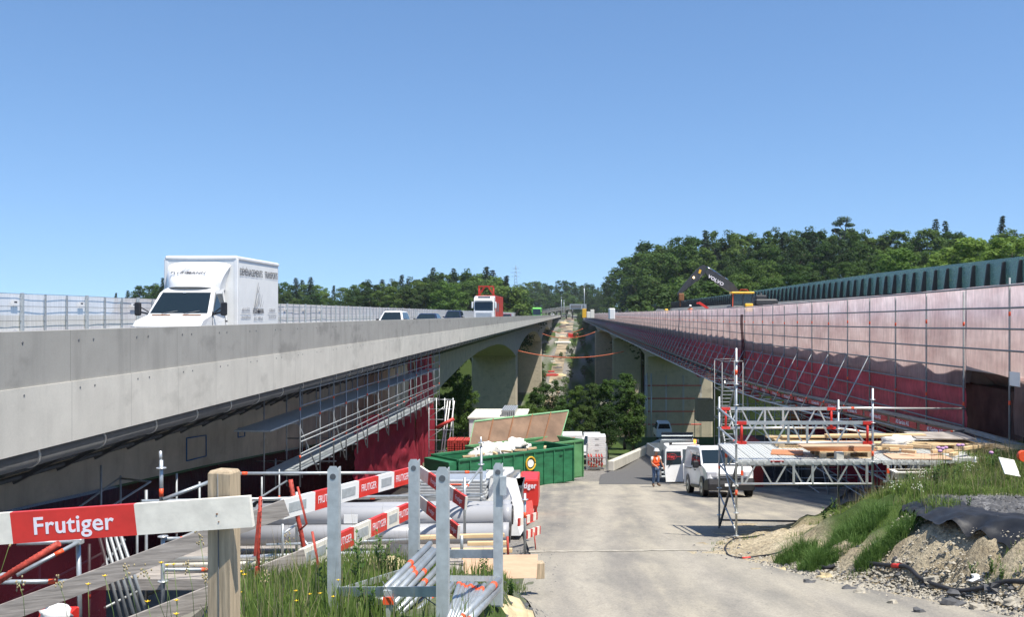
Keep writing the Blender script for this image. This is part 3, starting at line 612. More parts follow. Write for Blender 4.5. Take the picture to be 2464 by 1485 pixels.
for sg in (-1, 1):
    mb = MB(); side_pane(mb, [(1.18,1.42),(1.72,1.98),(2.18,2.0),(2.24,1.42)], cw, sg); mb.build('side_window', 'glass dark', t_)
    mb = MB(); M = Matrix.Translation((sg*1.28,1.12,1.52)); mb.box(-.09,.09,-.06,.06,-.20,.20,M,.03); mb.bar((sg*1.19,1.14,1.42),(sg*.95,1.2,1.36),.05,.05); mb.bar((sg*1.19,1.14,1.56),(sg*.98,1.2,1.42),.03,.03); mb.build('wing_mirror', 'black plastic', t_)
    mb = MB(); side_pane(mb, [(1.0,1.33),(1.12,1.44),(1.18,1.40),(1.22,1.33)], cw, sg, .02); mb.build('mirror_base', 'black plastic', t_)
    mb = MB(); mb.box(sg*.99,sg*1.01,2.02,2.18,1.12,1.17); mb.build('door_handle', 'black plastic', t_)
    mb = MB(); M = Matrix.Translation((sg*.66,.0,.86)); mb.box(-.17,.17,-.03,.1,-.1,.14,M,.03); mb.build('headlight', 'lamp glass', t_)
    mb = MB(); ang = math.atan2(.19,.70); M = Matrix.Translation((sg*.45,.80,1.335)) @ Matrix.Rotation(ang,4,'X'); mb.box(-.27,.27,-.035,.035,0,.012,M); mb.build('bonnet_vent', 'rust', t_)
mb = MB(); mb.box(-.95,.95,-.06,.3,.28,.62,None,.05); mb.box(-.45,.45,-.045,.0,.68,.92,None,.02); mb.build('bumper', 'black plastic', t_)
bx0, bx1, by0, by1, bz0, bz1 = -1.1, 1.12, 2.65, 6.95, .85, 3.12
mb = MB(); mb.box(bx0,bx1,by0,by1,bz0,bz1,None,.02); box = mb.build('cargo_box', 'white paint', t_)
mb = MB()
for x in (bx0+.02, bx1-.02): mb.box(x-.07,x+.07,by0-.012,by0+.09,bz0,bz1-.02,None,.02)
mb.box(bx0-.03,bx1+.03,by0-.03,by0+.14,bz1-.06,bz1+.08,None,.045); mb.box(bx1-.09,bx1+.035,by0,by1+.04,bz1-.07,bz1+.075,None,.045); mb.box(bx0-.035,bx0+.09,by0,by1+.04,bz1-.07,bz1+.075,None,.045)
mb.build('box_trim', 'white gloss', box)
dw = lambda y, z: .72+.20*min(1,(z-2.1)/.5)
dp_ = [(1.66,2.19),(2.05,2.62),(2.63,3.0),(2.63,2.19)]
mb = MB()
def defl(u, v):
    x = (u-.5)*2; e = abs(x)**5; top = 3.0-.10*e; yb = 1.62+.12*x*x; y = yb+(2.60-yb)*(v**1.35)+.45*e*(1-v)*.8; z = 2.19+(top-2.19)*(v**.72)-.08*e*(1-v)
    return (x*(.80+.17*v), min(y, 2.62), z)
mb.grid(defl, 26, 12)
for sg in (0, 1):
    for j in range(12): a = V(defl(sg, j/12)); b_ = V(defl(sg, (j+1)/12)); mb.quad(a, b_, V((b_.x*.97, 2.64, b_.z)), V((a.x*.97, 2.64, a.z)))
ds = mb.build('wind_deflector', 'white gloss', t_)
# door seams and joints of the panels
for sg in (-1, 1):
    mb = MB()
    for q in ([(1.05,.5),(1.03,1.1),(1.12,1.36),(1.70,2.03)], [(2.28,.5),(2.28,2.05)]): mb.path([(sg*(cw(y, z)+.001), y, z) for y, z in q], .008, 4)
    mb.build('door_seam', 'dark steel', t_)
mb = MB()
for y in (by0+.09, by1-.03): mb.box(bx1+.0,bx1+.004,y-.006,y+.006,bz0,bz1-.1)
mb.box(-.97,.97,-.03,.0,.985,1.0); mb.build('panel_joint', 'bin grey', box)
# lettering
Ms = frame((bx1+.022, (by0+by1)/2+.03, 2.70), (0,1,0), (1,0,0))
text('DÉMÉNAGEMENTS', .33, 'lettering dark', box, frame((bx1+.022, by0+1.38, 2.70), (0,1,0), (1,0,0)), .0, wid=2.2); text('TRANSPORTS', .33, 'lettering dark', box, frame((bx1+.022, by1-.86, 2.70), (0,1,0), (1,0,0)), .0, wid=1.4)
for s_, sz, y, z, sx in (('NEUCHÂTEL', .17, by0+.85, 1.50, .8), ('CORNAUX', .17, by1-.75, 1.50, .8), ('demenagement@fluhmann.ch', .105, by0+.85, 1.27, .72), ('Tél. 032 757 22 39', .16, by1-.72, 1.27, .68), ('SUCC. MÉTILLE', .17, 4.72, 1.22, .8), ('FLUHMANN', .25, 4.72, 1.46, .78)):
    text(s_, sz, 'lettering dark' if sz > .2 else 'lettering grey', box, frame((bx1+.022, y, z), (0,1,0), (1,0,0)), .004 if sz > .2 else .0, sx)
mb = MB()
for y in (by0+.85, by1-.75): mb.box(bx1+.021,bx1+.025,y-.48,y+.48,1.385,1.40)
mb.build('line', 'lettering grey', box)
def slashes(M, s, mat, parent):
    mb = MB()
    for x0, y0, x1, y1, w in ((-.5,-.05,-.05,.95,.13),(-.35,-.05,.0,.5,.10),(-.12,.0,.12,.62,.09),(.05,.1,.22,.5,.07),(.2,.0,.42,.48,.07),(.38,-.02,.62,.25,.04),(-.1,.55,.1,.8,.1)):
        d = V((x1-x0, y1-y0, 0)).normalized(); nrm = V((-d.y, d.x, 0))*w/2; P = [V((x0,y0,0))-nrm, V((x0,y0,0))+nrm*.6, V((x1,y1,0)), V((x1,y1,0))-nrm*.5]
        P = [M @ (p*s) for p in P]; mb.quad(*P)
    return mb.build('emblem', mat, parent)
slashes(frame((bx1+.024, 4.74, 1.62), (0,1,0), (1,0,0)), .85, 'lettering grey', box)
def dfr(u, v, o=.012):
    a = V(defl(u, v)); du = (V(defl(u+.03, v))-V(defl(u-.03, v))).normalized(); dv = (V(defl(u, v+.04))-V(defl(u, v-.04))).normalized(); n = du.cross(dv); n = n if n.y < 0 else -n
    return frame(a+n*o, du, n)
slashes(dfr(.42, .46, .016), .42, 'aluminium', ds)
text('FLUHMANN', .17, 'lettering dark', ds, dfr(.45, .40, .03), .003, 1.15)
text('SUCC. MÉTILLE', .085, 'lettering grey', ds, dfr(.45, .27, .03), .0, 1.1)
wheels(t_, .34, .22, .87, (.75, 5.2)); t_.location = (-11.58, 27.35, -1.352)
# --- generic passenger car
def car(name, label, paint, L, W_, H, loc, cat='car', tall=False, rails=False, group=None, rz=0):
    c_ = proto(name, label, cat, group); h = H; bl = .62*H if not tall else .56*H
    pr = [(0,.28),(-.02,.5),(.08,bl*.82),(L*.24,bl),(L*.40,h*.96),(L*.46,h),(L*.78,h*.985),(L*(.93 if tall else .84),h*.94),(L*(.985 if tall else .97),bl*1.02),(L,.5),(L-.03,.28)]
    w = lambda y, z: W_/2 if z <= bl else W_/2-.23*(z-bl)/(h-bl)
    mb = MB(); mb.shell(pr, w, .08); mb.build('body', paint, c_)
    mb = MB(); ipane(mb, pr, 3, w, .12, .012, .06, .93); mb.build('windscreen', 'glass dark', c_)
    mb = MB(); ipane(mb, pr, 7, w, .14, .012, .1, .85); mb.build('rear_window', 'glass dark', c_)
    for sg in (-1, 1):
        mb = MB(); zt = h*.925; side_pane(mb, [(L*.29,bl*1.03),(L*.42,zt),(L*.585,zt),(L*.585,bl*1.03)], w, sg); mb.build('side_window', 'glass dark', c_)
        mb = MB(); side_pane(mb, [(L*.605,bl*1.03),(L*.605,zt),(L*(.88 if tall else .78),zt),(L*(.93 if tall else .85),bl*1.03)], w, sg); mb.build('side_window', 'glass dark', c_)
        mb = MB(); M = Matrix.Translation((sg*(W_/2+.10),L*.29,bl*1.07)); mb.box(-.1,.1,-.05,.05,-.07,.07,M,.02); mb.build('wing_mirror', 'black plastic', c_)
        mb = MB(); M = Matrix.Translation((sg*(W_/2-.26),.03,bl*.70)); mb.box(-.18,.18,-.04,.12,-.07,.07,M,.02); mb.build('headlight', 'lamp glass', c_)
        if rails: mb = MB(); mb.path([(sg*(W_/2-.28),L*.46,h+.0),(sg*(W_/2-.28),L*.5,h+.06),(sg*(W_/2-.28),L*.76,h+.06),(sg*(W_/2-.28),L*.8,h)], .02, 5); mb.build('roof_rail', 'black plastic', c_)
    mb = MB(); mb.box(-W_/2+.1,W_/2-.1,-.05,.05,.3,.48,None,.02); mb.box(-.4,.4,-.04,.0,bl*.6,bl*.78); mb.build('grille', 'black plastic', c_)
    wheels(c_, .32, .2, W_/2-.12, (.8, L-.8), 14); return place(c_, loc, rz)
car('estate_car', 'white estate car with black roof rails behind the parapet of the left bridge', 'white gloss', 4.5, 1.78, 1.62, (-12.95, 68, -1.352), tall=True, rails=True)
car('passenger_car', 'dark low car with only its roof showing, right of the white estate car', 'navy paint', 4.5, 1.85, 1.46, (-12.2, 80, -1.352))
car('passenger_car', 'dark blue tall car in front of the red and white lorry', 'navy paint', 4.6, 1.85, 1.80, (-12.9, 104, -1.352), tall=True, rails=True)
car('passenger_car', 'dark red car right behind the red and white lorry', 'dark red paint', 4.4, 1.8, 1.47, (-9.9, 147, -1.352))
car('passenger_car', 'dark car just right of the green coach, far down the bridge', 'navy paint', 4.5, 1.8, 1.5, (-10.4, 330, -1.352))
car('passenger_car', 'tiny white van-like car far away near the end of the left bridge', 'white gloss', 4.8, 1.9, 1.95, (-9.6, 520, -1.352), tall=True)
# --- red and white lorry
lo = proto('lorry', 'white-fronted lorry with red box body and red rack above the cab, left bridge', 'lorry')
lp = [(0,.35),(-.02,1.1),(0,1.75),(.12,3.0),(.35,3.45),(1.2,3.62),(2.2,3.65),(2.2,.35)]; lw = lambda y, z: 1.24
mb = MB(); mb.shell(lp, lw, .08); mb.build('cab', 'white gloss', lo)
mb = MB(); ipane(mb, lp, 2, lw, .14, .02, .08, .9); mb.build('windscreen', 'glass dark', lo)
mb = MB(); M = Matrix.Translation((0,.0,3.05)); mb.box(-1.05,1.05,-.28,.1,-.06,.12,M,.03); mb.build('sun_visor', 'white paint', lo)
mb = MB(); mb.box(-.75,.75,.30,.36,3.34,3.56); mb.build('roof_sign', 'navy paint', lo)
mb = MB()
for k in range(4): mb.box(-.95,.95,-.05,.0,.95+.18*k,1.04+.18*k)
mb.build('grille', 'aluminium', lo)
for sg in (-1, 1):
    mb = MB(); M = Matrix.Translation((sg*1.42,.12,2.55)); mb.box(-.10,.10,-.08,.08,-.42,.35,M,.03); mb.bar((sg*1.35,.1,2.85),(sg*1.2,.3,2.9),.05,.05); mb.build('wing_mirror', 'white paint', lo)
    mb = MB(); mb.box(sg*.75,sg*1.15,-.05,.05,.55,.78,None,.02); mb.build('headlight', 'lamp glass', lo)
    mb = MB(); side_pane(mb, [(.35,1.9),(.45,2.9),(1.2,2.9),(1.2,1.9)], lw, sg); mb.build('side_window', 'glass dark', lo)
mb = MB(); mb.box(-1.26,1.26,2.6,8.8,1.0,3.75,None,.03); cb = mb.build('cargo_box', 'truck red', lo)
mb = MB()
for y in (3.2, 5.8): mb.box(1.262,1.27,y,y+1.7,1.7,2.8)
mb.build('side_panel', 'bin grey', cb)
mb = MB(); mb.box(-1.26,1.26,9.6,15.6,1.0,3.75,None,.03); mb.build('trailer', 'truck red', lo)
mb = MB()
for x in (-.9, .9):
    for y in (2.7, 4.2): mb.bar((x,y,3.75),(x,y,4.95),.09,.09)
    mb.bar((x,2.7,4.9),(x,4.2,4.9),.09,.09); mb.bar((x,2.7,3.8),(x,4.2,4.9),.06,.06)
for y in (2.7, 4.2): mb.bar((-.9,y,4.9),(.9,y,4.9),.1,.1); mb.bar((-.9,y,3.8),(-.2,y,4.9),.07,.07); mb.bar((.9,y,3.8),(.2,y,4.9),.07,.07)
mb.build('crane_rack', 'truck red', lo)
wheels(lo, .5, .3, 1.08, (1.3, 6.5, 7.8, 11, 14.4), 14); place(lo, (-10.55, 117, -1.352))
# --- green coach
co = proto('coach', 'green coach coming along the left bridge in the distance', 'bus'); bp_ = [(0,.3),(-.03,1.2),(.1,3.1),(.5,3.45),(11.5,3.45),(11.9,.3)]; bw = lambda y, z: 1.26
mb = MB(); mb.shell(bp_, bw, .1); mb.build('body', 'bus green', co); mb = MB(); ipane(mb, bp_, 1, bw, .12, .02, .0, .93); mb.build('windscreen', 'glass dark', co)
for sg in (-1, 1):
    mb = MB(); side_pane(mb, [(.6,1.6),(.7,2.9),(11.2,2.9),(11.2,1.6)], bw, sg); mb.build('side_window', 'glass dark', co)
    mb = MB(); mb.box(sg*1.35,sg*1.5,-.25,-.1,2.0,2.7,None,.03); mb.build('wing_mirror', 'bus green', co)
wheels(co, .5, .3, 1.08, (2.4, 9), 12); place(co, (-9.95, 285, -1.352))
dl = proto('tipper_lorry', 'dark lorry parked beyond the fence left of the green coach', 'lorry')
mb = MB(); mb.shell([(0,.5),(0,2.0),(.3,2.9),(2,2.9),(2,.5)], lambda y, z: 1.2, .08); mb.build('cab', 'navy paint', dl)
mb = MB(); mb.loft([[V((x,y,z)) for x, z in ((-1.2,1.1),(1.2,1.1),(1.35,2.6),(-1.35,2.6))] for y in (2.3, 7)]); mb.build('tipper_body', 'corrugated', dl); mb = MB(); mb.box(-1,1,-.02,.02,1.8,2.6); mb.build('windscreen', 'glass dark', dl)
wheels(dl, .5, .3, 1.0, (1, 4.6, 6), 12); place(dl, (-20, 400, -1.2))
# --- delivery van in the yard with its rear door standing open
va = proto('delivery_van', 'white delivery van parked behind the scaffold post with its side door open', 'van')
vp = [(.05,.30),(-.02,.55),(.03,.88),(.22,1.06),(.88,1.24),(1.62,1.82),(1.95,1.95),(2.4,1.975),(4.7,1.96),(4.9,1.85),(4.97,1.0),(4.97,.35)]
vw = lambda y, z: (.975 if z < 1.1 else .975-.15*(z-1.1))*(1 if y > .5 else .90+.2*y)
mb = MB(); mb.shell(vp, vw, .1); vb = mb.build('body', 'white gloss', va)
mb = MB(); ipane(mb, vp, 4, vw, .07, .014, .05, .95); mb.build('windscreen', 'glass dark', va)
mb = MB(); mb.shell([(-.06,.26),(-.08,.5),(-.02,.72),(.25,.74),(.45,.60),(.45,.26)], lambda y, z: .97*(1 if y > .3 else .93), .06); bmp_ = mb.build('bumper', 'black plastic', va)
mb = MB()
for k in range(4): mb.box(-.42,.42,-.045,-.0,.64+.065*k,.675+.065*k)
mb.build('grille', 'chrome', bmp_)
mb = MB(); mb.box(-.26,.26,-.10,-.085,.42,.53); mb.build('number_plate', 'white paint', bmp_)
for sg in (-1, 1):
    mb = MB(); M = Matrix.Translation((sg*.70,.06,.86)) @ Matrix.Rotation(sg*.45, 4, 'Z'); mb.box(-.22,.22,-.06,.12,-.11,.13,M,.04); mb.build('headlight', 'lamp glass', va)
    mb = MB(); side_pane(mb, [(.98,1.16),(1.52,1.66),(1.95,1.72),(1.98,1.16)], vw, sg); mb.build('side_window', 'glass dark', va)
    mb = MB(); side_pane(mb, [(2.15,1.18),(2.15,1.72),(3.1,1.72),(3.1,1.18)], vw, sg); sw = mb.build('side_window', 'glass dark', va)
    if sg < 0:
        M_ = frame((-.905, 2.62, 1.47), (0,-1,0), (-1,0,0))
    mb = MB(); M = Matrix.Translation((sg*1.14,1.12,1.24)); mb.box(-.12,.12,-.07,.07,-.14,.14,M,.04); mb.build('wing_mirror', 'black plastic', va)
    mb = MB(); mb.box(sg*.972,sg*.99,2.0,2.16,.98,1.03); mb.box(sg*.972,sg*.99,2.22,2.38,.98,1.03); mb.build('door_handle', 'black plastic', va)
    mb = MB(); mb.box(sg*.965,sg*.985,1.5,3.2,.30,.42); mb.build('sill', 'black plastic', va)
    mb = MB(); mb.box(sg*.93,sg*.985,3.25,4.6,1.04,1.07); mb.build('door_rail', 'black plastic', va)
wheels(va, .345, .23, .86, (.92, 4.0), 22)
# wheel arches
mb = MB()
for y in (.92, 4.0):
    for sg in (-1, 1): mb.cyl((sg*.955,y,.38), .42, .05, 'X', 22)
mb.build('wheel_arch', 'black plastic', va)
# open rear wing door, hinged at the left rear corner, swung outwards
H0 = V((-.96, 4.97, 0)); dd = V((-1, -.10, 0)).normalized(); nn = V((dd.y, -dd.x, 0)); nn = nn if nn.y < 0 else -nn
def dpt(u, z, o=0): return H0+dd*u+V((0,0,z))+nn*o
mb = MB(); P = [dpt(.02,.42),dpt(.80,.42),dpt(.84,.9),dpt(.80,1.80),dpt(.74,1.88),dpt(.04,1.88)]; mb.loft([P, [p-nn*.05 for p in P]]); dr = mb.build('rear_door', 'white gloss', va)
mb = MB(); P = [dpt(.10,1.18,.004),dpt(.78,1.14,.004),dpt(.76,1.72,.004),dpt(.12,1.72,.004)]; mb.loft([P, [p+nn*.008 for p in P]]); dwn = mb.build('window', 'glass dark', dr)
mb = MB(); mb.bar(dpt(.70,1.05,.02),dpt(.50,1.28,.03),.02,.02); mb.build('wiper', 'black plastic', dr)
pm('sign red', (.50,.04,.04), .5)
text('Hey', .20, 'sign red', dwn, frame(dpt(.56,1.50,.02), -dd, nn), .006, 1.0)
mb = MB(); q = [dpt(.76,1.62,.016),dpt(.42,1.62,.016),dpt(.34,1.56,.016),dpt(.34,1.44,.016),dpt(.42,1.38,.016),dpt(.76,1.38,.016)]; mb.path(q, .010, 4); mb.bar(dpt(.34,1.50,.016),dpt(.10,1.50,.016),.02,.02); mb.build('sign_outline', 'sign red', dwn)
VAN = V((6.15, 36.5, gz(6.15, 36.5)+.02)); place(va, VAN, R_(3), 1.0); va.rotation_euler = (R_(-7.8), 0, R_(3))
# small vehicles further back
v2 = car('parked_van', 'small white van seen from behind on the dark ramp by the concrete kerb', 'white paint', 4.2, 1.75, 1.95, (10.6, 112, gz(10.6,108)+.1), 'van', tall=True, rz=R_(180))
car('pickup', 'white pickup cab just showing behind the stack of white formwork', 'white gloss', 4.6, 1.8, 1.85, (1.75, 74, gz(1.75,74)+.25), 'pickup', tall=True)
# tipper behind the van
tp = proto('tipper_truck', 'grey and white tipper truck with an amber beacon behind the delivery van', 'truck')
mb = MB(); mb.shell([(0,.4),(0,1.2),(.5,2.1),(1.8,2.2),(1.8,.4)], lambda y, z: 1.0, .08); mb.build('cab', 'white paint', tp)
mb = MB(); ipane(mb, [(0,1.2),(.5,2.1)], 0, lambda y, z: 1.0, .1, .01, .08, .9); mb.build('windscreen', 'glass clear', tp)
mb = MB(); mb.box(-1.15,1.15,2.0,5.6,1.0,1.12); mb.box(-1.15,-1.08,2.0,5.6,1.12,1.7); mb.box(1.08,1.15,2.0,5.6,1.12,1.7); mb.box(-1.15,1.15,1.95,2.0,1.0,2.35); mb.box(-1.15,1.15,5.55,5.6,1.12,1.7); mb.build('tipper_body', 'corrugated', tp)
mb = MB(); mb.cyl((.7,1.2,2.34), .07, .22, 'Z', 10); mb.build('beacon', 'amber lamp', tp)
mb = MB()
for x in (-.8, .8): mb.ball((x,.9,2.3), .09)
mb.box(-.9,.9,.85,.9,2.2,2.25); mb.build('lamp_bar', 'black plastic', tp)
wheels(tp, .38, .25, .85, (.9, 4.4), 14); place(tp, (6.3, 51.0, gz(6.5,53)+.1), R_(8), .95)
# --- wheeled excavator working on the right bridge
EX = at(1785, 757, 88); ez = -.95
ex = thing('excavator', 'black-boomed excavator with a yellow cab roof working on the right bridge', 'excavator', (EX.x, 88, ez))
def E(px, py, dy=0): return at(px, py, 88+dy)
mb = MB(); mb.box(EX.x-1.2,EX.x+3.2,86.6,89.4,ez+.95,ez+1.75,None,.1); up = mb.build('upper_body', 'excavator grey', ex)
mb = MB(); mb.box(EX.x+1.0,EX.x+3.1,86.8,89.3,ez+1.75,ez+2.35,None,.12); mb.tube((EX.x+1.6,87.2,ez+2.3),(EX.x+1.6,87.2,ez+2.9),.07,8); mb.box(EX.x+1.1,EX.x+2.1,87,88.6,ez+2.35,ez+2.7,None,.05); mb.build('engine_cover', 'excavator grey', up)
mb = MB(); mb.box(EX.x-1.3,EX.x+2.4,86.4,89.6,ez+.45,ez+.85,None,.05); mb.build('undercarriage', 'excavator grey', ex)
for x in (EX.x-.9, EX.x+2.0):
    for y in (86.5, 89.3): mb = MB(); mb.cyl((x,y,ez+.5), .5, .4, 'Y', 16); mb.build('wheel', 'rubber', ex)
cx0, cx1 = E(1757, 0).x, E(1813, 0).x-.3
mb = MB()
for x in (cx0+.05, cx0+.95, cx1-.06):
    for y in (86.7, 87.7): mb.bar((x,y,ez+1.1),(x+.02,y,ez+2.88),.09,.09)
cab_ = mb.build('cab_frame', 'excavator grey', ex)
mb = MB(); mb.bar((cx0-.02,86.66,ez+1.0),(cx0+.03,86.66,ez+2.85),.07,.05); mb.build('door_edge', 'orange mark', cab_)
mb = MB(); mb.box(cx0+.06,cx1-.08,86.72,87.66,ez+1.2,ez+2.82); mb.build('cab_glass', 'glass clear', cab_)
mb = MB(); mb.box(cx0-.12,cx1+.12,86.5,87.85,ez+2.84,ez+3.02,None,.06); mb.build('cab_roof', 'yellow paint', cab_)
mb = MB(); mb.path([(cx0+.65,86.9,ez+3.0),(cx0+.75,86.9,ez+3.22),(cx0+1.35,86.9,ez+3.22),(cx0+1.5,86.9,ez+3.0)], .035, 5); mb.build('roof_guard', 'rebar red', cab_)
mb = MB(); mb.box(cx0+1.1,cx1,86.5,86.7,ez+1.2,ez+1.95,None,.06); mb.build('side_panel', 'yellow paint', ex)
def plate(mb, pts, y0, y1): mb.loft([[V((p.x, y0, p.z)) for p in pts], [V((p.x, y1, p.z)) for p in pts]])
yb = 87.9
mb = MB(); B = [(1697,655),(1706,646),(1735,664),(1764,682),(1778,700),(1776,708),(1752,700),(1726,684),(1702,661)]; plate(mb, [E(*p) for p in B], yb, yb+.45); bo = mb.build('boom', 'excavator grey', ex)
text('VOLVO', .42, 'lettering white', bo, frame(E(1722,675)+V((0,-.12,0)), E(1735,683)-E(1711,669), (0,-1,0)), .012, 1.1)
mb = MB(); B = [(1685,641),(1692,637),(1700,640),(1698,656),(1682,672),(1640,706),(1631,712),(1630,706),(1652,676),(1675,650)]; plate(mb, [E(*p) for p in B], yb+.08, yb+.38); st = mb.build('stick', 'excavator grey', ex)
mb = MB(); plate(mb, [E(*p) for p in ((1683,648),(1688,650),(1685,659),(1680,657))], yb+.06, yb+.08); mb.build('sign', 'yellow paint', st)
mb = MB(); mb.ball(E(1669,668)+V((0,-.12,0)), .09); mb.build('lamp', 'work lamp', st)
mb = MB(); mb.tube(E(1698,641)+V((0,.1,0)), E(1716,650)+V((0,.1,0)), .055, 8); mb.tube(E(1716,651)+V((0,.1,0)), E(1752,674)+V((0,.1,0)), .085, 8); mb.m = 1; mb.tube(E(1757,702), E(1762,720), .06, 8); mb.build('hydraulic_cylinder', ['chrome','aluminium'], bo)
mb = MB(); mb.path([E(1745,668),E(1725,655),E(1712,655),E(1702,650)], .03, 5); mb.path([E(1690,660),E(1680,676),E(1665,680),E(1650,700)], .03, 5); mb.build('hose', 'black plastic', bo)
mb = MB(); mb.box(E(1633,0).x,E(1646,0).x,yb,yb+.5,E(0,724).z,E(0,706).z,None,.06); mb.tube(V((E(1637,0).x,yb+.25,E(0,724).z)), V((E(1637,0).x,yb+.25,E(0,738).z)), .07, 8); mb.build('breaker', 'rust', st)
# ------------------------------------------------------------------ scaffold with netting along the right bridge
def net_mat(name, col, alpha, vs=60, tl=.35):
    m, t, b = nodes_of(name); b.inputs['Roughness'].default_value = .95; b.inputs['Specular IOR Level'].default_value = .1
    n = noise_node(t, 1., 5, (1,.55,1.3)); r = ramp(t, n.outputs[0], [(.3, tuple(c*.70 for c in col)), (.7, tuple(min(1,c*1.18) for c in col))])
    n2 = noise_node(t, 1., 4, (2,7,1.6)); r2 = ramp(t, n2.outputs[0], [(.35,(.92,.92,.92)),(.65,(1.06,1.06,1.06))])
    c = mixc(t, 1., r.outputs[0], r2.outputs[0], 'MULTIPLY'); t.links.new(c, b.inputs['Base Color'])
    tl_ = add(t, 'ShaderNodeBsdfTranslucent'); t.links.new(c, tl_.inputs[0]); m1 = add(t, 'ShaderNodeMixShader'); m1.inputs[0].default_value = tl
    tr = add(t, 'ShaderNodeBsdfTransparent'); m2 = add(t, 'ShaderNodeMixShader'); ra = ramp(t, n2.outputs[0], [(.3,(alpha-.07,)*3),(.7,(alpha+.06,)*3)])
    t.links.new(ra.outputs[0], m2.inputs[0]); o = t.nodes['Material Output']
    t.links.new(b.outputs[0], m1.inputs[1]); t.links.new(tl_.outputs[0], m1.inputs[2]); t.links.new(tr.outputs[0], m2.inputs[1]); t.links.new(m1.outputs[0], m2.inputs[2]); t.links.new(m2.outputs[0], o.inputs[0])
net_mat('net', (.98,.69,.68), .74, tl=.92); net_mat('net red shaded', (.98,.17,.23), .84, tl=.6); net_mat('net dark', (.40,.03,.07), .80); net_mat('net drape', (.42,.045,.07), .80); net_mat('net maroon shade', (.075,.011,.019), .85)  # pale colour holds the backlight; red and maroon copies hold the shade
def ntop(y): return float(np.interp(y, [15,24,34,55,90,600,YE], [.75,.69,.60,.46,.43,.42,.40]))
def nbot(y): return float(np.interp(y, [15,24.5,33,45,56,600,YE], [-3.25,-3.25,-3.5,-3.95,-4.15,-4.15,-4.1]))
def nmid(y): return float(np.interp(y, [20,24.5,40,56,YE], [-1.85,-1.9,-2.0,-2.05,-2.05]))
NX = 10.1
SC = thing('netted_scaffold', 'long scaffold wall of netting coloured backlit pink above, shaded red below, along the right bridge', 'scaffold', (NX, 22, -3.2))
yp = [22+2.57*i for i in range(-2, 420)]
def netpart(name, zb, zt, y0, y1, mat, ph, x=NX+.05, amp=.05):
    n = int((y1-y0)/.64); mb = MB()
    mb.grid(lambda u, v: (lambda y: (x+amp*nz(y*.6,v*2,ph)+.05*math.sin((y-22)/2.57*2*math.pi)*.5, y, zb(y)+(zt(y)-zb(y))*v+.03*nz(y*.8,ph,v)))(y0+(y1-y0)*u), n, 6); return mb.build(name, mat, SC)
netpart('backlit_upper_net', nmid, ntop, 24.6, 760, 'net', 1); netpart('shaded_lower_net', lambda y: nbot(y)+.22, nmid, 24.6, 760, 'net red shaded', 2, NX+.08, .09)  # same netting, split at the shade line into backlit and shaded colours
netpart('gate_net', lambda y: -1.35-.12*(24-y)/2, ntop, 16.8, 24.5, 'net', 3); netpart('end_net', lambda y: -2.75, lambda y: -1.4, 16.8, 21.9, 'net', 4, NX+.06)
def post_mesh(r=.024):
    mb = MB(); mb.tube((NX, 0, -4.6), (NX, 0, .48), r, 6); mb.m = 1
    for z in (-.35, -2.4): mb.tube((NX,0,z-.05), (NX,0,z+.05), r+.003, 6)
    return mb
mb = post_mesh(); po = mb.build('post', ['scaffold grey shaded', 'orange mark'], SC)
def pfn(i): y = yp[i]; return (0, y, ntop(y)-.42-(.12 if i > 2 else -.1))
rep(po, 100, pfn)
rz_ = random.Random(9)
for c_ in po.parent.children:
    if c_.name.startswith('post') and c_ is not po: c_.location.z += rz_.uniform(-.05,.04)
mb = MB()
for i in range(100, 290): mb.tube((NX,yp[i],-4.1),(NX,yp[i],.5),.03,4)
mb.build('post', 'scaffold grey shaded', SC, 'stuff')
for k in range(9):
    def zk(y, k=k): a = ntop(y)-.04; return a-.5*k
    y1 = 760; y0 = 16.9 if k in (0,1,2,3) else 24.5
    pts = [(NX-.03+.0, y, zk(y)+.02*nz(y*.35,k,5)) for y in yp if y0 <= y+.3 <= y1]; pts = [(x_, y_, z_) for x_, y_, z_ in pts if z_ > nbot(y_)-.1]
    mb = MB(); mb.path(pts, .024, 5); mb.build('rail', 'scaffold grey shaded', SC)
# toe boards with the scaffolder's name boards
mb = MB(); mb.path([(NX+.02, y, nbot(y)+.30) for y in np.linspace(17,240,120)], .07, 4, False); mb.build('toe_board', 'grey wood', SC)
for i in range(0, 15):
    y = 25.2+2.57*i; z = nbot(y)+.12; mb = MB(); mb.loft([[V((NX-.06,y_,nbot(y_)+.02)),V((NX-.04,y_,nbot(y_)+.02)),V((NX-.04,y_,nbot(y_)+.20)),V((NX-.06,y_,nbot(y_)+.20))] for y_ in (y,y+2.3)]); sb = mb.build('name_board', 'sign red', SC)
    sl = V((0, -2.3, -(nbot(y+2.3)-nbot(y)))); text('AS Gerüste AG', .17, 'lettering white', sb, frame((NX-.07, y+1.15, (nbot(y)+nbot(y+2.3))/2+.11), sl, (-1,0,0)), .004, 1.0)
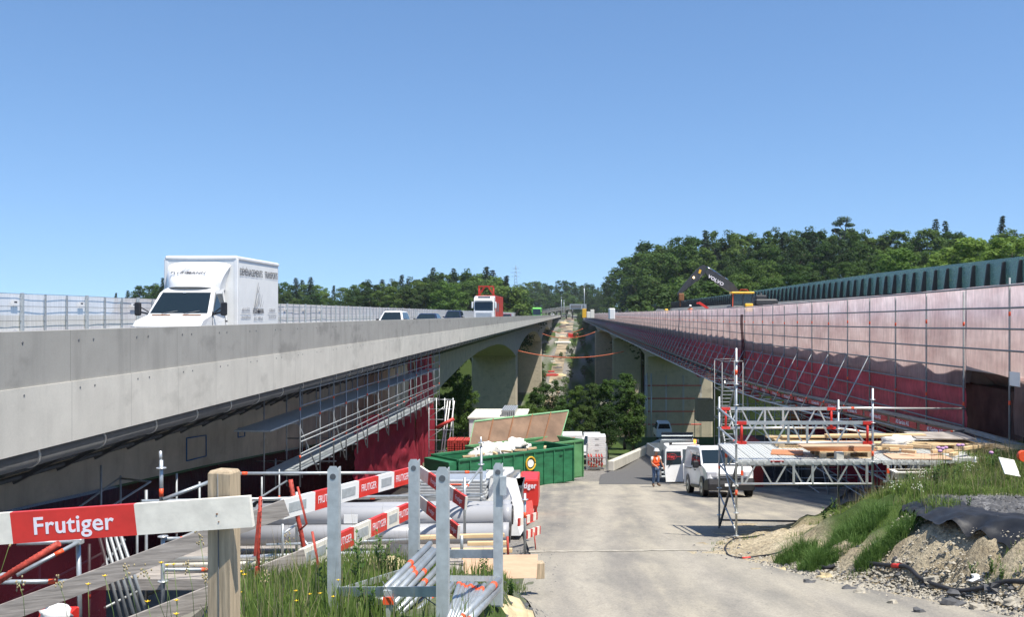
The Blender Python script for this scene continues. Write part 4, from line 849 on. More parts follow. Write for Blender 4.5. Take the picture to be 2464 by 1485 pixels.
# outrigger brackets: horizontal tubes, slanted struts and the rail along their tips
def obot(y): return nbot(y)-.05
mb = MB(); mb.mtube((8.95,0,0),(10.4,0,0),.024,(.35,),6); og = mb.build('outrigger', ['galvanised','orange mark'], SC); rep(og, 80, lambda i: (0, yp[i+6], obot(yp[i+6])))
mb = MB(); mb.mtube((9.0,0,0),(NX-.02,0,2.15),.024,(.2,),6); dg_ = mb.build('brace', ['galvanised','orange mark'], SC); rep(dg_, 80, lambda i: (0, yp[i+6], obot(yp[i+6])))
mb = MB()
for i in range(86, 280): mb.tube((8.95,yp[i],obot(yp[i])),(10.4,yp[i],obot(yp[i])),.03,4); mb.tube((9.0,yp[i],obot(yp[i])),(NX-.02,yp[i],obot(yp[i])+2.15),.03,4)
mb.build('brace', 'galvanised', SC, 'stuff')
mb = MB(); mb.path([(8.97, y, obot(y)-.03) for y in yp[4:280]], .035, 5); mb.build('tip_rail', 'galvanised', SC)
mb = MB(); mb.path([(NX, y, obot(y)-.03) for y in yp[2:280]], .03, 5); mb.build('bottom_rail', 'galvanised', SC)
mb = MB(); mb.grid(lambda u, v: (10.3+.8*v, 40+620*u, obot(40+620*u)-.14), 100, 1); mb.build('platform', 'dark steel', SC)
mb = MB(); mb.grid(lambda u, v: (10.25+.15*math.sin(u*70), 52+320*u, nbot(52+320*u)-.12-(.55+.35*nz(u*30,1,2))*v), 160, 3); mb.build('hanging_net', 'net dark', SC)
# wrapped joint in the netting and the notice by the opening
mb = MB(); mb.grid(lambda u, v: (NX-.07, 55.4+.9*u+.2*math.sin(v*9), -3.6+3.6*v), 3, 12); mb.build('net_overlap', 'net maroon shade', SC)
nb_ = tag(mb_ := (lambda: (lambda m_: (m_.box(NX-.07,NX-.06,21.35,21.85,-1.62,-1.30), m_.build('notice', 'white paint'))[1])(MB()))(), 'white paper notice hanging on the scaffold post beside the dark opening', 'notice')
# support scaffold under the right bridge, in the dark
US = thing('support_scaffold', 'dense scaffold with red netting standing in the shade under the right bridge', 'scaffold', (12, 36, -7.5))
mb = MB(); gr_ = []
for ix, x in enumerate((10.6, 12.6, 14.6, 16.6)):
    for y in np.arange(29, 62, 2.57):
        mb.tube((x,y,gz(x,y)-.1),(x,y,-4.4),.026,5)
mb.build('post', 'galvanised', US, 'stuff')
mb = MB()
for z0 in (-4.6,-5.6,-6.6,-7.6):
    for x in (10.6, 12.6): mb.tube((x,29,z0),(x,60,z0),.024,5)
    for y in np.arange(29, 62, 2.57): mb.tube((10.6,y,z0),(16.6,y,z0),.024,4)
for y in np.arange(29, 58, 5.14): mb.tube((10.6,y,gz(10.6,y)),(10.6,y+2.57,-4.8),.024,4); mb.tube((10.6,y,-5),(12.6,y,-7.4),.024,4)
mb.build('rail', 'galvanised', US, 'stuff')
for k, (y0, y1, x, z0, z1) in enumerate(((40,58,13.2,-8,-4.6),(29,37,17,-6.5,-4.5),(30,44,15.5,-7.6,-5.2))):
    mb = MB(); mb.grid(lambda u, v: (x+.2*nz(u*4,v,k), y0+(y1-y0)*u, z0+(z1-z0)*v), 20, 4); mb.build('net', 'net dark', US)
mb = MB(); mb.box(17.2,17.4,26,70,-12,-4); mb.build('shade_backing', 'clay', US)  # solid dark panel, not a net, added to hide sunlit ground under the deck
# stair tower hanging down to the yard
ST = thing('stair_tower', 'slim aluminium stair tower hanging below the netting of the right bridge', 'scaffold stair', (8.2, 46, -8))
mb = MB()
for x, y in ((7.3,46),(8.3,46),(7.3,48.4),(8.3,48.4)): mb.tube((x,y,gz(x,y)),(x+.0,y,-2.3),.024,6)
mb.build('post', 'scaffold grey shaded', ST)
mb = MB()
for k in range(4):
    z = -7.6+1.45*k
    for y in (46, 48.4): mb.tube((7.3,y,z),(8.3,y,z),.02,5); mb.tube((7.3,y,z+1),(8.3,y,z+1),.02,5)
    for x in (7.3, 8.3): mb.tube((x,46,z+1),(x,48.4,z+1),.02,5)
mb.build('rail', 'scaffold grey shaded', ST)
mb = MB()
for k in range(3):
    z = -7.6+1.45*k
    for x in (7.45, 8.0): mb.bar((x,46.1 if k%2 else 48.2,z),(x,48.2 if k%2 else 46.1,z+1.45),.05,.12)
    for s_ in range(7): f = (s_+.5)/7; y = (46.1+2.1*f) if k%2 else (48.2-2.1*f); mb.box(7.42,8.02,y-.1,y+.1,z+1.45*f,z+1.45*f+.03)
mb.build('stair_flight', 'galvanised', ST)
# scaffolding frame round the right pier, with red rails and a wooden stair
PS = thing('pier_scaffold', 'scaffold frame with red rails round the first pier of the right bridge', 'scaffold', (12.3, 154, -18))
mb = MB()
for x in (12.2, 13.2, 15.6, 18.4, 21.2):
    for y in (155, 156.3): mb.tube((x,y,-24),(x,y,-9.9),.05,5)
for x in (12.4, 13.1): mb.tube((x,154.6,-24),(x,154.6,-9.5),.12,5)
mb.build('post', 'galvanised', PS)
mb = MB()
for z in (-11.5,-13.6,-15.7,-17.8): mb.tube((12.2,154.9,z),(21.2,154.9,z),.09,5)
mb.build('rail', 'worn red', PS)
# ------------------------------------------------------------------ truss platform in front of the right bridge
PF = thing('scaffold_platform', 'galvanised scaffold platform on lattice girders with a timber-covered deck and red-ended railings', 'scaffold platform', (3.47, 20, gz(3.47, 20)))
xa, xb_ = 3.47, 6.32; ya, yb2 = 20.0, 22.6
def Z(py, Y): return (VY-py)/F*Y
def ringpost(x, y, z0, z1, rings, marks, name='post'):
    mb = MB(); mb.tube((x,y,z0),(x,y,z1),.0245,10); mb.m = 1
    for z in marks: mb.tube((x,y,z-.055),(x,y,z+.055),.0265,10)
    mb.m = 2
    for z in rings: mb.cyl((x,y,z), .058, .012, 'Z', 12)
    mb.tube((x,y,z1-.18),(x,y,z1),.019,8)
    return mb.build(name, ['galvanised','orange mark','aluminium'], PF)
ringpost(xa, ya, gz(xa,ya), Z(838,ya), [Z(p,ya) for p in (870,925,975,1022,1068,1113,1166,1235,1290)], [Z(p,ya) for p in (896,1186)])
ringpost(3.52, 22.6, gz(3.52,22.6), Z(955,22.6), [Z(p,22.6) for p in (984,1030,1072,1175,1240)], [Z(1123,22.6)])
ringpost(xb_, ya, gz(xb_,ya), Z(935,ya), [Z(p,ya) for p in (962,1018,1070,1112)], [Z(1092,ya)])
ringpost(6.22, 22.2, gz(6.2,22.2), Z(962,22.2), [Z(p,22.2) for p in (984,1018,1032)], [])
ringpost(8.46, ya, gz(8.46,ya)-.1, Z(1100,ya), [Z(1112,ya)], [])
def lattice(x0, x1, y, zt, zb, n, reds=False, verts=(.5,)):
    mb = MB(); mb.bar((x0,y,zt),(x1,y,zt),.05,.07); mb.tube((x0,y,zb),(x1,y,zb),.024,8); L = x1-x0
    a0 = .12; step = (L-2*a0)/n
    for i in range(n):
        xs_ = x0+a0+i*step; up_ = i % 2 == 0
        mb.bar((xs_+.04,y,zb if up_ else zt),(xs_+step-.04,y,zt if up_ else zb),.03,.03)
    for f in verts: mb.bar((x0+L*f,y,zb),(x0+L*f,y,zt),.045,.045)
    g = mb.build('lattice_girder', 'aluminium', PF)
    if reds:
        for x in (x0+.09, x1-.09): mb = MB(); mb.tube((x,y-.005,zb),(x,y-.005,zt),.028,8); mb.box(x-.1,x+.1,y-.035,y+.035,zt-.035,zt+.035); mb.box(x-.1,x+.1,y-.03,y+.03,zb-.03,zb+.03); mb.build('end_post', 'red paint', g)
    else:
        mb = MB()
        for x in (x0+.1, x1-.1): mb.bar((x,y,zb),(x,y,zt),.045,.045)
        mb.m = 1; mb.box(x0+.075,x0+.125,y-.026,y+.026,zb+.18,zb+.28); mb.build('end_post', ['aluminium','orange mark'], g)
lattice(xa+.02, xb_-.02, ya, Z(1018,ya), Z(1066,ya), 8, True, (.38,.52)); lattice(xa+.02, xb_-.02, ya, Z(1115,ya), Z(1165,ya), 8, False, (.42,.56))
lattice(3.55, 6.2, 22.4, Z(984,22.4), Z(1030,22.4), 8, True, (.38,.54)); lattice(xb_+.22, 7.72, ya, Z(1115,ya), Z(1160,ya), 5, False, ())
lattice(3.55, 6.2, 22.4, Z(1075,22.4)-.03, Z(1120,22.4), 8, False, (.5,))
mb = MB()
for p0, p1 in ((984,1018),(1030,1066),(1072,1113)): mb.mtube((3.52,22.6,Z(p0,22.6)),(xa,ya,Z(p1,ya)),.024,(.9,) if p0==1030 else (),8)
mb.tube((3.52,22.6,Z(1118,22.6)),(xa,ya,Z(1166,ya)),.02,8); mb.tube((3.52,22.6,Z(1072,22.6)),(xa,ya,Z(1235,ya)),.02,8); mb.tube((3.52,22.6,Z(1188,22.6)),(xa,ya,Z(1280,ya)),.02,8)
mb.build('cross_tube', ['galvanised','orange mark'], PF)
mb = MB(); mb.tube((3.50,22.4,Z(1265,22.4)),(3.50,20.1,Z(1120,20.1)),.03,8); mb.tube((3.5,22.6,Z(1252,22.6)),(6.2,22.2,Z(1257,22.2)),.024,8); mb.build('brace', 'dark steel', PF)
zd = Z(1108,ya)
def hrail(a, b_, marks, name='rail'): mb = MB(); mb.mtube(a, b_, .024, marks, 8); return mb.build(name, ['aluminium','orange mark'], PF)
hrail((6.22,22.2,Z(982,22.2)), (10.0,24.2,Z(984,24.2)), (.10,)); hrail((6.22,22.2,Z(1031,22.2)), (7.9,22.9,Z(1052,22.9)), (.3,)); hrail((7.8,22.9,Z(1052,22.9)), (10.0,24.3,Z(1036,24.3)), (.6,.8))
# deck boards
def deckboard(i):
    x0 = xa+.02+.335*i; mb = MB(); mb.box(x0,x0+.315,ya-.02,yb2+.05,zd-.06,zd,None)
    for k in range(4): mb.box(x0+.03+.07*k,x0+.055+.07*k,ya,yb2,zd,zd+.006)
    mb.m = 1
    if i == 2: mb.box(x0+.02,x0+.3,ya-.025,ya-.02,zd-.05,zd-.01)
    for q in (.06,.22): mb.m = 0; mb.box(x0+q,x0+q+.04,ya-.04,ya+.02,zd-.07,zd-.03)
    return mb.build('deck_board', ['deck alu','sign red'], PF)
pm('deck alu', (.56,.57,.54), .5, .25, .1, 5, .1, (9,1,1))
for i in range(14): deckboard(i)
mb = MB(); mb.box(8.2,10.2,20.4,23.8,zd-.12,zd-.02); mb.build('deck_board', 'deck alu', PF)
# timber on the deck
def pallet(name_label, x, y, z, rz=0, sx=1., group='pallets on the scaffold platform'):
    o = proto('pallet', name_label, 'pallet', group)
    mb = MB()
    for k in range(5): mb.box(-.6,.6,-.4+.165*k,-.4+.165*k+.12,.122,.144)
    mb.build('top_board', 'new wood', o); mb = MB()
    for k in (-.4, -.05, .3): mb.box(-.6,.6,k,k+.1,0,.022)
    mb.build('bottom_board', 'new wood', o)
    for x_ in (-.6,-.07,.46):
        for k in (-.4,-.05,.3): mb = MB(); mb.box(x_,x_+.14,k,k+.1,.022,.122); mb.build('block', 'post wood', o)
    return place(o, (x,y,z), rz, (sx,1,1))
pallet('light wooden pallet at the back left of the platform deck', 5.35, 22.2, zd, 0); pallet('weathered pallet under the stack of orange formwork panels', 5.85, 20.65, zd, .02, .95)
pallet('pallet at the right rear of the deck under loose timber', 8.6, 21.8, zd, .15); pallet('pallet lying alone before the red toe board of the opening', 9.55, 21.3, zd-.02, -.4)
def slab(name, label, cat, x0, x1, y0, y1, z0, z1, mat, rz=0, group=None, c=0.004):
    mb = MB(); cx, cy = (x0+x1)/2, (y0+y1)/2; mb.box(x0-cx,x1-cx,y0-cy,y1-cy,0,z1-z0,None,c); o = mb.build(name, mat); tag(o, label, cat, group); return place(o, (cx,cy,z0), rz)
for k in range(4): slab('shuttering_board', ['lowest','second lowest','second highest','topmost'][k]+' orange-edged formwork panel stacked on the pallet in the middle of the deck', 'formwork panel', 5.05-.05*k,6.5-.03*k,20.3,21.15,zd+.145+.028*k,zd+.171+.028*k,'orange ply' if k < 3 else 'ply', .012*k, 'orange formwork panels stacked on the pallet')
slab('shuttering_board', 'single brown formwork panel lying flat on the bare deck boards', 'formwork panel', 4.42,5.1,20.65,21.35,zd+.006,zd+.03,'orange ply', -.25)
slab('plywood_sheet', 'pale plywood sheet overhanging the right part of the deck', 'plywood', 6.75,8.0,20.0,20.7,zd+.01,zd+.035,'ply', -.06)
for k, (x0, x1, y, z, m_) in enumerate(((4.6,6.6,22.35,.16,'new wood'),(4.9,7.6,22.1,.19,'new wood'),(5.9,8.2,22.0,.24,'new wood'),(6.5,8.9,21.6,.12,'new wood'))):
    slab('plank', ('pale plank lying across the back pallet','long pale plank behind the formwork stack','upper pale plank near the white sack','plank on the right rear of the deck')[k], 'plank', x0,x1,y,y+.24,zd+z,zd+z+.04,m_,.03*(k-1),'pale planks on the platform')
for k in range(16):
    x = rnd.uniform(6.6,9.4); y = rnd.uniform(20.4,21.6); L = rnd.uniform(.2,.8); slab('timber_offcut', 'short pale timber offcut at the right end of the deck', 'timber', x,x+L,y,y+.09,zd+.03+.05*(k%3),zd+.10+.05*(k%3),'new wood',rnd.uniform(-.9,.9),'offcuts scattered on the platform')
slab('duckboard', 'grey slatted wooden panel at the right rear of the deck', 'panel', 7.9,9.2,21.6,22.8,zd+.22,zd+.25,'grey wood', -.1)
def lump(name, label, cat, c, r, sc, mat, seed, amp=.3, n=14, m=9, group=None, fr=2., smo=True):
    mb = MB(); mb.ball((0,0,0), 1, n, m, (1,1,1), smo); rng = V((seed*7.1, seed*3.3, 0))
    mb.v = [tuple(V((v[0]*sc[0], v[1]*sc[1], v[2]*sc[2]))*r*(1+amp*noise.noise(V(v)*fr+rng))) for v in mb.v]; o = mb.build(name, mat); o.location = c; return tag(o, label, cat, group)
lump('white_sack', 'white woven sack lying on the planks in the middle of the platform', 'sack', (7.25,21.2,zd+.24), .26, (1.35,.8,.5), 'sack white', 3, .5)
slab('concrete_block', 'small grey block under the front edge of the formwork pallet', 'block', 5.57,5.73,20.05,20.2,zd,zd+.16,'fascia light',.1)
# white box girder leaning below the platform
mb = MB(); mb.box(6.72,7.62,19.6,19.85,Z(1152,19.7),Z(1133,19.7)); mb.box(6.62,7.66,19.5,19.9,Z(1136,19.7),Z(1133,19.7)); tag(mb.build('steel_trough', 'cream paint'), 'long cream painted steel trough lying under the right part of the platform', 'trough')
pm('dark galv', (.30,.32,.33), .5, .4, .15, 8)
# ------------------------------------------------------------------ yard on the left: scaffold hung under the left bridge
HS = thing('hanging_scaffold', 'grey scaffold hung under the left bridge with two walkways', 'scaffold', (-9, 32, -5.5))
ybay = [F*9/(VX-p) for p in (722,770,803,833,860,884,910,935,956,972,988,1002,1013,1030,1044,1057)]
def zlo(y): return float(np.interp(y, [31.9,66], [-5.25,-5.8]))
def zup(y): return float(np.interp(y, [31.9,66], [-3.55,-3.75]))
for i, y in enumerate(ybay):
    mb = MB(); mb.tube((-9.0,y,zlo(y)-.5),(-9.0,y,-2.15),.03,6); mb.m = 1; mb.tube((-9,y,-3.2-.4*(i%2)),(-9,y,-3.1-.4*(i%2)),.034,6); mb.tube((-9,y,-4.8),(-9,y,-4.7),.034,6)
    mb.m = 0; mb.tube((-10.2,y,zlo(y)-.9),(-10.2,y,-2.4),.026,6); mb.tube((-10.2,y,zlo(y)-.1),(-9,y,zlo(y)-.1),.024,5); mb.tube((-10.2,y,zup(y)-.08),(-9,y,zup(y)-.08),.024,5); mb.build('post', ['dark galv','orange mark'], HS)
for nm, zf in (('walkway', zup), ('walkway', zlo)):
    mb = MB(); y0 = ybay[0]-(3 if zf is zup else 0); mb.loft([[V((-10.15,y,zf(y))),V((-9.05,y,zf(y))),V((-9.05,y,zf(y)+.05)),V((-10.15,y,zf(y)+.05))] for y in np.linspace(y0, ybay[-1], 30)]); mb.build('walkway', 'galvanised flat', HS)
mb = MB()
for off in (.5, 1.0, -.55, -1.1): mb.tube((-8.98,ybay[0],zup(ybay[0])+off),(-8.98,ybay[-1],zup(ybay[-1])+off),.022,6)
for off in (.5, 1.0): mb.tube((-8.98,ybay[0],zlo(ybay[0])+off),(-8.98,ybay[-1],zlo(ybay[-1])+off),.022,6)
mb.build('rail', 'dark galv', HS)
for i in range(0, 15, 2): mb = MB(); mb.tube((-9.05,ybay[i],zup(ybay[i])-.1),(-9.05,ybay[i+1],zlo(ybay[i+1])-.4),.026,6); mb.build('brace', 'dark galv', HS)
for i in range(1, 13, 2): mb = MB(); mb.tube((-12.6,ybay[i],-5.9+.2*(i%3)),(-9.4,ybay[i],-5.9+.2*(i%3)),.03,5); mb.tube((-10.6,ybay[i],-6.3),(-10.6,ybay[i],-5.2),.03,5); mb.build('bracket', 'dark galv', HS)
# red nets under the left bridge; the girder net's shade is in its colour
def nett(name, label, fn, nu, nv, mat='net dark', th=None): mb = MB(); mb.grid(fn, nu, nv); return tag(mb.build(name, mat), label, 'net')
nett('red_net', 'red net coloured dark for shade, closing the space below the girder of the left bridge', lambda u, v: (-12.9+.15*nz(u*20,v*3,1), 14+65*u, float(np.interp(14+65*u, gy, gb))-.05-(5.5-1.5*u)*v), 90, 12, 'net maroon shade')
def drape(u, v):      # pulled over the walkway and hanging in folds
    y = 43+19*u; zt = zlo(y)+.2+3.0*float(sm(.70,.99,u))+.35*math.sin(u*8); zb = gz(-9,y)+.3+1.6*(1-u)
    x = -9.75+.07*math.sin(u*34+v*2.5)+.18*nz(u*7,v*2,3)-.5*float(sm(.75,1,u))*(1-v)
    return (x, y, zb+(zt-zb)*(1-v))
nett('red_net', 'bright red net draped over the walkway under the left bridge and hanging in folds', drape, 90, 24, 'net drape')
nett('red_net', 'tall red net strip hanging beside the first column of the left bridge', lambda u, v: (-9.9+.15*math.sin(u*18+v*3), 61+8*u, -2.9-7.2*v), 24, 14, 'net drape')
# stair scaffold beyond it
SS = thing('stair_scaffold', 'free-standing scaffold tower with white sloping tubes beside the red nets', 'scaffold', (at(1060,1000,62).x, 62, gz(-8,62)))
def S(px, py, Y=62): return at(px, py, Y)
mb = MB()
for px in (1032, 1050, 1070, 1090):
    for Y in (62, 64.5): a = S(px,960+(10 if px in (1032,) else 0),Y); mb.tube((a.x,Y,gz(a.x,Y)),(a.x,Y,S(px,958,Y).z),.03,6)
mb.build('post', 'galvanised', SS); mb = MB()
for py in (962,985,1010,1035,1060,1085,1105): mb.tube(S(1032,py),S(1090,py),.024,6); mb.tube(S(1090,py),S(1092,py-1,64.5),.024,6)
for py in (985,1035,1085): mb.tube(S(1032,py+20),S(1068,py-5),.024,6)
mb.build('rail', 'galvanised', SS); mb = MB()
for px in (1083, 1093, 1077): mb.tube(S(px,965,61.8),S(px-18,1110,61.8),.04,6)
mb.build('sloping_tube', 'white paint', SS); mb = MB(); mb.tube(S(1050,1030,61.5),S(1092,1008,61.5),.14,4); mb.build('rolled_sheet', 'worn red', SS)
# ------------------------------------------------------------------ green skips
def skip(name, label, A, B, zbt, h, dpt_, mat, lid=False, rib=True):
    "A, B: near bottom corners left and right (x, y); the bin reaches dpt_ behind them"
    A = V((*A, zbt)); B = V((*B, zbt)); ux = (B-A).normalized(); uy = V((-ux.y, ux.x, 0)); L = (B-A).length
    o = thing(name, label, 'skip', A); P = lambda x, y, z: A+ux*x+uy*y+V((0,0,z)); M = Matrix.Translation(A) @ Matrix((ux, uy, V((0,0,1)))).transposed().to_4x4()
    mb = MB(); mb.box(.12,L-.10,.06,dpt_-.06,.16,h,M); mb.v = mb.v; body = None; mb = MB()
    mb.box(0,L,0,.05,.16,h,M); mb.box(0,L,dpt_-.05,dpt_,.16,h,M); mb.box(0,.05,0,dpt_,.16,h,M); mb.box(L-.05,L,0,dpt_,.16,h,M); mb.box(0,L,0,dpt_,.16,.22,M)
    mb.box(-.02,L+.02,-.06,.07,h-.14,h,M,.02); mb.box(-.02,L+.02,dpt_-.07,dpt_+.06,h-.14,h,M,.02); mb.box(L-.07,L+.05,0,dpt_,h-.14,h,M,.02); mb.box(-.05,.07,0,dpt_,h-.14,h,M,.02)
    n = int(L/.66)
    for k in range(n+1): x = L*k/n; mb.box(x-.035,x+.035,-.055,0,.16,h-.14,M)
    mb.box(L-.02,L+.05,-.055,.06,.16,h,M)
    body = mb.build('body', mat, o); mb = MB()
    for y in (.4, dpt_-.55): mb.box(.3,L-.3,y,y+.14,0,.16,M)
    mb.build('skid', mat, o); mb = MB()
    for x in (.5, L-.6):
        for y in (.25, dpt_-.35): mb.cyl(P(x,y,.09), .09, .16, 'X', 10)
    mb.build('roller', 'dark steel', o)
    mb = MB(); mb.box(L-.95,L-.75,-.065,-.05,h-.42,h-.30,M); mb.build('lug', mat, o)
    return o, P, M, L, h
zs = gz(-1, 49)-.05
s1, P1, M1, L1, h1 = skip('skip', 'long green ribbed skip full of white rubble sacks, in front of the lighter skip', (-5.45,46.7), (.15,51.6), -9.15, 2.08, 2.4, 'green paint')
mb = MB(); mb.path([P1(L1*.60+.30*math.cos(a),-.07,1.42+.33*math.sin(a)) for a in np.linspace(0,6.2,22)], .045, 5); mb.m = 1
q = frame(P1(L1*.60,-.08,1.42), M1.to_3x3() @ V((1,0,0)), M1.to_3x3() @ V((0,-1,0))); mb.loft([[q @ V((.2*math.cos(a),.2*math.sin(a),z)) for a in np.linspace(0,5.9,14)] for z in (-.06,0)]); mb.build('ring_sticker', ['yellow paint','white paint'], s1)
mb = MB(); mb.box(-.5,.0,.1,2.3,.3,1.95,M1); mb.build('tailgate', 'green paint', s1)
s2, P2, M2, L2, h2 = skip('skip', 'light green skip behind with its rusty brown lid standing open', (-4.2,51.2), (.72,55.6), -9.6, 2.35, 2.4, 'light green paint')
lidq = [at(1141,1015,55.5), at(1368,989,59.0), at(1347,1062,57.0), at(1125,1092,53.8)]
pm('lid inside', (.17,.105,.065), .8, 0, .3, .8, .2, col2=(.24,.15,.095))
nl = (lidq[1]-lidq[0]).cross(lidq[3]-lidq[0]).normalized(); nl = nl if nl.y > 0 else -nl
mb = MB(); mb.loft([lidq, [p+nl*.05 for p in lidq]]); ld = mb.build('lid', 'lid inside', s2)
mb = MB()
for a, b_, w_ in ((0,1,.10),(1,2,.05),(3,0,.04)): mb.bar(lidq[a]-nl*.0, lidq[b_]-nl*.0, w_, w_, nl)
mb.build('lid_edge', 'light green paint', ld); mb = MB()
for f in (.19,.40,.60,.80): mb.bar(lidq[0].lerp(lidq[1],f)-nl*.04, lidq[3].lerp(lidq[2],f)-nl*.04, .07, .07, nl)
mb.build('lid_rib', 'rust', ld)
for k, (f, g, r, s_) in enumerate(((.27,.35,.42,1),(.36,.5,.5,2),(.45,.55,.55,3),(.55,.6,.42,4),(.63,.6,.46,5),(.70,.65,.36,6),(.20,.3,.30,7))):
    p = P1(L1*f, 2.4*g, h1-.02+.12*math.sin(k*2)); lump('rubble_sack', 'crumpled white rubble sack heaped in the front green skip', 'sack', p, r, (1.2,1,.75), 'sack white', s_, .7, 16, 10, 'white sacks in the green skip', 2.6)
for k in range(7): p = P1(L1*(.1+.11*k), .25+.1*(k%2), h1+.03); slab('timber_scrap', 'scrap of timber on the rubbish in the front green skip', 'timber', p.x-.3,p.x+.35,p.y,p.y+.12,p.z-.04,p.z+.05,'new wood',.5+.7*k,'timber scraps in the green skip')
# white hut behind the skips
HT = thing('site_hut', 'white flat-roofed site hut behind the open skip lid', 'hut', at(1190,1100,70)); a = at(1128,1010,70); b_ = at(1262,1010,70)
mb = MB(); mb.box(a.x,b_.x,70,74,-11.5,-7.65,None,.04); mb.build('wall', 'block white', HT); mb = MB(); mb.box(a.x-.1,b_.x+.1,69.9,76,-7.65,-7.5,None,.03); mb.build('roof', 'insulation', HT)
mb = MB()
for k in range(7): mb.box(at(1206+5*k,0,70).x,at(1209+5*k,0,70).x,70.1,74,-7.5,-7.02)
tag(mb.build('aluminium_boards', 'aluminium'), 'small bundle of aluminium panels standing on the roof of the white hut', 'panels')
# stacks of formwork between skip and kerb
def stack(name, label, cat, x0, x1, y0, d, n, dz, zb, mats, gap=.012, jit=.03):
    o = thing(name, label, cat, (x0, y0, zb)); 
    for k in range(n):
        j = rnd.uniform(-jit, jit); mb = MB(); mb.box(x0+j,x1+j,y0,y0+d,zb+k*dz,zb+(k+1)*dz-gap,None,.01); mb.m = 1
        if k % 3 == 1: mb.box(x0+j+.4*(x1-x0),x0+j+.62*(x1-x0),y0-.006,y0,zb+k*dz+.01,zb+(k+1)*dz-gap-.01)
        mb.build('panel', mats, o)
    return o
a = at(1354,0,68); b_ = at(1402,0,68)
stack('formwork_stack', 'tall stack of white formwork panels with orange marks right of the green skips', 'stack', a.x,b_.x,68,2.2,18,.135,gz(0,68)+.05,['white paint','orange mark'])
a = at(1412,0,68.5); b_ = at(1460,0,68.5); zb = gz(1.9,68.5)
stack('panel_stack', 'stack of grey white panels standing behind the red props', 'stack', a.x+.1,b_.x,70,1.6,15,.14,zb+.1,['white paint','aluminium'])
PC_ = thing('prop_cage', 'wire pallet cage filled with red steel props beside the white formwork stack', 'cage', (a.x,68.2,zb))
mb = MB()
for x in (a.x, b_.x):
    for y in (68.2, 69.5): mb.bar((x,y,zb),(x,y,zb+1.75),.06,.06)
for z in (.15,.9): mb.bar((a.x,68.2,zb+z),(b_.x,68.2,zb+z),.05,.05)
mb.build('frame', 'galvanised', PC_)
for r_ in range(7):
    for c_ in range(6): x = a.x+.12+.19*c_+.04*(r_%2); mb = MB(); mb.tube((x,68.24+.05*rnd.random(),zb+.27+.115*r_),(x,69.4,zb+.27+.115*r_),.055,7); mb.build('prop', 'brick red' if (r_+c_) % 4 else 'aluminium', PC_)
PN = thing('prop_bundle', 'bundles of red lattice props stacked beside the left end of the open skip', 'bundle', at(1100,1105,56))
for k in range(3):
    x0 = at(1076+19*k,0,56).x; 
    for r_ in range(9): 
        mb = MB(); 
        for c_ in range(3): mb.box(x0+.14*c_,x0+.14*c_+.11,56,57.4,-8.5+.13*r_,-8.41+.13*r_)
        mb.build('prop_row', 'brick red' if r_ % 3 else 'worn red', PN)
mb = MB(); mb.box(at(1076,0,56).x,at(1132,0,56).x,56.1,57.3,gz(-6,56),-8.5); mb.build('base_stack', 'galvanised', PN)
# concrete kerb barrier elements along the ramp
def barrier(p, q, label):
    mb = MB(); p = V(p); q = V(q); mb.bar(p+V((0,0,.36)), q+V((0,0,.36)), .45, .72, V((0,0,1)), .05); tag(mb.build('concrete_barrier', 'fascia light'), label, 'barrier', 'concrete barriers along the ramp')
for k, (xa_, ya_, xc, yc) in enumerate(((1470,66,1531,80),(1533,80.5,1592,98))):
    a = at(xa_,1068,ya_); b_ = at(xc,1068,yc); barrier((a.x,ya_,gz(a.x,ya_)), (b_.x,yc,gz(b_.x,yc)), ('left long white concrete barrier along the dark ramp','right long white concrete barrier along the dark ramp, next to the parked van')[k])
# corrugated steel screen and containers in the shade
mb = MB(); x0 = at(1592,0,58).x; x1 = at(1668,0,58).x; zb = gz(6,58)
prof = [(x0,58+(.10 if k%2 else -.02),zb+.02+2.7*k/22) for k in range(23)]
mb.loft([[V((x0,y,z)) for _,y,z in prof]+[V((x0,y+.02,z)) for _,y,z in prof][::-1], [V((x1,y,z)) for _,y,z in prof]+[V((x1,y+.02,z)) for _,y,z in prof][::-1]]); tag(mb.build('corrugated_screen', 'corrugated'), 'upright corrugated steel sheet screen behind the worker and the delivery van', 'screen')
slab('dark_container', 'dark container in the shade under the right bridge behind the van', 'container', 9.6,13.5,55,58,gz(11,56)-.1,gz(11,56)+2.3,'dark steel', 0, None, .03)
slab('red_container', 'red container in the shade at the left of the platform girders', 'container', 8.6,9.5,47,50,gz(9,48)-.1,gz(9,48)+2.3,'brick red', 0, None, .03)
slab('wooden_crate', 'wooden crate in the shade under the right bridge, below the pier scaffold', 'crate', 13.3,15.0,100,102,-11.2,-8.9,'post wood', 0, None, .02)
# ------------------------------------------------------------------ far things between and on the bridges
OV = thing('road_overpass', 'distant road overpass crossing behind the green coach', 'bridge', (-20, 720, 0)); mb = MB()
pts = [(1296,752,700),(1320,748,700),(1350,744,700),(1380,740,700),(1400,738,700)]; mb.loft([[at(px,py,Y)+V((0,0,-1.2)), at(px,py,Y)+V((0,8,-1.2)), at(px,py,Y)+V((0,8,.6)), at(px,py,Y)+V((0,0,.6))] for px, py, Y in pts]); mb.build('deck', 'concrete dark', OV)
mb = MB(); mb.path([at(px,py-4.5,Y-1) for px, py, Y in pts], .12, 4); mb.path([at(px,py-3,Y-1) for px, py, Y in pts], .1, 4); mb.build('railing', 'aluminium', OV)
mb = MB(); mb.box(at(1339,0,705).x,at(1341,0,705).x,703,706,-3,3); mb.build('pier', 'concrete dark', OV)
GS = thing('gantry_sign', 'dark electronic gantry sign over the far end of the bridges', 'sign', at(1393,760,380)); a = at(1371,732,380); b_ = at(1411,744,380)
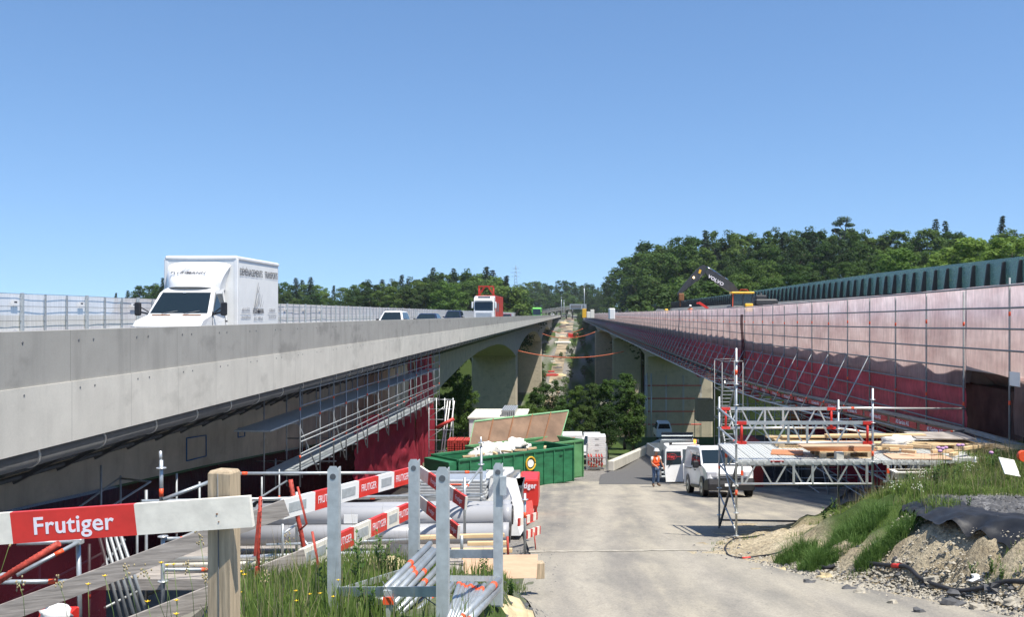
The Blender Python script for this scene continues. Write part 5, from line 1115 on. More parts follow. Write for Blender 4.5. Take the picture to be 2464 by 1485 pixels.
mb = MB(); mb.box(a.x,b_.x,380,381,b_.z,a.z); mb.build('frame', 'aluminium', GS); mb = MB(); mb.box(a.x+.35,at(1399,0,380).x,379.9,380,b_.z+.3,a.z-.3); mb.box(at(1401.5,0,380).x,at(1405,0,380).x,379.9,380,b_.z+.3,a.z-.3); mb.build('screen', 'bin grey', GS)
mb = MB(); mb.bar(at(1405,744,380),at(1410,733,380),.18,.1); mb.bar(at(1410,744,380),at(1405,733,380),.18,.1); mb.build('lamp_cross', 'dark steel', GS); mb = MB(); mb.box(at(1404,0,380).x,at(1407,0,380).x,380.3,380.7,-2,b_.z); mb.build('mast', 'galvanised', GS)
def onr(px0, px1, py0, py1, Y, d, name, label, cat, mat, c=.05):
    a = at(px0,py0,Y); b_ = at(px1,py1,Y); mb = MB(); mb.box(a.x,b_.x,Y,Y+d,min(b_.z,-.9),a.z,None,c); return tag(mb.build(name, mat), label, cat)
onr(1401,1411,743,760,250,3,'yellow_silo','yellow site container on the far end of the right bridge','container','yellow paint',.06); onr(1412,1424,750,760,240,3,'site_cabin','pale yellow low site cabin beside the yellow container','cabin','cream paint',.06)
onr(1421,1430,745,760,235,1,'signboard','square pale sign with a dark arrow at the far end of the right bridge','sign','cream paint',.05)
onr(1466,1480,742,755,170,4,'parked_van','white van parked on the right bridge before the glass barrier','van','white paint',.12)
onr(1600,1608,743,755,150,1,'generator','small yellow machine peeping over the netting','machine','yellow paint',.15)
PY = thing('power_pylon', 'thin lattice power pylon rising above the distant wood', 'pylon', (at(1241,0,1100).x, 1100, 0)); c_ = at(1241,638,1100); mb = MB()
for sx, sy in ((-1,-1),(1,-1),(-1,1),(1,1)): mb.tube((c_.x+sx*3.5,1100+sy*3.5,0),(c_.x+sx*.4,1100+sy*.4,c_.z),.16,4)
for k in range(9):
    z = c_.z*(.35+.07*k); w = 3.5-(3.1*z/c_.z); mb.tube((c_.x-w,1100,z),(c_.x+w,1100,z+2.2),.12,4); mb.tube((c_.x+w,1100,z),(c_.x-w,1100,z+2.2),.12,4)
mb.build('mast', 'dark steel', PY); mb = MB()
for z, w in ((.93,4),(.85,6),(.77,5)): mb.tube((c_.x-w,1100,c_.z*z),(c_.x+w,1100,c_.z*z),.2,4)
mb.build('cross_arm', 'dark steel', PY)
for k, (px, py, Y, lab) in enumerate(((1232,712,560,'pale post beyond the fence left of the green coach'),(1351,715,650,'left one of two thin distant masts above the overpass'),(1357,722,650,'right one of two thin distant masts above the overpass'),(1406,688,600,'tall thin mast with a white head above the gantry sign'))):
    a = at(px,py,Y); mb = MB(); mb.tube((a.x,Y,-2),(a.x,Y,a.z),.22,6); mb.box(a.x-.5,a.x+.5,Y-.5,Y+.5,a.z-.6,a.z); tag(mb.build('lamp_mast', 'galvanised'), lab, 'mast')
# the construction track on the far valley side
pm('track sand', (.24,.19,.125), .95, 0, .6, .12, .3, dist=.2, col2=(.42,.345,.235))
def tl_(y): return float(np.interp(y,[385,480,560,640,800,1000],[-11,-10,-8,-6.5,-5,-3.5]))
def tr_(y): return float(np.interp(y,[385,480,560,640,800,1000],[-6,-4,-2,1.5,3.2,3]))
sheet('gravel_track', 'track sand', list(np.linspace(385, 1000, 150)), tl_, tr_, 6, .15)
def hit2(px, py):
    u = (px-VX)/F; w = (VY-py)/F; y = 385.
    while T(u*y, y) < w*y and y < 1100: y += 1
    return y
def hill(nm, lb, px0, px1, py0, py1, mat_, d=4, c=.15):
    Y = hit2((px0+px1)/2, py1)-1; a = at(px0,py0,Y); b_ = at(px1,py1,Y); mb = MB(); mb.box(a.x,b_.x,Y,Y+d,b_.z-1.5,a.z,None,c); return tag(mb.build(nm, mat_), lb, nm.replace('_',' '))
hill('site_cabin','long cream site cabin on the valley track under the orange cables',1336,1366,801,811,'cream paint'); hill('container','red container beside the cream cabin in the valley',1367,1392,803,812,'container red',3)
hill('spoil_cover','wrinkled pale sheet over spoil on the valley track',1334,1374,822,828,'insulation',6,.5)
for k, py in enumerate((872,896)): hill('work_step', ['upper','lower'][k]+' red edged step of the works stair climbing the far valley side', 1322-6*k+3, 1336-2*k, py-3, py+1, 'worn red' if k%2 else 'fascia light', 3, .05)
hill('pontoon','wide red edged steel pontoon at the foot of the far valley side',1308,1344,901,906,'worn red'); hill('formwork_rack','pale formwork frame with red panels below the works stair',1306,1338,925,955,'insulation',5)
for k in range(4): hill('shuttering_board', 'red square panel on the pale formwork frame in the valley', 1312+7*k, 1316+7*k, 930, 940, 'brick red', 1, .02)['group'] = 'red panels in the valley'
rl_ = random.Random(4)
for k in range(13):
    y = 400+34*k+rl_.uniform(-10,10); x = rl_.uniform(tl_(y), tr_(y)); lump('spoil_heap', 'heap of earth dumped on the sandy track on the far valley side', 'heap', (x, y, gz(x,y)-.3), rl_.uniform(1.2,2.4), (1.6,1.2,.7), ['clay','stone','stone yellow','stone grey'][k%4], k, .5, 12, 8, 'earth heaps on the valley track')
for k in range(5): y = 430+48*k; x0, x1 = tl_(y), tr_(y); slab('timber_mat', 'dark timber mat laid across the sandy valley track', 'mat', x0-.5, x1+.5, y, y+2.5, gz(x0,y)-.3, gz(x0,y)+1.0, ['clay','concrete dark'][k%2], .04*k, 'timber mats on the valley track', .1)
# orange cables slung between the bridges
for k, (a, b_, sag, lab) in enumerate((((1246,844,168),(1501,846,168),-16,'long orange cable sagging from the left pier to the right bridge'),((1304,803,300),(1432,799,300),-13,'orange cable slung between the bridges above the cabin'),((1327,797,360),(1403,791,360),-8,'short orange cable farthest down between the bridges'))):
    A = at(*a); B = at(*b_); mb = MB(); n = 24; mb.path([A.lerp(B,i/n)+V((0,0,sag/F*a[2]*4*(i/n)*(1-i/n)*-1*-1)) for i in range(n+1)], .055+.0002*a[2], 5); tag(mb.build('sling_cable', 'orange cable'), lab, 'cable', 'orange cables between the bridges')
# ------------------------------------------------------------------ foreground left: fence post, boards, rebar posts
WF = thing('lettered_barrier', 'cream and red lettered barrier board nailed to a square wooden post, nearest to the viewer', 'barrier', (at(532,1200,4.32).x, 4.32, gz(-1.57,4.32)))
px_ = at(500,0,4.3).x; pxe = at(559,0,4.3).x; zt = at(0,1134,4.3).z
mb = MB(); mb.loft([[V((px_+k,4.30+k,z)),V((pxe-k,4.27+k,z)),V((pxe+.012-k,4.37-k,z)),V((px_+.02+k,4.40-k,z))] for z, k in ((-2.4,0),(zt-.012,0),(zt,.008))]); mb.m = 1
for z0 in (zt-.02,): mb.tube(((px_+pxe)/2-.004,4.283,zt-.01),((px_+pxe)/2+.006,4.281,-2.0),.0022,4)
mb.build('post', ['post wood','dark steel'], WF)
A = at(-40,1275.5,4.24); B = at(607,1230.5,4.24); ux = (B-A).normalized(); L = (B-A).length; up = V((0,0,1)); up = (up-ux*up.dot(ux)).normalized()
def onb(px, h=0., o=0.): f = (at(px,0,4.24).x-A.x)/(B.x-A.x); return A+(B-A)*f+up*h+V((0,-o,0))
hb = .138
def seg(x0, x1, mat, name, parent, skew=0.):
    mb = MB(); P = [onb(x0,-hb/2),onb(x1,-hb/2),onb(x1-3.2,hb/2),onb(x0-3.2,hb/2)]; mb.loft([[p+V((0,-.014,0)) for p in P],[p+V((0,.016,0)) for p in P]]); return mb.build(name, mat, parent)
bd = seg(-60,33.5,'cream paint','board',WF); rd = seg(33.5,331,'red paint','red_field',WF); seg(331,608,'cream paint','board',WF)
text('Frutiger', .1075, 'lettering white', rd, frame(onb(179.5,-.002,.0150), ux, (0,-1,0)), .0016, 1.0, thick=.0004)
mb = MB(); mb.cyl(onb(525,.0,.015), .004, .004, 'Y', 8); mb.cyl(onb(528,-.035,.015), .003, .004, 'Y', 8); mb.build('nail', 'rust', WF)
def board(name, label, P0, P1, h, th, mats, bands=None, lettering=None, up0=V((0,0,1)), group=None, patch=True):
    "plank with painted bands [(s0, s1)] and raised reflectors between them"
    o = thing(name, label, 'board', P0, group); P0 = V(P0); P1 = V(P1); d = (P1-P0).normalized(); L = (P1-P0).length; n = V((d.y, -d.x, 0)).normalized(); n = n if n.y < 0 or abs(n.x) > .5 and n.x > 0 else -n
    u = n.cross(d); u = u if u.z > 0 else -u; mb = MB()
    def q(mb, s0, s1, a, b_, o0, o1): P = [P0+d*(s0*L)+u*(a*h), P0+d*(s1*L)+u*(a*h), P0+d*(s1*L)+u*(b_*h), P0+d*(s0*L)+u*(b_*h)]; mb.loft([[p+n*o0 for p in P],[p+n*o1 for p in P]])
    q(mb, 0, 1, -.5, .5, -th/2, th/2); body = mb.build('plank', mats[0], o)
    for k, (s0, s1) in enumerate(bands or []):
        mb = MB(); q(mb, s0, s1, -.502, .502, -th/2-.001, th/2+.0015); rb_ = mb.build('red_field', mats[1], o)
        if lettering: M = frame(P0+d*((s0+s1)/2*L)+n*(th/2+.003), d if n.cross(d).z > 0 else -d, n); text(lettering[0], lettering[1]*h, 'lettering white', rb_, M, .0, lettering[2], thick=.0006)
        if patch and k < len(bands): 
            nx_ = bands[k+1][0] if k+1 < len(bands) else min(1, s1+.15); mb = MB(); w = (nx_-s1)*.18; q(mb, s1+w, nx_-w, -.25, .25, 0, th/2+.003); mb.build('reflector', 'galvanised flat', o)
    if patch and bands: mb = MB(); q(mb, .03, bands[0][0]-.06, -.22, .26, 0, th/2+.003); mb.build('reflector', 'galvanised flat', o)
    return o
U0, U1 = at(678,1227,9.2), at(990,1143,11.8); board('barrier_board', 'upper white plank with red lettered fields, rising away behind the rack posts', U0, U1, .19, .045, ['white paint','red paint'], [(.20,.36),(.52,.68),(.82,.97)], ('FRUTIGER', .60, .66))
W0, W1 = at(722,1348,9.1), at(984,1229,11.5); board('barrier_board', 'lower white plank with red lettered fields, ending behind the rack posts', W0, W1, .19, .045, ['cream paint','red paint'], [(.24,.42),(.58,.74),(.87,.99)], ('FRUTIGER', .60, .66))
board('grey_plank', 'weathered grey plank running from the left edge up behind the square post', at(-30,1492,8.3), at(690,1222,9.12), .165, .03, ['grey wood'])
board('grey_plank', 'lower weathered grey plank rising out of the grass towards the lower lettered plank', at(300,1514,8.2), at(735,1342,9.02), .165, .03, ['grey wood'])
X0, X1 = at(1010,1136,11.9), at(1122,1212,10.9); board('barrier_board', 'upper short white plank with red fields sloping down to the right beside the rack', X0, X1, .155, .03, ['cream paint','worn red'], [(.22,.48),(.76,.99)], ('Frutiger', .55, .62), patch=False)
X0, X1 = at(1010,1206,11.8), at(1104,1282,10.9); board('barrier_board', 'lower short white plank with red fields, partly behind the nearest rack post', X0, X1, .155, .03, ['cream paint','worn red'], [(.22,.48),(.80,.99)], ('Frutiger', .55, .62), patch=False)
def rebar(label, pts, r=.016, rib=True, mats='rebar red'):
    mb = MB(); pts = [V(p) for p in pts]; mb.path(pts, r, 7)
    if rib:
        for a, b_ in zip(pts[:-1], pts[1:]):
            n = int((b_-a).length/.045); d = (b_-a).normalized(); w = d.cross(V((0,1,0))).normalized()
            for k in range(n): p = a.lerp(b_, (k+.5)/n); mb.tube(p-w*r*1.05-d*.008-V((0,r*.45,0)), p+w*r*1.05+d*.008-V((0,r*.45,0)), .0055, 5)
    return tag(mb.build('rebar_rod', mats), label, 'rebar', 'red rebar posts of the barrier')
rebar('leftmost red rebar post, right of the square wooden post', [at(627,1196,8.7), at(622,1300,8.7), at(619,1480,8.7)], .017)
mb = MB(); mb.bar(at(624,1232,8.62),at(614,1338,8.62),.035,.02); mb.m = 0; mb.bar(at(617,1365,8.6),at(616,1465,8.6),.035,.02); tag(mb.build('steel_strap', 'rebar red'), 'flat rusty red steel strap bent over the grey planks', 'strap')
rebar('thick red rebar post sticking up above the upper lettered plank, leaning left', [at(699,1155,9.45), at(706,1200,9.45), at(725,1285,9.45), at(745,1400,9.45)], .022)
rebar('thin red rod hooked over the left end of the upper lettered plank', [at(716,1172,9.1), at(738,1262,9.1), at(722,1276,9.1)], .011, False)
rebar('thin dark red rod hooked over the lower lettered plank', [at(751,1340-60,9.0), at(768,1372,9.0), at(754,1378,9.0), at(768,1440,9.0), at(782,1500,9.0)], .012, False)
rebar('twisted rust coloured bar behind the back left rack post', [at(990,1125,11.8), at(996,1290,11.8), at(992,1360,11.8)], .018)
# ------------------------------------------------------------------ galvanised stacking rack with scaffold tubes
RK = thing('stacking_rack', 'galvanised steel stacking rack with four tall posts holding scaffold tubes', 'rack', (-1.1, 7.2, -2.3))
P1r, P2r, P3r, P4r = (-.05,)*4
corner = {'a': (803,1123,6.95,1480), 'b': (1069,1125,6.35,1560), 'c': (996,1106,8.2,1385), 'd': (1198,1115,7.75,1462)}
def ang(px, pt, Y, pb, w, sg, hole=True):
    "post: an angle profile with notched top"
    a = at(px,pt,Y); b_ = at(px,pb,Y); mb = MB(); x = a.x
    mb.loft([[V((x-w/2+k,Y,z)),V((x+w/2-k,Y,z)),V((x+w/2-k,Y+.008,z)),V((x-w/2+k,Y+.008,z))] for z, k in ((b_.z,0),(a.z-.03,0),(a.z,.018))])
    mb.box(x+sg*w/2-(.008 if sg > 0 else 0), x+sg*w/2+(.0 if sg > 0 else .008), Y+.0081, Y+w*.9, b_.z, a.z-.01)
    mb.m = 1
    mb.cyl((x,Y-.001,a.z-.075), .022 if hole else .015, .004, 'Y', 14)
    return mb.build('post', ['galvanised flat','dark steel'], RK)
ang(801,1123,6.95,1490,.082,1); ang(1064,1125,6.35,1600,.082,1); ang(995,1106,8.2,1390,.088,1); ang(1198,1115,7.75,1462,.075,1)
def rr(p, q, h, name='rail', th=.012): mb = MB(); mb.bar(p, q, th, h); return mb.build(name, 'galvanised flat', RK)
rr(at(815,1425,6.95), at(1052,1425,6.38), .068); rr(at(1007,1333,8.2), at(1190,1334,7.78), .07); rr(at(1085,1393,6.5), at(1196,1394,7.7), .04); rr(at(806,1428,7.0), at(985,1372,8.15), .05)
mb = MB(); a = at(933,1425,6.6); mb.box(a.x-.035,a.x+.035,6.62,6.70,at(0,1520,6.6).z,a.z); mb.m = 1; mb.box(a.x-.037,a.x+.037,6.612,6.62,at(0,1458,6.6).z,at(0,1440,6.6).z); mb.build('foot', ['galvanised flat','orange mark'], RK)
mb = MB(); a = at(1188,1400,7.7); mb.box(a.x-.06,a.x+.06,7.7,7.74,at(0,1458,7.7).z,at(0,1398,7.7).z); mb.m = 0; mb.build('foot', 'galvanised flat', RK)
mb = MB(); a = at(1212,1165,7.74); mb.box(a.x-.03,a.x+.02,7.72,7.78,a.z-.09,a.z+.06); mb.build('bracket', 'galvanised flat', RK)
def stube(label, p, q, marks, r=.024, group='scaffold tubes lying in the rack'):
    mb = MB(); mb.mtube(p, q, r, marks, 10, 1, .05); mb.m = 2; d = (V(q)-V(p)).normalized(); mb.tube(V(q)-d*.002, V(q)+d*.002, r*.8, 10); return tag(mb.build('scaffold_tube', ['galvanised','orange mark','dark steel']), label, 'scaffold tube', group)
rn = random.Random(5)
for k in range(9):
    p = at(895+13*k+rn.uniform(-6,6), 1445+9*k+rn.uniform(-4,4), 6.75+.03*k); q = at(1032+8*k+rn.uniform(-5,5), 1302+14*k+rn.uniform(-8,8), 8.0); stube('grey tube with orange band in the sloping bundle of the rack', p, q, (rn.uniform(.35,.7),))
for k in range(5):
    p = at(880+16*k, 1470+10*k, 6.9); q = at(985+12*k, 1385+12*k, 7.6); stube('grey tube low in the rack under the sloping bundle', p, q, (), .023, 'tubes low in the rack')
for k in range(7):
    p = at(1078+6*k, 1492+2*k, 6.3+.05*k); q = at(1108+9.5*k, 1396+3*(k%3)+2*k, 7.3); stube('thin grey tube with orange collar in the tied bundle of the rack', p, q, (.86,), .018, 'tied bundle of thin tubes')
stube('upper of the two thick tubes at the right end of the rack', at(1098,1502,6.5), at(1199,1398,7.55), (.86,.1), .03, 'thick tubes at the right of the rack'); stube('lower of the two thick tubes at the right end of the rack', at(1112,1512,6.5), at(1196,1420,7.5), (.15,), .03, 'thick tubes at the right of the rack')
mb = MB(); mb.path([at(920,1400,6.6),at(960,1470,6.6),at(1010,1430,6.6),at(1080,1480,6.4)], .004, 4); tag(mb.build('tie_wire', 'dark steel'), 'loose binding wire over the scaffold tubes in the rack', 'wire')
# ------------------------------------------------------------------ grey plastic pipes
pl = [(17.2,1284,568,1204),(17.58,1273,560,1206),(17.96,1262,575,1180),(17.39,1240,590,1211),(17.77,1230,620,1209)]
for k, (Y, py, p0, p1) in enumerate(pl):
    a = at(p0,py+6,Y); b_ = at(p1,py,Y); mb = MB(); mb.tube(a, b_, .182, 28); mb.m = 0; mb.tube(b_+V((-.02,0,0)), b_+V((.16,0,0)), .198, 28); mb.m = 1; mb.tube(b_+V((.15,0,0)), b_+V((.18,0,0)), .17, 28)
    if k == 3: mb.m = 2; mb.box(at(833,0,Y).x,at(866,0,Y).x,Y-.19,Y-.178,a.z-.07,a.z+.09)
    tag(mb.build('plastic_pipe', ['pvc grey','black plastic','white paint']), ['front pipe of the bottom row of big grey pipes','middle pipe of the bottom row of big grey pipes','back pipe of the bottom row of big grey pipes','top front big grey pipe with a white label','top back big grey pipe'][k], 'pipe', 'big grey plastic pipes')
for k in range(7): a = at(395,1348+4*k,14.6+.25*(k%3)); b_ = at(980+40*(k%3),1328+7*k,15.4+.25*(k%3)); mb = MB(); mb.tube(a, b_, .035, 8); tag(mb.build('white_pole', 'cream paint' if k % 2 else 'aluminium'), 'long pale pole lying in front of the big grey pipes', 'pole', 'pale poles in front of the pipes')
for k in range(4): slab('timber_batten', ['orange','pale','short pale','long pale'][k]+' timber batten lying right of the big pipes, on the way to the road', 'batten', [-1.75,-1.95,-1.7,-2.6][k], [-.85,-.95,-1.05,-1.1][k], 15.5+.15*k, 15.6+.15*k, gz(-1.2,15.6)+.10+.08*k, gz(-1.2,15.6)+.16+.08*k, 'yellow paint' if k == 0 else 'new wood', .06*(k-1), 'battens beside the pipes')
# plywood sheets leaning at the roadside
for k, (x0, x1, y0, y1, yb3, lab) in enumerate(((1186,1291,1338,1337,1392,'front pinkish plywood sheet standing on edge at the left side of the road'),(1116,1200,1340,1338,1385,'rear plywood sheet standing on edge behind the rack'))):
    Y = 12.2+.25*k; P = [at(x0,yb3+2,Y-.1),at(x1,yb3,Y-.1),at(x1+3,y1,Y+.1),at(x0-2,y0,Y+.1)]; mb = MB(); mb.loft([P,[p+V((0,.02,.004)) for p in P]]); tag(mb.build('plywood_sheet', 'ply'), lab, 'plywood')
q_ = at(1297,1392,12.3); slab('wooden_block', 'small wooden block against the right end of the plywood sheet', 'block', q_.x-.05,q_.x+.06,12.25,12.4,q_.z,q_.z+.2,'post wood',.2)
# stack of aluminium scaffold boards
sk = stack('board_stack', 'tall stack of aluminium scaffold boards with orange marks behind the big grey pipes', 'stack', at(1008,0,20).x, at(1168,0,20).x, 20, 1.2, 15, .062, at(0,1262,20).z, ['aluminium','orange mark'], .01, .03)
# sheeted pallet, bin, red container, leaning boards
TP = at(1210,1290,20.5); mb = MB()
tw = [(1172,1134),(1248,1128),(1250,1148),(1226,1150),(1252,1290),(1178,1270)]
fr_ = [at(1176,1150,20.5),at(1214,1150,20.5),at(1252,1290,20.5),at(1174,1290,20.5)]; mb.loft([fr_, [p+V((.12,1.1,.05)) for p in fr_]]); mb.grid(lambda u, v: at(1170+82*u, 1130+20*v+1.5*math.sin(u*9), 20.4+.1*math.sin(u*13+v*4)), 20, 4)
tag(mb.build('white_sheet', 'tarp white'), 'white plastic sheet hung over stacked goods beside the grey bin', 'sheet')
GB = thing('grey_bin', 'grey metal bin with a small red sticker between the white sheet and the red bins', 'bin', at(1232,1262,23)); a = at(1214,1170,23); b_ = at(1256,1260,23)
mb = MB(); mb.loft([[V((a.x+k,23+k,z)),V((b_.x-k,23+k,z)),V((b_.x-k,24.2-k,z)),V((a.x+k,24.2-k,z))] for z, k in ((b_.z,.06),(a.z-.05,0),(a.z,0))]); mb.build('body', 'bin grey', GB); mb = MB(); mb.box(a.x-.02,b_.x+.02,22.95,24.25,a.z-.05,a.z); mb.build('rim', 'dark steel', GB); mb = MB(); c_ = at(1229,1192,22.9); mb.box(c_.x-.06,c_.x+.06,22.92,22.95,c_.z-.13,c_.z+.13); mb.build('sticker', 'sign red', GB)
RC = thing('red_bin', 'bright red metal site bin with white lettering beside the road', 'bin', at(1276,1230,27)); a = at(1253,1155,27); b_ = at(1295,1226,27)
mb = MB(); mb.loft([[V((a.x+k,27+k,z)),V((b_.x-k,27+k,z)),V((b_.x-k,28.4-k,z)),V((a.x+k,28.4-k,z))] for z, k in ((b_.z,.04),(b_.z+.1,.0),(a.z-.04,0),(a.z,.02))]); body = mb.build('body', 'container red', RC)
text('Frutiger', .22, 'lettering white', body, frame(at(1264,1170,26.98), (1,0,0), (0,-1,0)), .008, .8)
mb = MB()
for x in (a.x+.08, b_.x-.12): mb.box(x,x+.08,27.1,27.3,b_.z-.12,b_.z)
mb.build('leg', 'container red', RC)
onr(1250,1278,1145,1160,28.6,.8,'red_lid_box','smaller red box behind the bright red bin','box','brick red',.03)
P = [at(1258,1272,21.6),at(1272,1262,21.4),at(1262,1198,22),at(1254,1202,22.1)]; mb = MB(); mb.loft([P,[p+V((.03,.03,0)) for p in P]]); tag(mb.build('shuttering_board', 'orange ply'), 'brown formwork panel leaning in front of the grey bin', 'formwork panel')
P = [at(1268,1262,21.2),at(1284,1256,21.2),at(1277,1205,21.6),at(1264,1208,21.6)]; mb = MB(); mb.loft([P,[p+V((.03,.03,0)) for p in P]]); tag(mb.build('shuttering_board', 'worn red'), 'dark red panel leaning between the brown panel and the red bin', 'formwork panel')
for k, (p0, p1) in enumerate((((1247,1258,18.5),(1292,1242,19.5)),((1266,1288,17.6),(1299,1276,18.2)))):
    board('barrier_board', ['upper','lower'][k]+' small red and white striped plank at the left road edge by the red bin', at(*p0), at(*p1), .15, .03, ['worn red','cream paint'], [(.08,.26),(.42,.58),(.76,.92)], None, patch=False)
rebar('thin rusty rod under the lower striped plank at the road edge', [at(1285,1282,17.8), at(1290,1332,17.8)], .012, False); rebar('short dark red post with the timber battens', [at(1221,1292,15.2), at(1223,1345,15.2)], .02, False)
# scaffold tube railing round the storage place
RL = thing('tube_railing', 'galvanised scaffold tube railing in front of the big grey pipes', 'railing', (-3, 15.5, gz(-3,15.5)))
def rt(a, b_, marks=(), r=.024, name='rail'): mb = MB(); mb.mtube(a, b_, r, marks, 10); return mb.build(name, ['galvanised','orange mark'], RL)
rt(at(545,1140,15), at(1160,1137,17.6), (.06,.93)); rt(at(340,1207,13.2), at(1160,1191,17.6), ()); rt(at(560,1203,14.6), at(1155,1196,17.4), (.06,.52)); rt(at(640,1312,14.8), at(1110,1295,16.8), (.85,), .02)
def rpost(px, pt, pb, Y, marks=(), ring=(), r=.0245):
    mb = MB(); a = at(px,pt,Y); b_ = at(px,pb,Y); mb.tube(b_, a, r, 10); mb.tube(a+V((0,0,0)), a+V((0,0,.0)), r, 10) if 0 else None; mb.m = 1
    for m_ in marks: c_ = at(px,m_,Y); mb.tube(c_-V((0,0,.05)), c_+V((0,0,.05)), r+.002, 10)
    mb.m = 2
    for m_ in ring: mb.cyl(at(px,m_,Y), .06, .012, 'Z', 14)
    return mb.build('post', ['galvanised','orange mark','aluminium'], RL)
rpost(388,1108,1208,12,(1186,),(1127,)); mb = MB(); mb.tube(at(387,1112,12),at(386,1086,12),.019,10); mb.build('spigot', 'aluminium', RL)
rt(at(392,1203,12), at(505,1160,12.3), ()); rpost(1158,1075,1235,17.8,(1232,),(1066,1118,1196)); mb = MB(); mb.tube(at(1158,1076,17.8),at(1157,1052,17.8),.017,10); mb.build('spigot', 'aluminium', RL)
rpost(714,1185,1330,15.2); rpost(680,1262,1345,14.8,(),(),.02); rpost(1118,1150,1300,16.5); rpost(1111,1290,1335,14.5); rpost(1263,1188,1335,16.6,(1240,),(1203,)); rpost(392,1290,1500,11.5,(),(1292,1400))
rt(at(1158,1125,17.8), at(1118,1178,16.6), (.85,), .022, 'brace'); rt(at(714,1262,15.2), at(682,1285,14.9), (), .02, 'brace'); rt(at(722,1290,15.2), at(745,1318,15), (), .02, 'brace'); rt(at(392,1298,11.5), at(500,1296,12.4), (.4,)); rt(at(395,1372,11.5), at(640,1372,12.8), (.36,))
# scaffold frame at the left edge with the red spiral bar
LF = thing('corner_scaffold', 'galvanised tube frame at the lower left corner under the lettered board', 'scaffold', at(188,1490,10.2))
def lf(a, b_, marks=(), r=.0245, name='tube'): mb = MB(); mb.mtube(a, b_, r, marks, 12); return mb.build(name, ['galvanised','orange mark'], LF)
lf(at(188,1300,10.2), at(194,1560,10.2)); lf(at(40,1308,9.9), at(190,1304,10.2)); lf(at(-30,1402,9.8), at(186,1400,10.2), (.72,)); lf(at(40,1385,9.7), at(188,1306,10.1), (.68,), .022)
mb = MB()
for p in (at(188,1303,10.15), at(12,1388,9.2)): mb.box(p.x-.05,p.x+.05,p.y-.04,p.y+.04,p.z-.035,p.z+.03,None,.01)
mb.build('coupler', 'aluminium', LF)
rebar('thick orange-red ribbed bar slanting below the lettered board at the left edge', [at(-20,1412,9.1), at(30,1378,9.1), at(142,1309,9.1)], .032)
# red tub with a white sack at the bottom edge
lump('white_bag', 'white bag lying in the red tub at the bottom left corner', 'bag', at(135,1482,9.3), .13, (1.2,.8,.8), 'white paint', 8, .4)
mb = MB(); P = [at(95,1500,9.4),at(170,1478,9.4),at(187,1462,9.5),at(92,1486,9.5)]; mb.loft([[V((p.x,p.y,p.z-.15)) for p in P],P]); mb.box(at(92,0,9.5).x,at(188,0,9.5).x,9.5,9.53,at(0,1500,9.5).z,at(0,1462,9.5).z,None,.01); tag(mb.build('red_tub', 'container red'), 'red plastic tub at the bottom left corner behind the grey plank', 'tub')
# deck on which the pipes and poles are stored
SD = thing('storage_deck', 'timber and steel storage deck at the edge of the pit carrying the grey pipes', 'deck', (-5, 17, gz(-.8,17)))
mb = MB(); zk = lambda y: gz(-.9, y)-.02
mb.loft([[V((-7.3,y,zk(y))),V((-1.5,y,zk(y))),V((-1.5,y,zk(y)-.16)),V((-7.3,y,zk(y)-.16))] for y in (14.0,17,21.6)]); mb.build('deck', 'grey wood', SD); mb = MB()
for x in (-7,-5,-3.2):
    for y in (14.3, 20.8): mb.tube((x,y,-8.4),(x,y,zk(y)-.1),.03,8)
mb.build('post', 'dark galv', SD); mb = MB()
for x in (-7,-5,-3.2): mb.tube((x,14.3,-7),(x-1.6 if x > -6 else x+1.6,14.3,-4.4),.025,6)
mb.tube((-7.2,14.3,-5.4),(-2.6,14.3,-5.4),.025,6); mb.tube((-7.2,14.3,-6.9),(-2.6,14.3,-6.9),.025,6); mb.build('brace', 'dark galv', SD)
# dim scaffold down in the pit under the left bridge
PT = thing('pit_scaffold', 'dim scaffold frames standing in the shaded pit under the left bridge', 'scaffold', (-9, 24, -8.2))
pmx = [(215,1060+250,1500,17),(330,1215,1480,19),(243,1120,1300,22),(352,1180,1500,16),(290,1145,1300,24),(425,1140,1350,22),(575,1150,1240,24),(630,1148,1260,24),(672,1130,1230,26),(480,1160,1330,20),(95,1330,1480,18)]
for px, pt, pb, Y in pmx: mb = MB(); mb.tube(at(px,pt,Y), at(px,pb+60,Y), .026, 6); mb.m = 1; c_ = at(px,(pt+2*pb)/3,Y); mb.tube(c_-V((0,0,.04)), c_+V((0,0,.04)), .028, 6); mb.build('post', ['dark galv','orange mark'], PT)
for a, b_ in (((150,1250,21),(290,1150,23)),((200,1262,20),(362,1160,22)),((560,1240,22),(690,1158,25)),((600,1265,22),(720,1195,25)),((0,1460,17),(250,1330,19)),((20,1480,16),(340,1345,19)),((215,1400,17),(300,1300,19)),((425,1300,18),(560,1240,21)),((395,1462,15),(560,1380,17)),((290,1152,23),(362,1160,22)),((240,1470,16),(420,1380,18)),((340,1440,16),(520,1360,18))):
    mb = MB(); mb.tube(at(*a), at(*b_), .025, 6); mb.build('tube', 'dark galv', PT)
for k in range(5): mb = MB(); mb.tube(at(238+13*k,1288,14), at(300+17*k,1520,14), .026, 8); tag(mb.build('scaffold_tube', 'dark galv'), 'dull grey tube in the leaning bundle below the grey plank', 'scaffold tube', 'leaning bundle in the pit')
nett('red_net', 'red net coloured dark for shade at the left edge behind the tube frame', lambda u, v: (at(-60,0,13).x+1.45*u+.06*math.sin(u*15), 13+.6*u, at(0,1300,13).z-1.8*v), 16, 6, 'net maroon shade')  # net colour darkened to stand in for shade
mb = MB(); mb.box(-14.5,-9.5,15,40,-8.05,-7.6); tag(mb.build('concrete_footing', 'concrete dark'), 'low concrete footing in the shaded pit under the left bridge', 'footing')
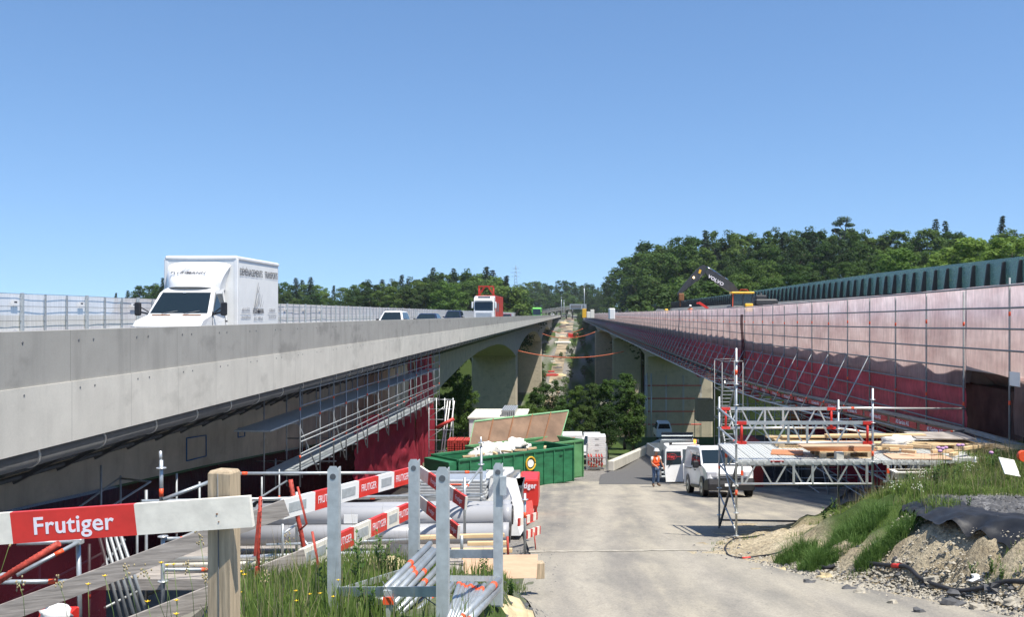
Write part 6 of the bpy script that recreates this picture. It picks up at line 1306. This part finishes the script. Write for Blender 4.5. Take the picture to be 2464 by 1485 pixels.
# ------------------------------------------------------------------ right bank: geotextile, gravel, stones, hoses, plants
def top_z(x, y): return gz(x, y)+.03
def geo(u, v):      # black fabric hanging over the broken rim
    y = 15.1-5.2*u; xr_ = float(foot_x(y))+float(bank_w(y))*.92; s = v-.45
    x = xr_+.75*s-.12*nz(u*9,1,1)*(1 if v < .5 else 0); z = gz(max(x, xr_), y)+.05+.04*nz(u*12,v*4,2)-(max(0,-s)*(.30+.30*nz(u*7,3,3)+.65*float(sm(.4,.8,u))))
    return (x, y, z)
mb = MB(); mb.grid(geo, 90, 14); gt = tag(mb.build('geotextile', 'geotextile'), 'black geotextile hanging over the broken rim of the bank', 'fabric')
def stones(name, n, fn, s0, s1, mat, seed):
    rng = random.Random(seed); v = []; f = []
    for _ in range(n):
        x, y = fn(rng); z = gz(x, y); s = s0+(s1-s0)*rng.random()**2.5; b_ = len(v); k = 6
        pr = [(0,0,-.6)]+[(math.cos(a*6.283/k)*rng.uniform(.7,1.2), math.sin(a*6.283/k)*rng.uniform(.6,1.1), rng.uniform(-.3,.3)) for a in range(k)]+[(rng.uniform(-.3,.3),rng.uniform(-.3,.3),rng.uniform(.45,.8))]
        v += [(x+p[0]*s, y+p[1]*s, z-.05*s+p[2]*s) for p in pr]; f += [(b_, b_+1+(a+1)%k, b_+1+a) for a in range(k)]+[(b_+k+1, b_+1+a, b_+1+(a+1)%k) for a in range(k)]
    me = bpy.data.meshes.new(name); me.from_pydata(v, [], f); me.materials.append(MAT[mat]); o = bpy.data.objects.new(name, me); COL.objects.link(o); o['kind'] = 'stuff'; return o
def f_pad(r): y = r.uniform(8.5,15.4); return (r.uniform(float(foot_x(y))+float(bank_w(y))*.95, 10.5), y)
def f_foot(r): y = r.triangular(8.5,20,12); return (float(foot_x(y))+r.gauss(.08,.24), y)
def f_bank(r): y = r.uniform(9,14.6); return (float(foot_x(y))+r.uniform(0,1)**1.6*float(bank_w(y))*.8, y)
def f_road(r): y = r.uniform(10,24); return (r.uniform(-.8,float(foot_x(y))), y)
def f_rough(r): y = r.uniform(19,27); return (r.gauss(3.2,1.2), y)
stones('gravel_pad', 7000, f_pad, .02, .075, 'stone grey', 1); stones('roadside_stones', 3000, f_foot, .008, .045, 'stone', 2); stones('roadside_gravel', 900, f_foot, .008, .05, 'stone grey', 3)
stones('bank_pebbles', 4500, f_bank, .006, .026, 'stone', 4); stones('road_grit', 1100, f_road, .004, .014, 'stone grey', 5); stones('rough_gravel', 2200, f_rough, .01, .04, 'stone', 6)
stones('shoulder_gravel', 900, lambda r: (r.uniform(-1.0,-.2), r.uniform(7,18)), .008, .035, 'stone grey', 7)
SP = [(1985,1392,.075,'stone yellow','flat yellowish boulder at the foot of the bank beside the black hose'),(2245,1400,.07,'stone','pale rock on the bank face in the middle'),(2300,1432,.07,'stone grey','dark rock low on the bank near the hose'),(2120,1310,.05,'stone','small pale rock above the horsetails'),(1945,1405,.05,'stone grey','grey stone at the road edge left of the yellowish boulder'),(2040,1420,.06,'stone grey','grey stone at the road edge right of the yellowish boulder'),(2070,1430,.06,'stone','broad stone at the road edge below the hose bend'),(2290,1460,.09,'stone grey','dark boulder at the road edge near the right corner'),(2395,1418,.07,'stone grey','grey-green stone on the hose near the right edge'),(1885,1372,.035,'stone yellow','small yellow stone by the left horsetail clump'),(2350,1470,.07,'stone','pale stone in the bottom right corner'),(2440,1452,.06,'stone','light stone touching the right edge'),(2210,1478,.05,'stone grey','low grey stone at the bottom of the picture'),(2145,1455,.05,'stone','flat stone by the road below the hose'),(1800,1345,.03,'stone','lone pebble beside the thin hose'),(2350,1395,.055,'white paint','white broken stone above the hose')]
for k, (px, py, r, m_, lb) in enumerate(SP): p = hit(px, py); lump('rock', lb, 'rock', p+V((0,0,r*.1)), r*1.3, (1.25,.9,.75), m_, k+2, .8, 8, 5, None, 1.9, False)
lump('earth_mound', 'pale sandy mound beside the right foot of the rack', 'mound', V((-.74,8.3,-2.90)), .50, (.9,1.5,.85), 'stone yellow', 21, .3, 48, 28, None, 3.5)
lump('rock', 'buff rock in the grass behind the rack tubes', 'rock', at(925,1388,9.2), .2, (1.3,.9,.9), 'stone yellow', 31, .5, 14, 9); lump('rock', 'dark rock beside the buff rock in the grass', 'rock', at(965,1360,9.6), .2, (1.2,.9,.9), 'stone grey', 32, .5, 14, 9)
def hose(label, pix, r, mats=('hose','red paint'), marks=()):
    P = [hit(px, py)+V((0,0,r*.9)) for px, py in pix]; Q = []
    for i in range(len(P)-1):
        p0, p1, p2, p3 = P[max(i-1,0)], P[i], P[i+1], P[min(i+2,len(P)-1)]
        for k in range(6): t_2 = k/6; Q.append(.5*((2*p1)+(p2-p0)*t_2+(2*p0-5*p1+4*p2-p3)*t_2**2+(3*p1-p0-3*p2+p3)*t_2**3))
    Q.append(P[-1]); Q = [V((q.x,q.y,max(q.z,gz(q.x,q.y)+r*.7))) for q in Q]; mb = MB(); mb.path(Q, r, 8); mb.m = 1
    for i in marks: mb.path(Q[i:i+4], r*1.06, 8)
    return tag(mb.build('black_hose', list(mats)), label, 'hose')
hose('thick black hose winding down the bank and along its foot to the right edge', [(2064,1322),(2068,1345),(2082,1360),(2120,1366),(2160,1368),(2190,1378),(2215,1400),(2260,1418),(2310,1428),(2360,1422),(2420,1412),(2480,1415)], .030, marks=(22,))
hose('thinner black hose with red band looping from the left horsetails over the road edge', [(1905,1318),(1870,1335),(1820,1343),(1780,1346),(1752,1338),(1746,1318),(1768,1300),(1800,1296),(1840,1290)], .018, marks=(14,))
hose('short piece of black hose end among the horsetails', [(1975,1368),(1990,1372),(2010,1366)], .028)
pm('seed white', (.62,.64,.48), .9, 0, .15, 20)
# ---- plants
def blades(name, pts, h0, h1, w, mat, seed, lean=.35, kind='stuff'):
    rng = np.random.default_rng(seed); n = len(pts); P = np.array(pts, float); h = rng.uniform(h0, h1, n)*np.array([p[3] if len(p) > 3 else 1 for p in pts]); P = P[:, :3]
    az = rng.uniform(0, 6.283, n); D = np.stack([np.cos(az), np.sin(az), np.zeros(n)], 1); az2 = rng.uniform(0, 6.283, n); S = np.stack([np.cos(az2), np.sin(az2), np.zeros(n)], 1)*w*.5; l = rng.uniform(0, lean, n)
    Z = np.array([0,0,1.]); a = P-Z*.02; m_ = P+D*(h*l*.35)[:, None]+Z*(h*.55)[:, None]; tp = P+D*(h*l)[:, None]+Z*(h*(1-l*.35))[:, None]
    VV = np.stack([a-S, a+S, m_+S*.7, m_-S*.7, tp], 1).reshape(-1, 3); F_ = []
    b_ = np.arange(n)*5; F_ = [tuple(x) for x in np.stack([b_, b_+1, b_+2, b_+3], 1)]+[tuple(x) for x in np.stack([b_+3, b_+2, b_+4], 1)]
    me = bpy.data.meshes.new(name); me.from_pydata(VV.tolist(), [], F_); me.materials.append(MAT[mat]); o = bpy.data.objects.new(name, me); COL.objects.link(o)
    if kind: o['kind'] = kind
    return o
def gmat(name, c1, c2, c3):
    m, t, b = nodes_of(name); b.inputs['Roughness'].default_value = .6; b.inputs['Specular IOR Level'].default_value = .25; n = noise_node(t, 2.3, 5, None, .7); r = ramp(t, n.outputs[0], [(.3, c1), (.55, c2), (.72, c3)]); t.links.new(r.outputs[0], b.inputs['Base Color'])
    tl = add(t, 'ShaderNodeBsdfTranslucent'); t.links.new(r.outputs[0], tl.inputs[0]); mx = add(t, 'ShaderNodeMixShader'); mx.inputs[0].default_value = .35; o = t.nodes['Material Output']; t.links.new(b.outputs[0], mx.inputs[1]); t.links.new(tl.outputs[0], mx.inputs[2]); t.links.new(mx.outputs[0], o.inputs[0])
gmat('grass blade', (.10,.16,.035), (.17,.25,.055), (.32,.34,.13)); gmat('horsetail green', (.075,.14,.035), (.12,.215,.05), (.19,.28,.09)); gmat('dry grass', (.30,.26,.14), (.34,.29,.16), (.42,.36,.22))
gmat('weed leaf', (.035,.08,.02), (.07,.14,.03), (.11,.18,.05))
rg = random.Random(3); pts = []
while len(pts) < 26000:      # crest and slope of the right bank
    y = rg.uniform(13.6, 21.8); x = rg.uniform(3.0, 11.5); s = (x-float(foot_x(y)))/float(bank_w(y)); z = gz(x, y)
    lo = .80 if y < 16.5 else .62
    if s < lo+.22*nz(x,y,1.1) or z < float(road_z(y))+.25 or (y < 15.4 and x > 5.6+.3*nz(x,y,2)): continue
    if y > 19.6 and x < 8.6: continue
    pts.append((x, y, z, .6+.7*(.5+nz(x,y,.9))+(.35 if y > 17 else 0)))
blades('bank_grass', pts, .09, .26, .011, 'grass blade', 1, 1.15)
blades('bank_dry_grass', [p for p in pts[::11]], .22, .48, .008, 'dry grass', 2)
ps = []
for _ in range(9000):
    y = rg.uniform(8.8, 20); x = float(foot_x(y))+rg.uniform(.0,1.0)*float(bank_w(y))
    if nz(x,y,1.5,4) > .28: ps.append((x,y,gz(x,y),.7))
blades('bank_sparse_grass', ps, .06, .16, .010, 'grass blade', 5)
for px, py, r, n, lb in ((1915,1345,.30,2600,'left round clump of bright green horsetails at the road edge'),(2010,1330,.42,4200,'large middle clump of horsetails on the bank'),(1975,1360,.30,2600,'low front clump of horsetails beside the road'),(2075,1270,.42,3600,'upper clump of horsetails below the grass crest'),(2150,1300,.28,1600,'right small clump of horsetails against the bare soil'),(2100,1345,.22,1300,'small clump of horsetails where the thick hose leaves the bank')):
    c_ = hit(px, py); q = []
    for _ in range(n): a = rg.uniform(0,6.283); d = r*rg.random()**.6; x, y = c_.x+d*math.cos(a)*1.15, c_.y+d*math.sin(a); q.append((x, y, gz(x,y), max(.25,(1.1-.5*d/r)*(.75+1.3*nz(x*7,y*7,1)))))
    o = blades('horsetail_clump', q, .10, .40, .008, 'horsetail green', int(px), .95, None); tag(o, lb, 'plant')
q = []
for _ in range(24000):
    y = rg.uniform(3.2, 13.2); e = float(np.interp(y, [3.5,12,13.6], [-2.6,-3.4,-3.9])); x = rg.uniform(e, -.55)
    d = .55+.45*nz(x,y,.8)+(.3 if x < -1.2 else -.35)
    if x < -.36*y and rg.random() < .9: continue
    if rg.random() < d: q.append((x,y,gz(x,y),(.9+.9*nz(x,y,1.3))*(1 if x < -1.3 else .6)))
blades('verge_grass', q, .12, .30, .010, 'grass blade', 7); blades('verge_tall_grass', q[::22], .35, .62, .006, 'dry grass', 8)
def weed(label, p, h, seed, n=46, group=None, lw=.018, mat='weed leaf'):
    "leafy upright weed: stems with alternating pointed leaves"
    r = random.Random(seed); mb = MB(); W_ = thing('leafy_weed', label, 'plant', p, group); mb2 = MB()
    for s_ in range(r.randint(3,5)):
        az = r.uniform(0,6.28); ln = r.uniform(.05,.3); tp = V(p)+V((math.cos(az)*ln*h, math.sin(az)*ln*h, h*r.uniform(.7,1.05))); mb.path([V(p),V(p).lerp(tp,.5)+V((0,0,.04*h)),tp], [.005,.004,.0015], 5)
        for k in range(n//4):
            f = .12+.88*k/(n/4); c_ = V(p).lerp(tp, f); a2 = k*2.4+az; L_ = h*.17*(1.15-.6*f)*r.uniform(.8,1.2); d = V((math.cos(a2), math.sin(a2), .55)).normalized(); w_ = d.cross(V((0,0,1))).normalized()*lw*(1.2-.5*f)
            mb2.quad(c_, c_+d*L_*.45+w_, c_+d*L_, c_+d*L_*.45-w_)
    mb.build('stem', 'stem', W_); mb2.build('leaf', mat, W_); return W_
for k, (px, py, Y, h, lb) in enumerate(((862,1420,7.8,.58,'tall leafy weed left of the rack, behind its front rail'),(800,1440,7.2,.45,'leafy weed at the foot of the left rack post'),(915,1420,8.4,.46,'leafy weed between the left and the back rack post'),(880,1470,6.6,.34,'dense dark weed below the front rail of the rack'),(830,1452,7.6,.42,'bushy weed just right of the left rack post'),(945,1440,8.6,.30,'low weed in front of the buff rock'),(1228,1475,8.8,.20,'small spiky weed on the sand at the right of the rack'),(1165,1405,9.4,.22,'weed seen through the rack beside the plywood'))):
    p = at(px,py,Y); p.z = gz(p.x,Y)-.01; weed(lb, p, h, k+4, 56)
for k, (px, py, lb) in enumerate(((2410,1400,'flat-leaved weed on the bank near the right edge'),(2340,1395,'small green weed above the thick hose'),(2385,1382,'pointed-leaved weed on the bare bank, upper right'),(2330,1225,'white flowering weed at the edge of the gravel pad'))): weed(lb, hit(px,py), .22, k+40, 40)
for k, (px, py, Y, pb) in enumerate(((580,1378,5.6,1500),(548,1372,5.6,1500),(588,1385,5.7,1500),(252,1388,5.2,1500),(212,1408,5.2,1500),(576,1428,5,1500),(510,1425,5,1500),(515,1435,5,1500),(425,1447,5,1500),(424,1480,4.8,1520),(814,1418-20,6.6,1500),(712,1424,6.4,1500),(713,1448,6.4,1500),(770,1430,6.4,1500),(802,1438,6.2,1500),(745,1432,6.4,1500),(875,1432,6.9,1470),(388,1356,5.4,1500),(402,1362,5.4,1500),(418,1360,5.4,1500),(355,1450,5.0,1500))):
    c_ = at(px,py,Y); g_ = V((c_.x+.05*((k*37)%7-3)/3, Y+.05, gz(c_.x,Y) if c_.x > -2.2 else c_.z-.45)); fl = thing('buttercup', ['yellow buttercup in front of the planks at the lower left','yellow buttercup in the grass left of the rack'][px > 620], 'flower', g_, ['buttercups at the lower left','buttercups left of the rack'][px > 620])
    mb = MB(); mb.path([g_, g_.lerp(c_,.5)+V((.01,0,.02)), c_], .0016, 4); mb.build('stem', 'stem', fl); mb = MB(); n_ = 5
    for j in range(n_): a = 6.283*j/n_; b_ = a+1.1; mb.quad(c_, c_+V((.010*math.cos(a),.008*math.sin(a),.003)), c_+V((.016*math.cos(a+.55),.014*math.sin(a+.55),.008)), c_+V((.010*math.cos(b_),.008*math.sin(b_),.003)))
    mb.ball(c_+V((0,-.002,.003)), .0055, 6, 4); mb.build('bloom', 'flower yellow', fl)
for k, (px, py, Y, x2) in enumerate(((300,1370,5,8),(345,1370,5,14),(452,1362,5,4),(30,1290,4.6,-20),(45,1400,4.8,4),(140,1400,5,6),(495,1380,5,10),(480,1290,5,5),(565,1330,5.4,6),(695,1290,6.2,8),(640,1385,6,6))):
    c_ = at(px,py,Y); g_ = at(px+x2*4,1500,Y); o = thing('grass_stalk', 'grass stalk with pale seed head before the grey planks', 'grass stalk', g_, 'grass stalks in the left foreground'); mb = MB(); mb.path([g_, g_.lerp(c_,.6)+V((.01,0,0)), c_], .0014, 4); mb.build('stem', 'stem', o)
    mb = MB()
    for j in range(14): d = c_+V((rn.gauss(0,.014), rn.gauss(0,.008), rn.uniform(-.05,.03))); mb.ball(d, .0045, 5, 3, (1,1,1.6))
    mb.build('seed_head', 'seed', o)
for k, (px, py, Y) in enumerate(((2258,1078,17.5),(2268,1080,17.5),(2276,1078,17.6),(2306,1072,17.8),(2316,1072,17.8),(2262,1086,17.2),(2385,1090,17))):
    c_ = at(px,py,Y); g_ = V((c_.x,Y,gz(c_.x,Y))); o = thing('pink_wildflower', 'pale pink wildflower on the grassy crest before the pallet', 'flower', g_, 'pink wildflowers on the crest'); mb = MB(); mb.path([g_,c_],.004,4); mb.build('stem','stem',o); mb = MB(); mb.ball(c_,.045,8,5,(1,1,.7)); mb.build('bloom','flower pink',o)
p = at(2428,1125,17.0); mb = MB(); mb.box(-.17,.17,-.17,.17,0,.015); o = tag(mb.build('white_plate', 'white paint'), 'white plate lying tilted in the grass near the right edge', 'plate'); place(o, (p.x,p.y,p.z), .3, 1, .9, .2)
mb = MB(); mb.cyl(at(2462,1098,17.5), .10, .1, 'Y', 14); tag(mb.build('reflector_disc', 'orange mark'), 'orange round lamp cut by the right picture edge above the grass', 'lamp')

for k in range(16):
    x = 6.2+.25*k+rnd.uniform(-.2,.2) if k < 10 else 5.0+.3*(k-10); y = rnd.uniform(16.2,19.4); p = V((x, y, gz(x,y)-.02)); w_ = weed('leafy weed among the grass on the crest of the right bank', p, rnd.uniform(.3,.5), 60+k, 60, 'leafy weeds on the crest', .03)
for k, (px, py) in enumerate(((2225,1165),(2150,1190),(2215,1200),(2330,1140))):
    g_ = hit(px, py+20); o = thing('white_umbel', 'white flowering umbel plant in the grass of the right bank', 'flower', g_, 'white umbels on the bank'); mb = MB(); c_ = g_+V((0,0,.3)); mb.path([g_, c_], .005, 4); mb.build('stem', 'stem', o); mb = MB()
    for j in range(16): d = c_+V((rnd.gauss(0,.07), rnd.gauss(0,.07), rnd.gauss(0,.05))); mb.ball(d, .010, 5, 3)
    mb.build('bloom', 'seed white', o)
# ------------------------------------------------------------------ people
def person(label, loc, rz, joints, edges, rad, parts_):
    "one continuous skinned body; clothing and hair as children"
    root = thing('person', label, 'person', (0,0,0)); OFF[root.name] = V((0,0,0))
    def skin_mesh(name, js, es, rd, mat, sub=2):
        ks = list(js); me = bpy.data.meshes.new(name); me.from_pydata([js[k] for k in ks], [(ks.index(a), ks.index(b_)) for a, b_ in es], []); ob = bpy.data.objects.new(name, me); COL.objects.link(ob)
        ob.modifiers.new('s', 'SKIN'); 
        for i, k in enumerate(ks): me.skin_vertices[0].data[i].radius = rd[k] if isinstance(rd[k], tuple) else (rd[k],)*2
        me.skin_vertices[0].data[0].use_root = True; su = ob.modifiers.new('u', 'SUBSURF'); su.levels = sub; su.render_levels = sub
        dg = bpy.context.evaluated_depsgraph_get(); m2 = bpy.data.meshes.new_from_object(ob.evaluated_get(dg)); bpy.data.objects.remove(ob); m2.materials.clear(); m2.materials.append(MAT[mat]); m2.name = name
        m2.polygons.foreach_set('use_smooth', [True]*len(m2.polygons)); o = bpy.data.objects.new(name, m2); COL.objects.link(o); o.parent = root; return o
    skin_mesh('body', joints, edges, rad, 'skin')
    for name, js, es, rd, mat in parts_: skin_mesh(name, js, es, rd, mat)
    return root
J = {'pel':(0,0,.95),'abd':(0,.0,1.10),'chs':(.0,.01,1.33),'nk':(.0,.0,1.50),'hd0':(.02,-.02,1.58),'hd1':(.03,-.02,1.68),
 'shL':(-.18,0,1.42),'elL':(-.24,-.05,1.14),'wrL':(-.08,-.22,.98),'haL':(-.02,-.27,.94),'f1':(.02,-.31,.92),'f2':(.01,-.33,.90),'f3':(-.01,-.34,.89),'f4':(-.03,-.33,.885),'thL':(.01,-.25,.97),
 'shR':(.19,0,1.42),'elR':(.29,.03,1.14),'wrR':(.38,-.04,.92),'haR':(.40,-.06,.85),'g1':(.42,-.09,.79),'g2':(.41,-.07,.77),'g3':(.40,-.05,.775),'g4':(.39,-.03,.78),'thR':(.37,-.11,.82),
 'hiL':(-.10,0,.90),'knL':(-.12,-.07,.50),'anL':(-.13,.02,.09),'toL':(-.15,-.14,.03),'hiR':(.10,0,.90),'knR':(.12,.01,.50),'anR':(.14,.07,.09),'toR':(.19,-.09,.03)}
Ed = [('pel','abd'),('abd','chs'),('chs','nk'),('nk','hd0'),('hd0','hd1'),('chs','shL'),('shL','elL'),('elL','wrL'),('wrL','haL'),('haL','f1'),('haL','f2'),('haL','f3'),('haL','f4'),('wrL','thL'),
 ('chs','shR'),('shR','elR'),('elR','wrR'),('wrR','haR'),('haR','g1'),('haR','g2'),('haR','g3'),('haR','g4'),('wrR','thR'),('pel','hiL'),('hiL','knL'),('knL','anL'),('anL','toL'),('pel','hiR'),('hiR','knR'),('knR','anR'),('anR','toR')]
Rd = {k: .04 for k in J}; Rd.update({'pel':(.13,.10),'abd':(.12,.09),'chs':(.13,.10),'nk':.055,'hd0':(.075,.085),'hd1':(.082,.095),'shL':.055,'shR':.055,'elL':.042,'elR':.042,'wrL':.03,'wrR':.03,'haL':.032,'haR':.032,'hiL':.085,'hiR':.085,'knL':.06,'knR':.06,'anL':.045,'anR':.045,'toL':.035,'toR':.035})
for k in ('f1','f2','f3','f4','thL','g1','g2','g3','g4','thR'): Rd[k] = .009
sub = lambda ks: {k: J[k] for k in ks}
vest = ({'a':(0,0,.86),'b':(0,.0,1.10),'c':(0,.01,1.34),'l':(-.15,0,1.43),'r':(.16,0,1.43)}, [('a','b'),('b','c'),('c','l'),('c','r')], {'a':(.175,.15),'b':(.165,.135),'c':(.17,.135),'l':.085,'r':.085})
jeans = ({'p':(0,0,.93),'hl':(-.10,0,.86),'hr':(.10,0,.86),'kl':(-.12,-.07,.50),'kr':(.12,.01,.50),'al':(-.13,.015,.13),'ar':(.14,.06,.13)}, [('p','hl'),('p','hr'),('hl','kl'),('hr','kr'),('kl','al'),('kr','ar')], {'p':(.14,.11),'hl':.105,'hr':.105,'kl':.082,'kr':.082,'al':.066,'ar':.066})
sl = {'s':(-.17,0,1.43),'e':(-.225,-.03,1.24)}; sr = {'s':(.18,0,1.43),'e':(.26,.02,1.24)}; sre = [('s','e')]; srr = {'s':.078,'e':.064}
boots = lambda a, t_3: ({'a':(a[0],a[1],.16),'b':(a[0],a[1],.06),'c':t_3}, [('a','b'),('b','c')], {'a':.062,'b':.062,'c':.048})
PP = [('safety_vest', *vest, 'orange vest'), ('trousers', *jeans, 'denim'), ('shirt_sleeve', sl, sre, srr, 'white paint'), ('shirt_sleeve', sr, sre, srr, 'white paint'), ('boot', *boots(J['anL'], (-.16,-.16,.045)), 'boot'), ('boot', *boots(J['anR'], (.20,-.11,.045)), 'boot')]
pe = person('worker in orange safety vest, blue jeans and white helmet walking beside the delivery van', (0,0,0), 0, J, Ed, Rd, PP)
def helmet(root, c, r=.13):
    mb = MB(); n = 16; rings = []
    for i in range(7): a = math.pi/2*i/6*.98; rings.append([V((c[0]+r*math.cos(a)*math.cos(6.283*j/n), c[1]+r*1.12*math.cos(a)*math.sin(6.283*j/n), c[2]+r*.95*math.sin(a))) for j in range(n)])
    mb.loft(rings, True, True); mb.loft([[V((c[0]+q*math.cos(6.283*j/n), c[1]-.015+q*1.2*math.sin(6.283*j/n), c[2]+z)) for j in range(n)] for q, z in ((r*1.1,-.012),(r*1.12,0),(r*.98,.01))], True, True); return mb.build('helmet', 'white gloss', root)
helmet(pe, (.03,-.015,1.70))
mb = MB(); mb.ball((.03,.0,1.665), .098, 10, 7, (1,1.05,1)); mb.v = [v for v in mb.v]; mb.build('hair', 'hair', pe) if 0 else None
mb = MB(); mb.tube((.05,-.115,1.62),(.055,-.135,1.60),.014,6,.018); mb.build('nose', 'skin', pe)
mb = MB(); mb.ball((.005,-.105,1.645), .011, 6, 4); mb.ball((.075,-.10,1.645), .011, 6, 4); mb.box(.015,.07,-.112,-.106,1.562,1.570); mb.ball((-.055,-.0,1.63), .02, 6, 4, (.5,1,1.4)); mb.build('face_features', 'hair', pe)
mb = MB(); mb.loft([[V((-.055,-.142,1.40)),V((.06,-.142,1.40)),V((.0,-.150,1.24))],[V((-.055,-.150,1.40)),V((.06,-.150,1.40)),V((.0,-.158,1.24))]]); mb.build('shirt_front', 'white paint', pe)
mb = MB()
for z in (1.0, 1.14): mb.loft([[V((.184*math.cos(a),.156*math.sin(a),z+q)) for a in np.linspace(0,6.0,20)] for q in (0,.035)], True, True)
mb.build('reflective_band', 'orange mark', pe)
wp = V((at(1578,1170,46.5).x, 46.5, 0)); wp.z = at(0,1171,46.5).z; place(pe, wp, R_(18), 1.02)
# second worker on the right bridge, only head and shoulders above the netting
a = at(1661,743,62)
j2 = {'p':(0,0,.95),'c':(0,0,1.35),'n':(0,0,1.5),'h':(0,-.01,1.66),'l':(-.2,0,1.42),'le':(-.3,-.05,1.15),'lw':(-.28,-.2,1.0),'r':(.2,0,1.42),'re':(.3,-.05,1.15),'rw':(.28,-.2,1.0),'kl':(-.1,0,.5),'kr':(.1,0,.5),'al':(-.12,0,.06),'ar':(.12,0,.06)}
e2 = [('p','c'),('c','n'),('n','h'),('c','l'),('l','le'),('le','lw'),('c','r'),('r','re'),('re','rw'),('p','kl'),('kl','al'),('p','kr'),('kr','ar')]; r2 = {k:.06 for k in j2}; r2.update({'p':.13,'c':.13,'h':.09,'lw':.035,'rw':.035})
p2 = person('worker in orange with a white helmet, head showing above the netting of the right bridge', (0,0,0), 0, j2, e2, r2, [('jacket', {'a':(0,0,.9),'b':(0,0,1.36),'l':(-.2,0,1.42),'r':(.2,0,1.42)}, [('a','b'),('b','l'),('b','r')], {'a':.16,'b':.15,'l':.085,'r':.085}, 'orange vest')])
helmet(p2, (0,-.01,1.68), .135); ze = at(0,733,62).z; place(p2, (a.x+.0, 62+10, 0)); xx = at(1661,0,72).x; place(p2, (max(xx,11.9), 72*max(1,11.9/max(xx,.1))**0, at(0,734,72).z-1.83)); p2.location.x = at(1661,0,95).x; p2.location.y = 95; p2.location.z = at(0,733,95).z-1.82
mb = MB(); mb.bar(at(1704,743,90), at(1682,728,90), .22, .22); mb.bar(at(1684,729,90), at(1676,730,90), .16, .16); tag(mb.build('crane_arm', 'container red'), 'red jib arm sticking up above the netting left of the excavator', 'crane arm')
# ------------------------------------------------------------------ air
HZ = [0]

hz = MB(); hz.box(-1300, 1300, -30, 1350, -48, 75); hzo = hz.build('haze', 'white paint'); hzo['kind'] = 'stuff'
m = bpy.data.materials.new('haze'); m.use_nodes = True; t = m.node_tree; t.nodes.clear(); o = t.nodes.new('ShaderNodeOutputMaterial'); pv = t.nodes.new('ShaderNodeVolumePrincipled')
pv.inputs['Color'].default_value = (.86,.92,1,1); pv.inputs['Density'].default_value = .00008; pv.inputs['Anisotropy'].default_value = .2; t.links.new(pv.outputs[0], o.inputs['Volume']); hzo.data.materials.clear(); hzo.data.materials.append(m)

# look-alikes: say which one, by its place from the left
ORD = ['leftmost','second','third','fourth','fifth','sixth','seventh','eighth','ninth','tenth','eleventh','twelfth','thirteenth','fourteenth','fifteenth','sixteenth','seventeenth','eighteenth','nineteenth','twentieth']
same = {}
for o in list(COL.objects):
    if o.parent is None and o.get('label'): same.setdefault(o['label'], []).append(o)
def sx_(o):
    p = o.location
    if o.type == 'MESH' and p.length < 1e-6: p = sum((V(c) for c in o.bound_box), V((0,0,0)))/8
    return p.x/max(p.y, .1)
for lb, os_ in same.items():
    if len(os_) < 2: continue
    os_.sort(key=sx_); n = len(os_)
    for i, o in enumerate(os_):
        o['label'] = ('rightmost' if i == n-1 and n > 1 else ORD[i]+('' if i == 0 else ' from left') if i < 20 else ORD[n-1-i]+' from right' if n-1-i < 20 else 'middle')+' '+lb
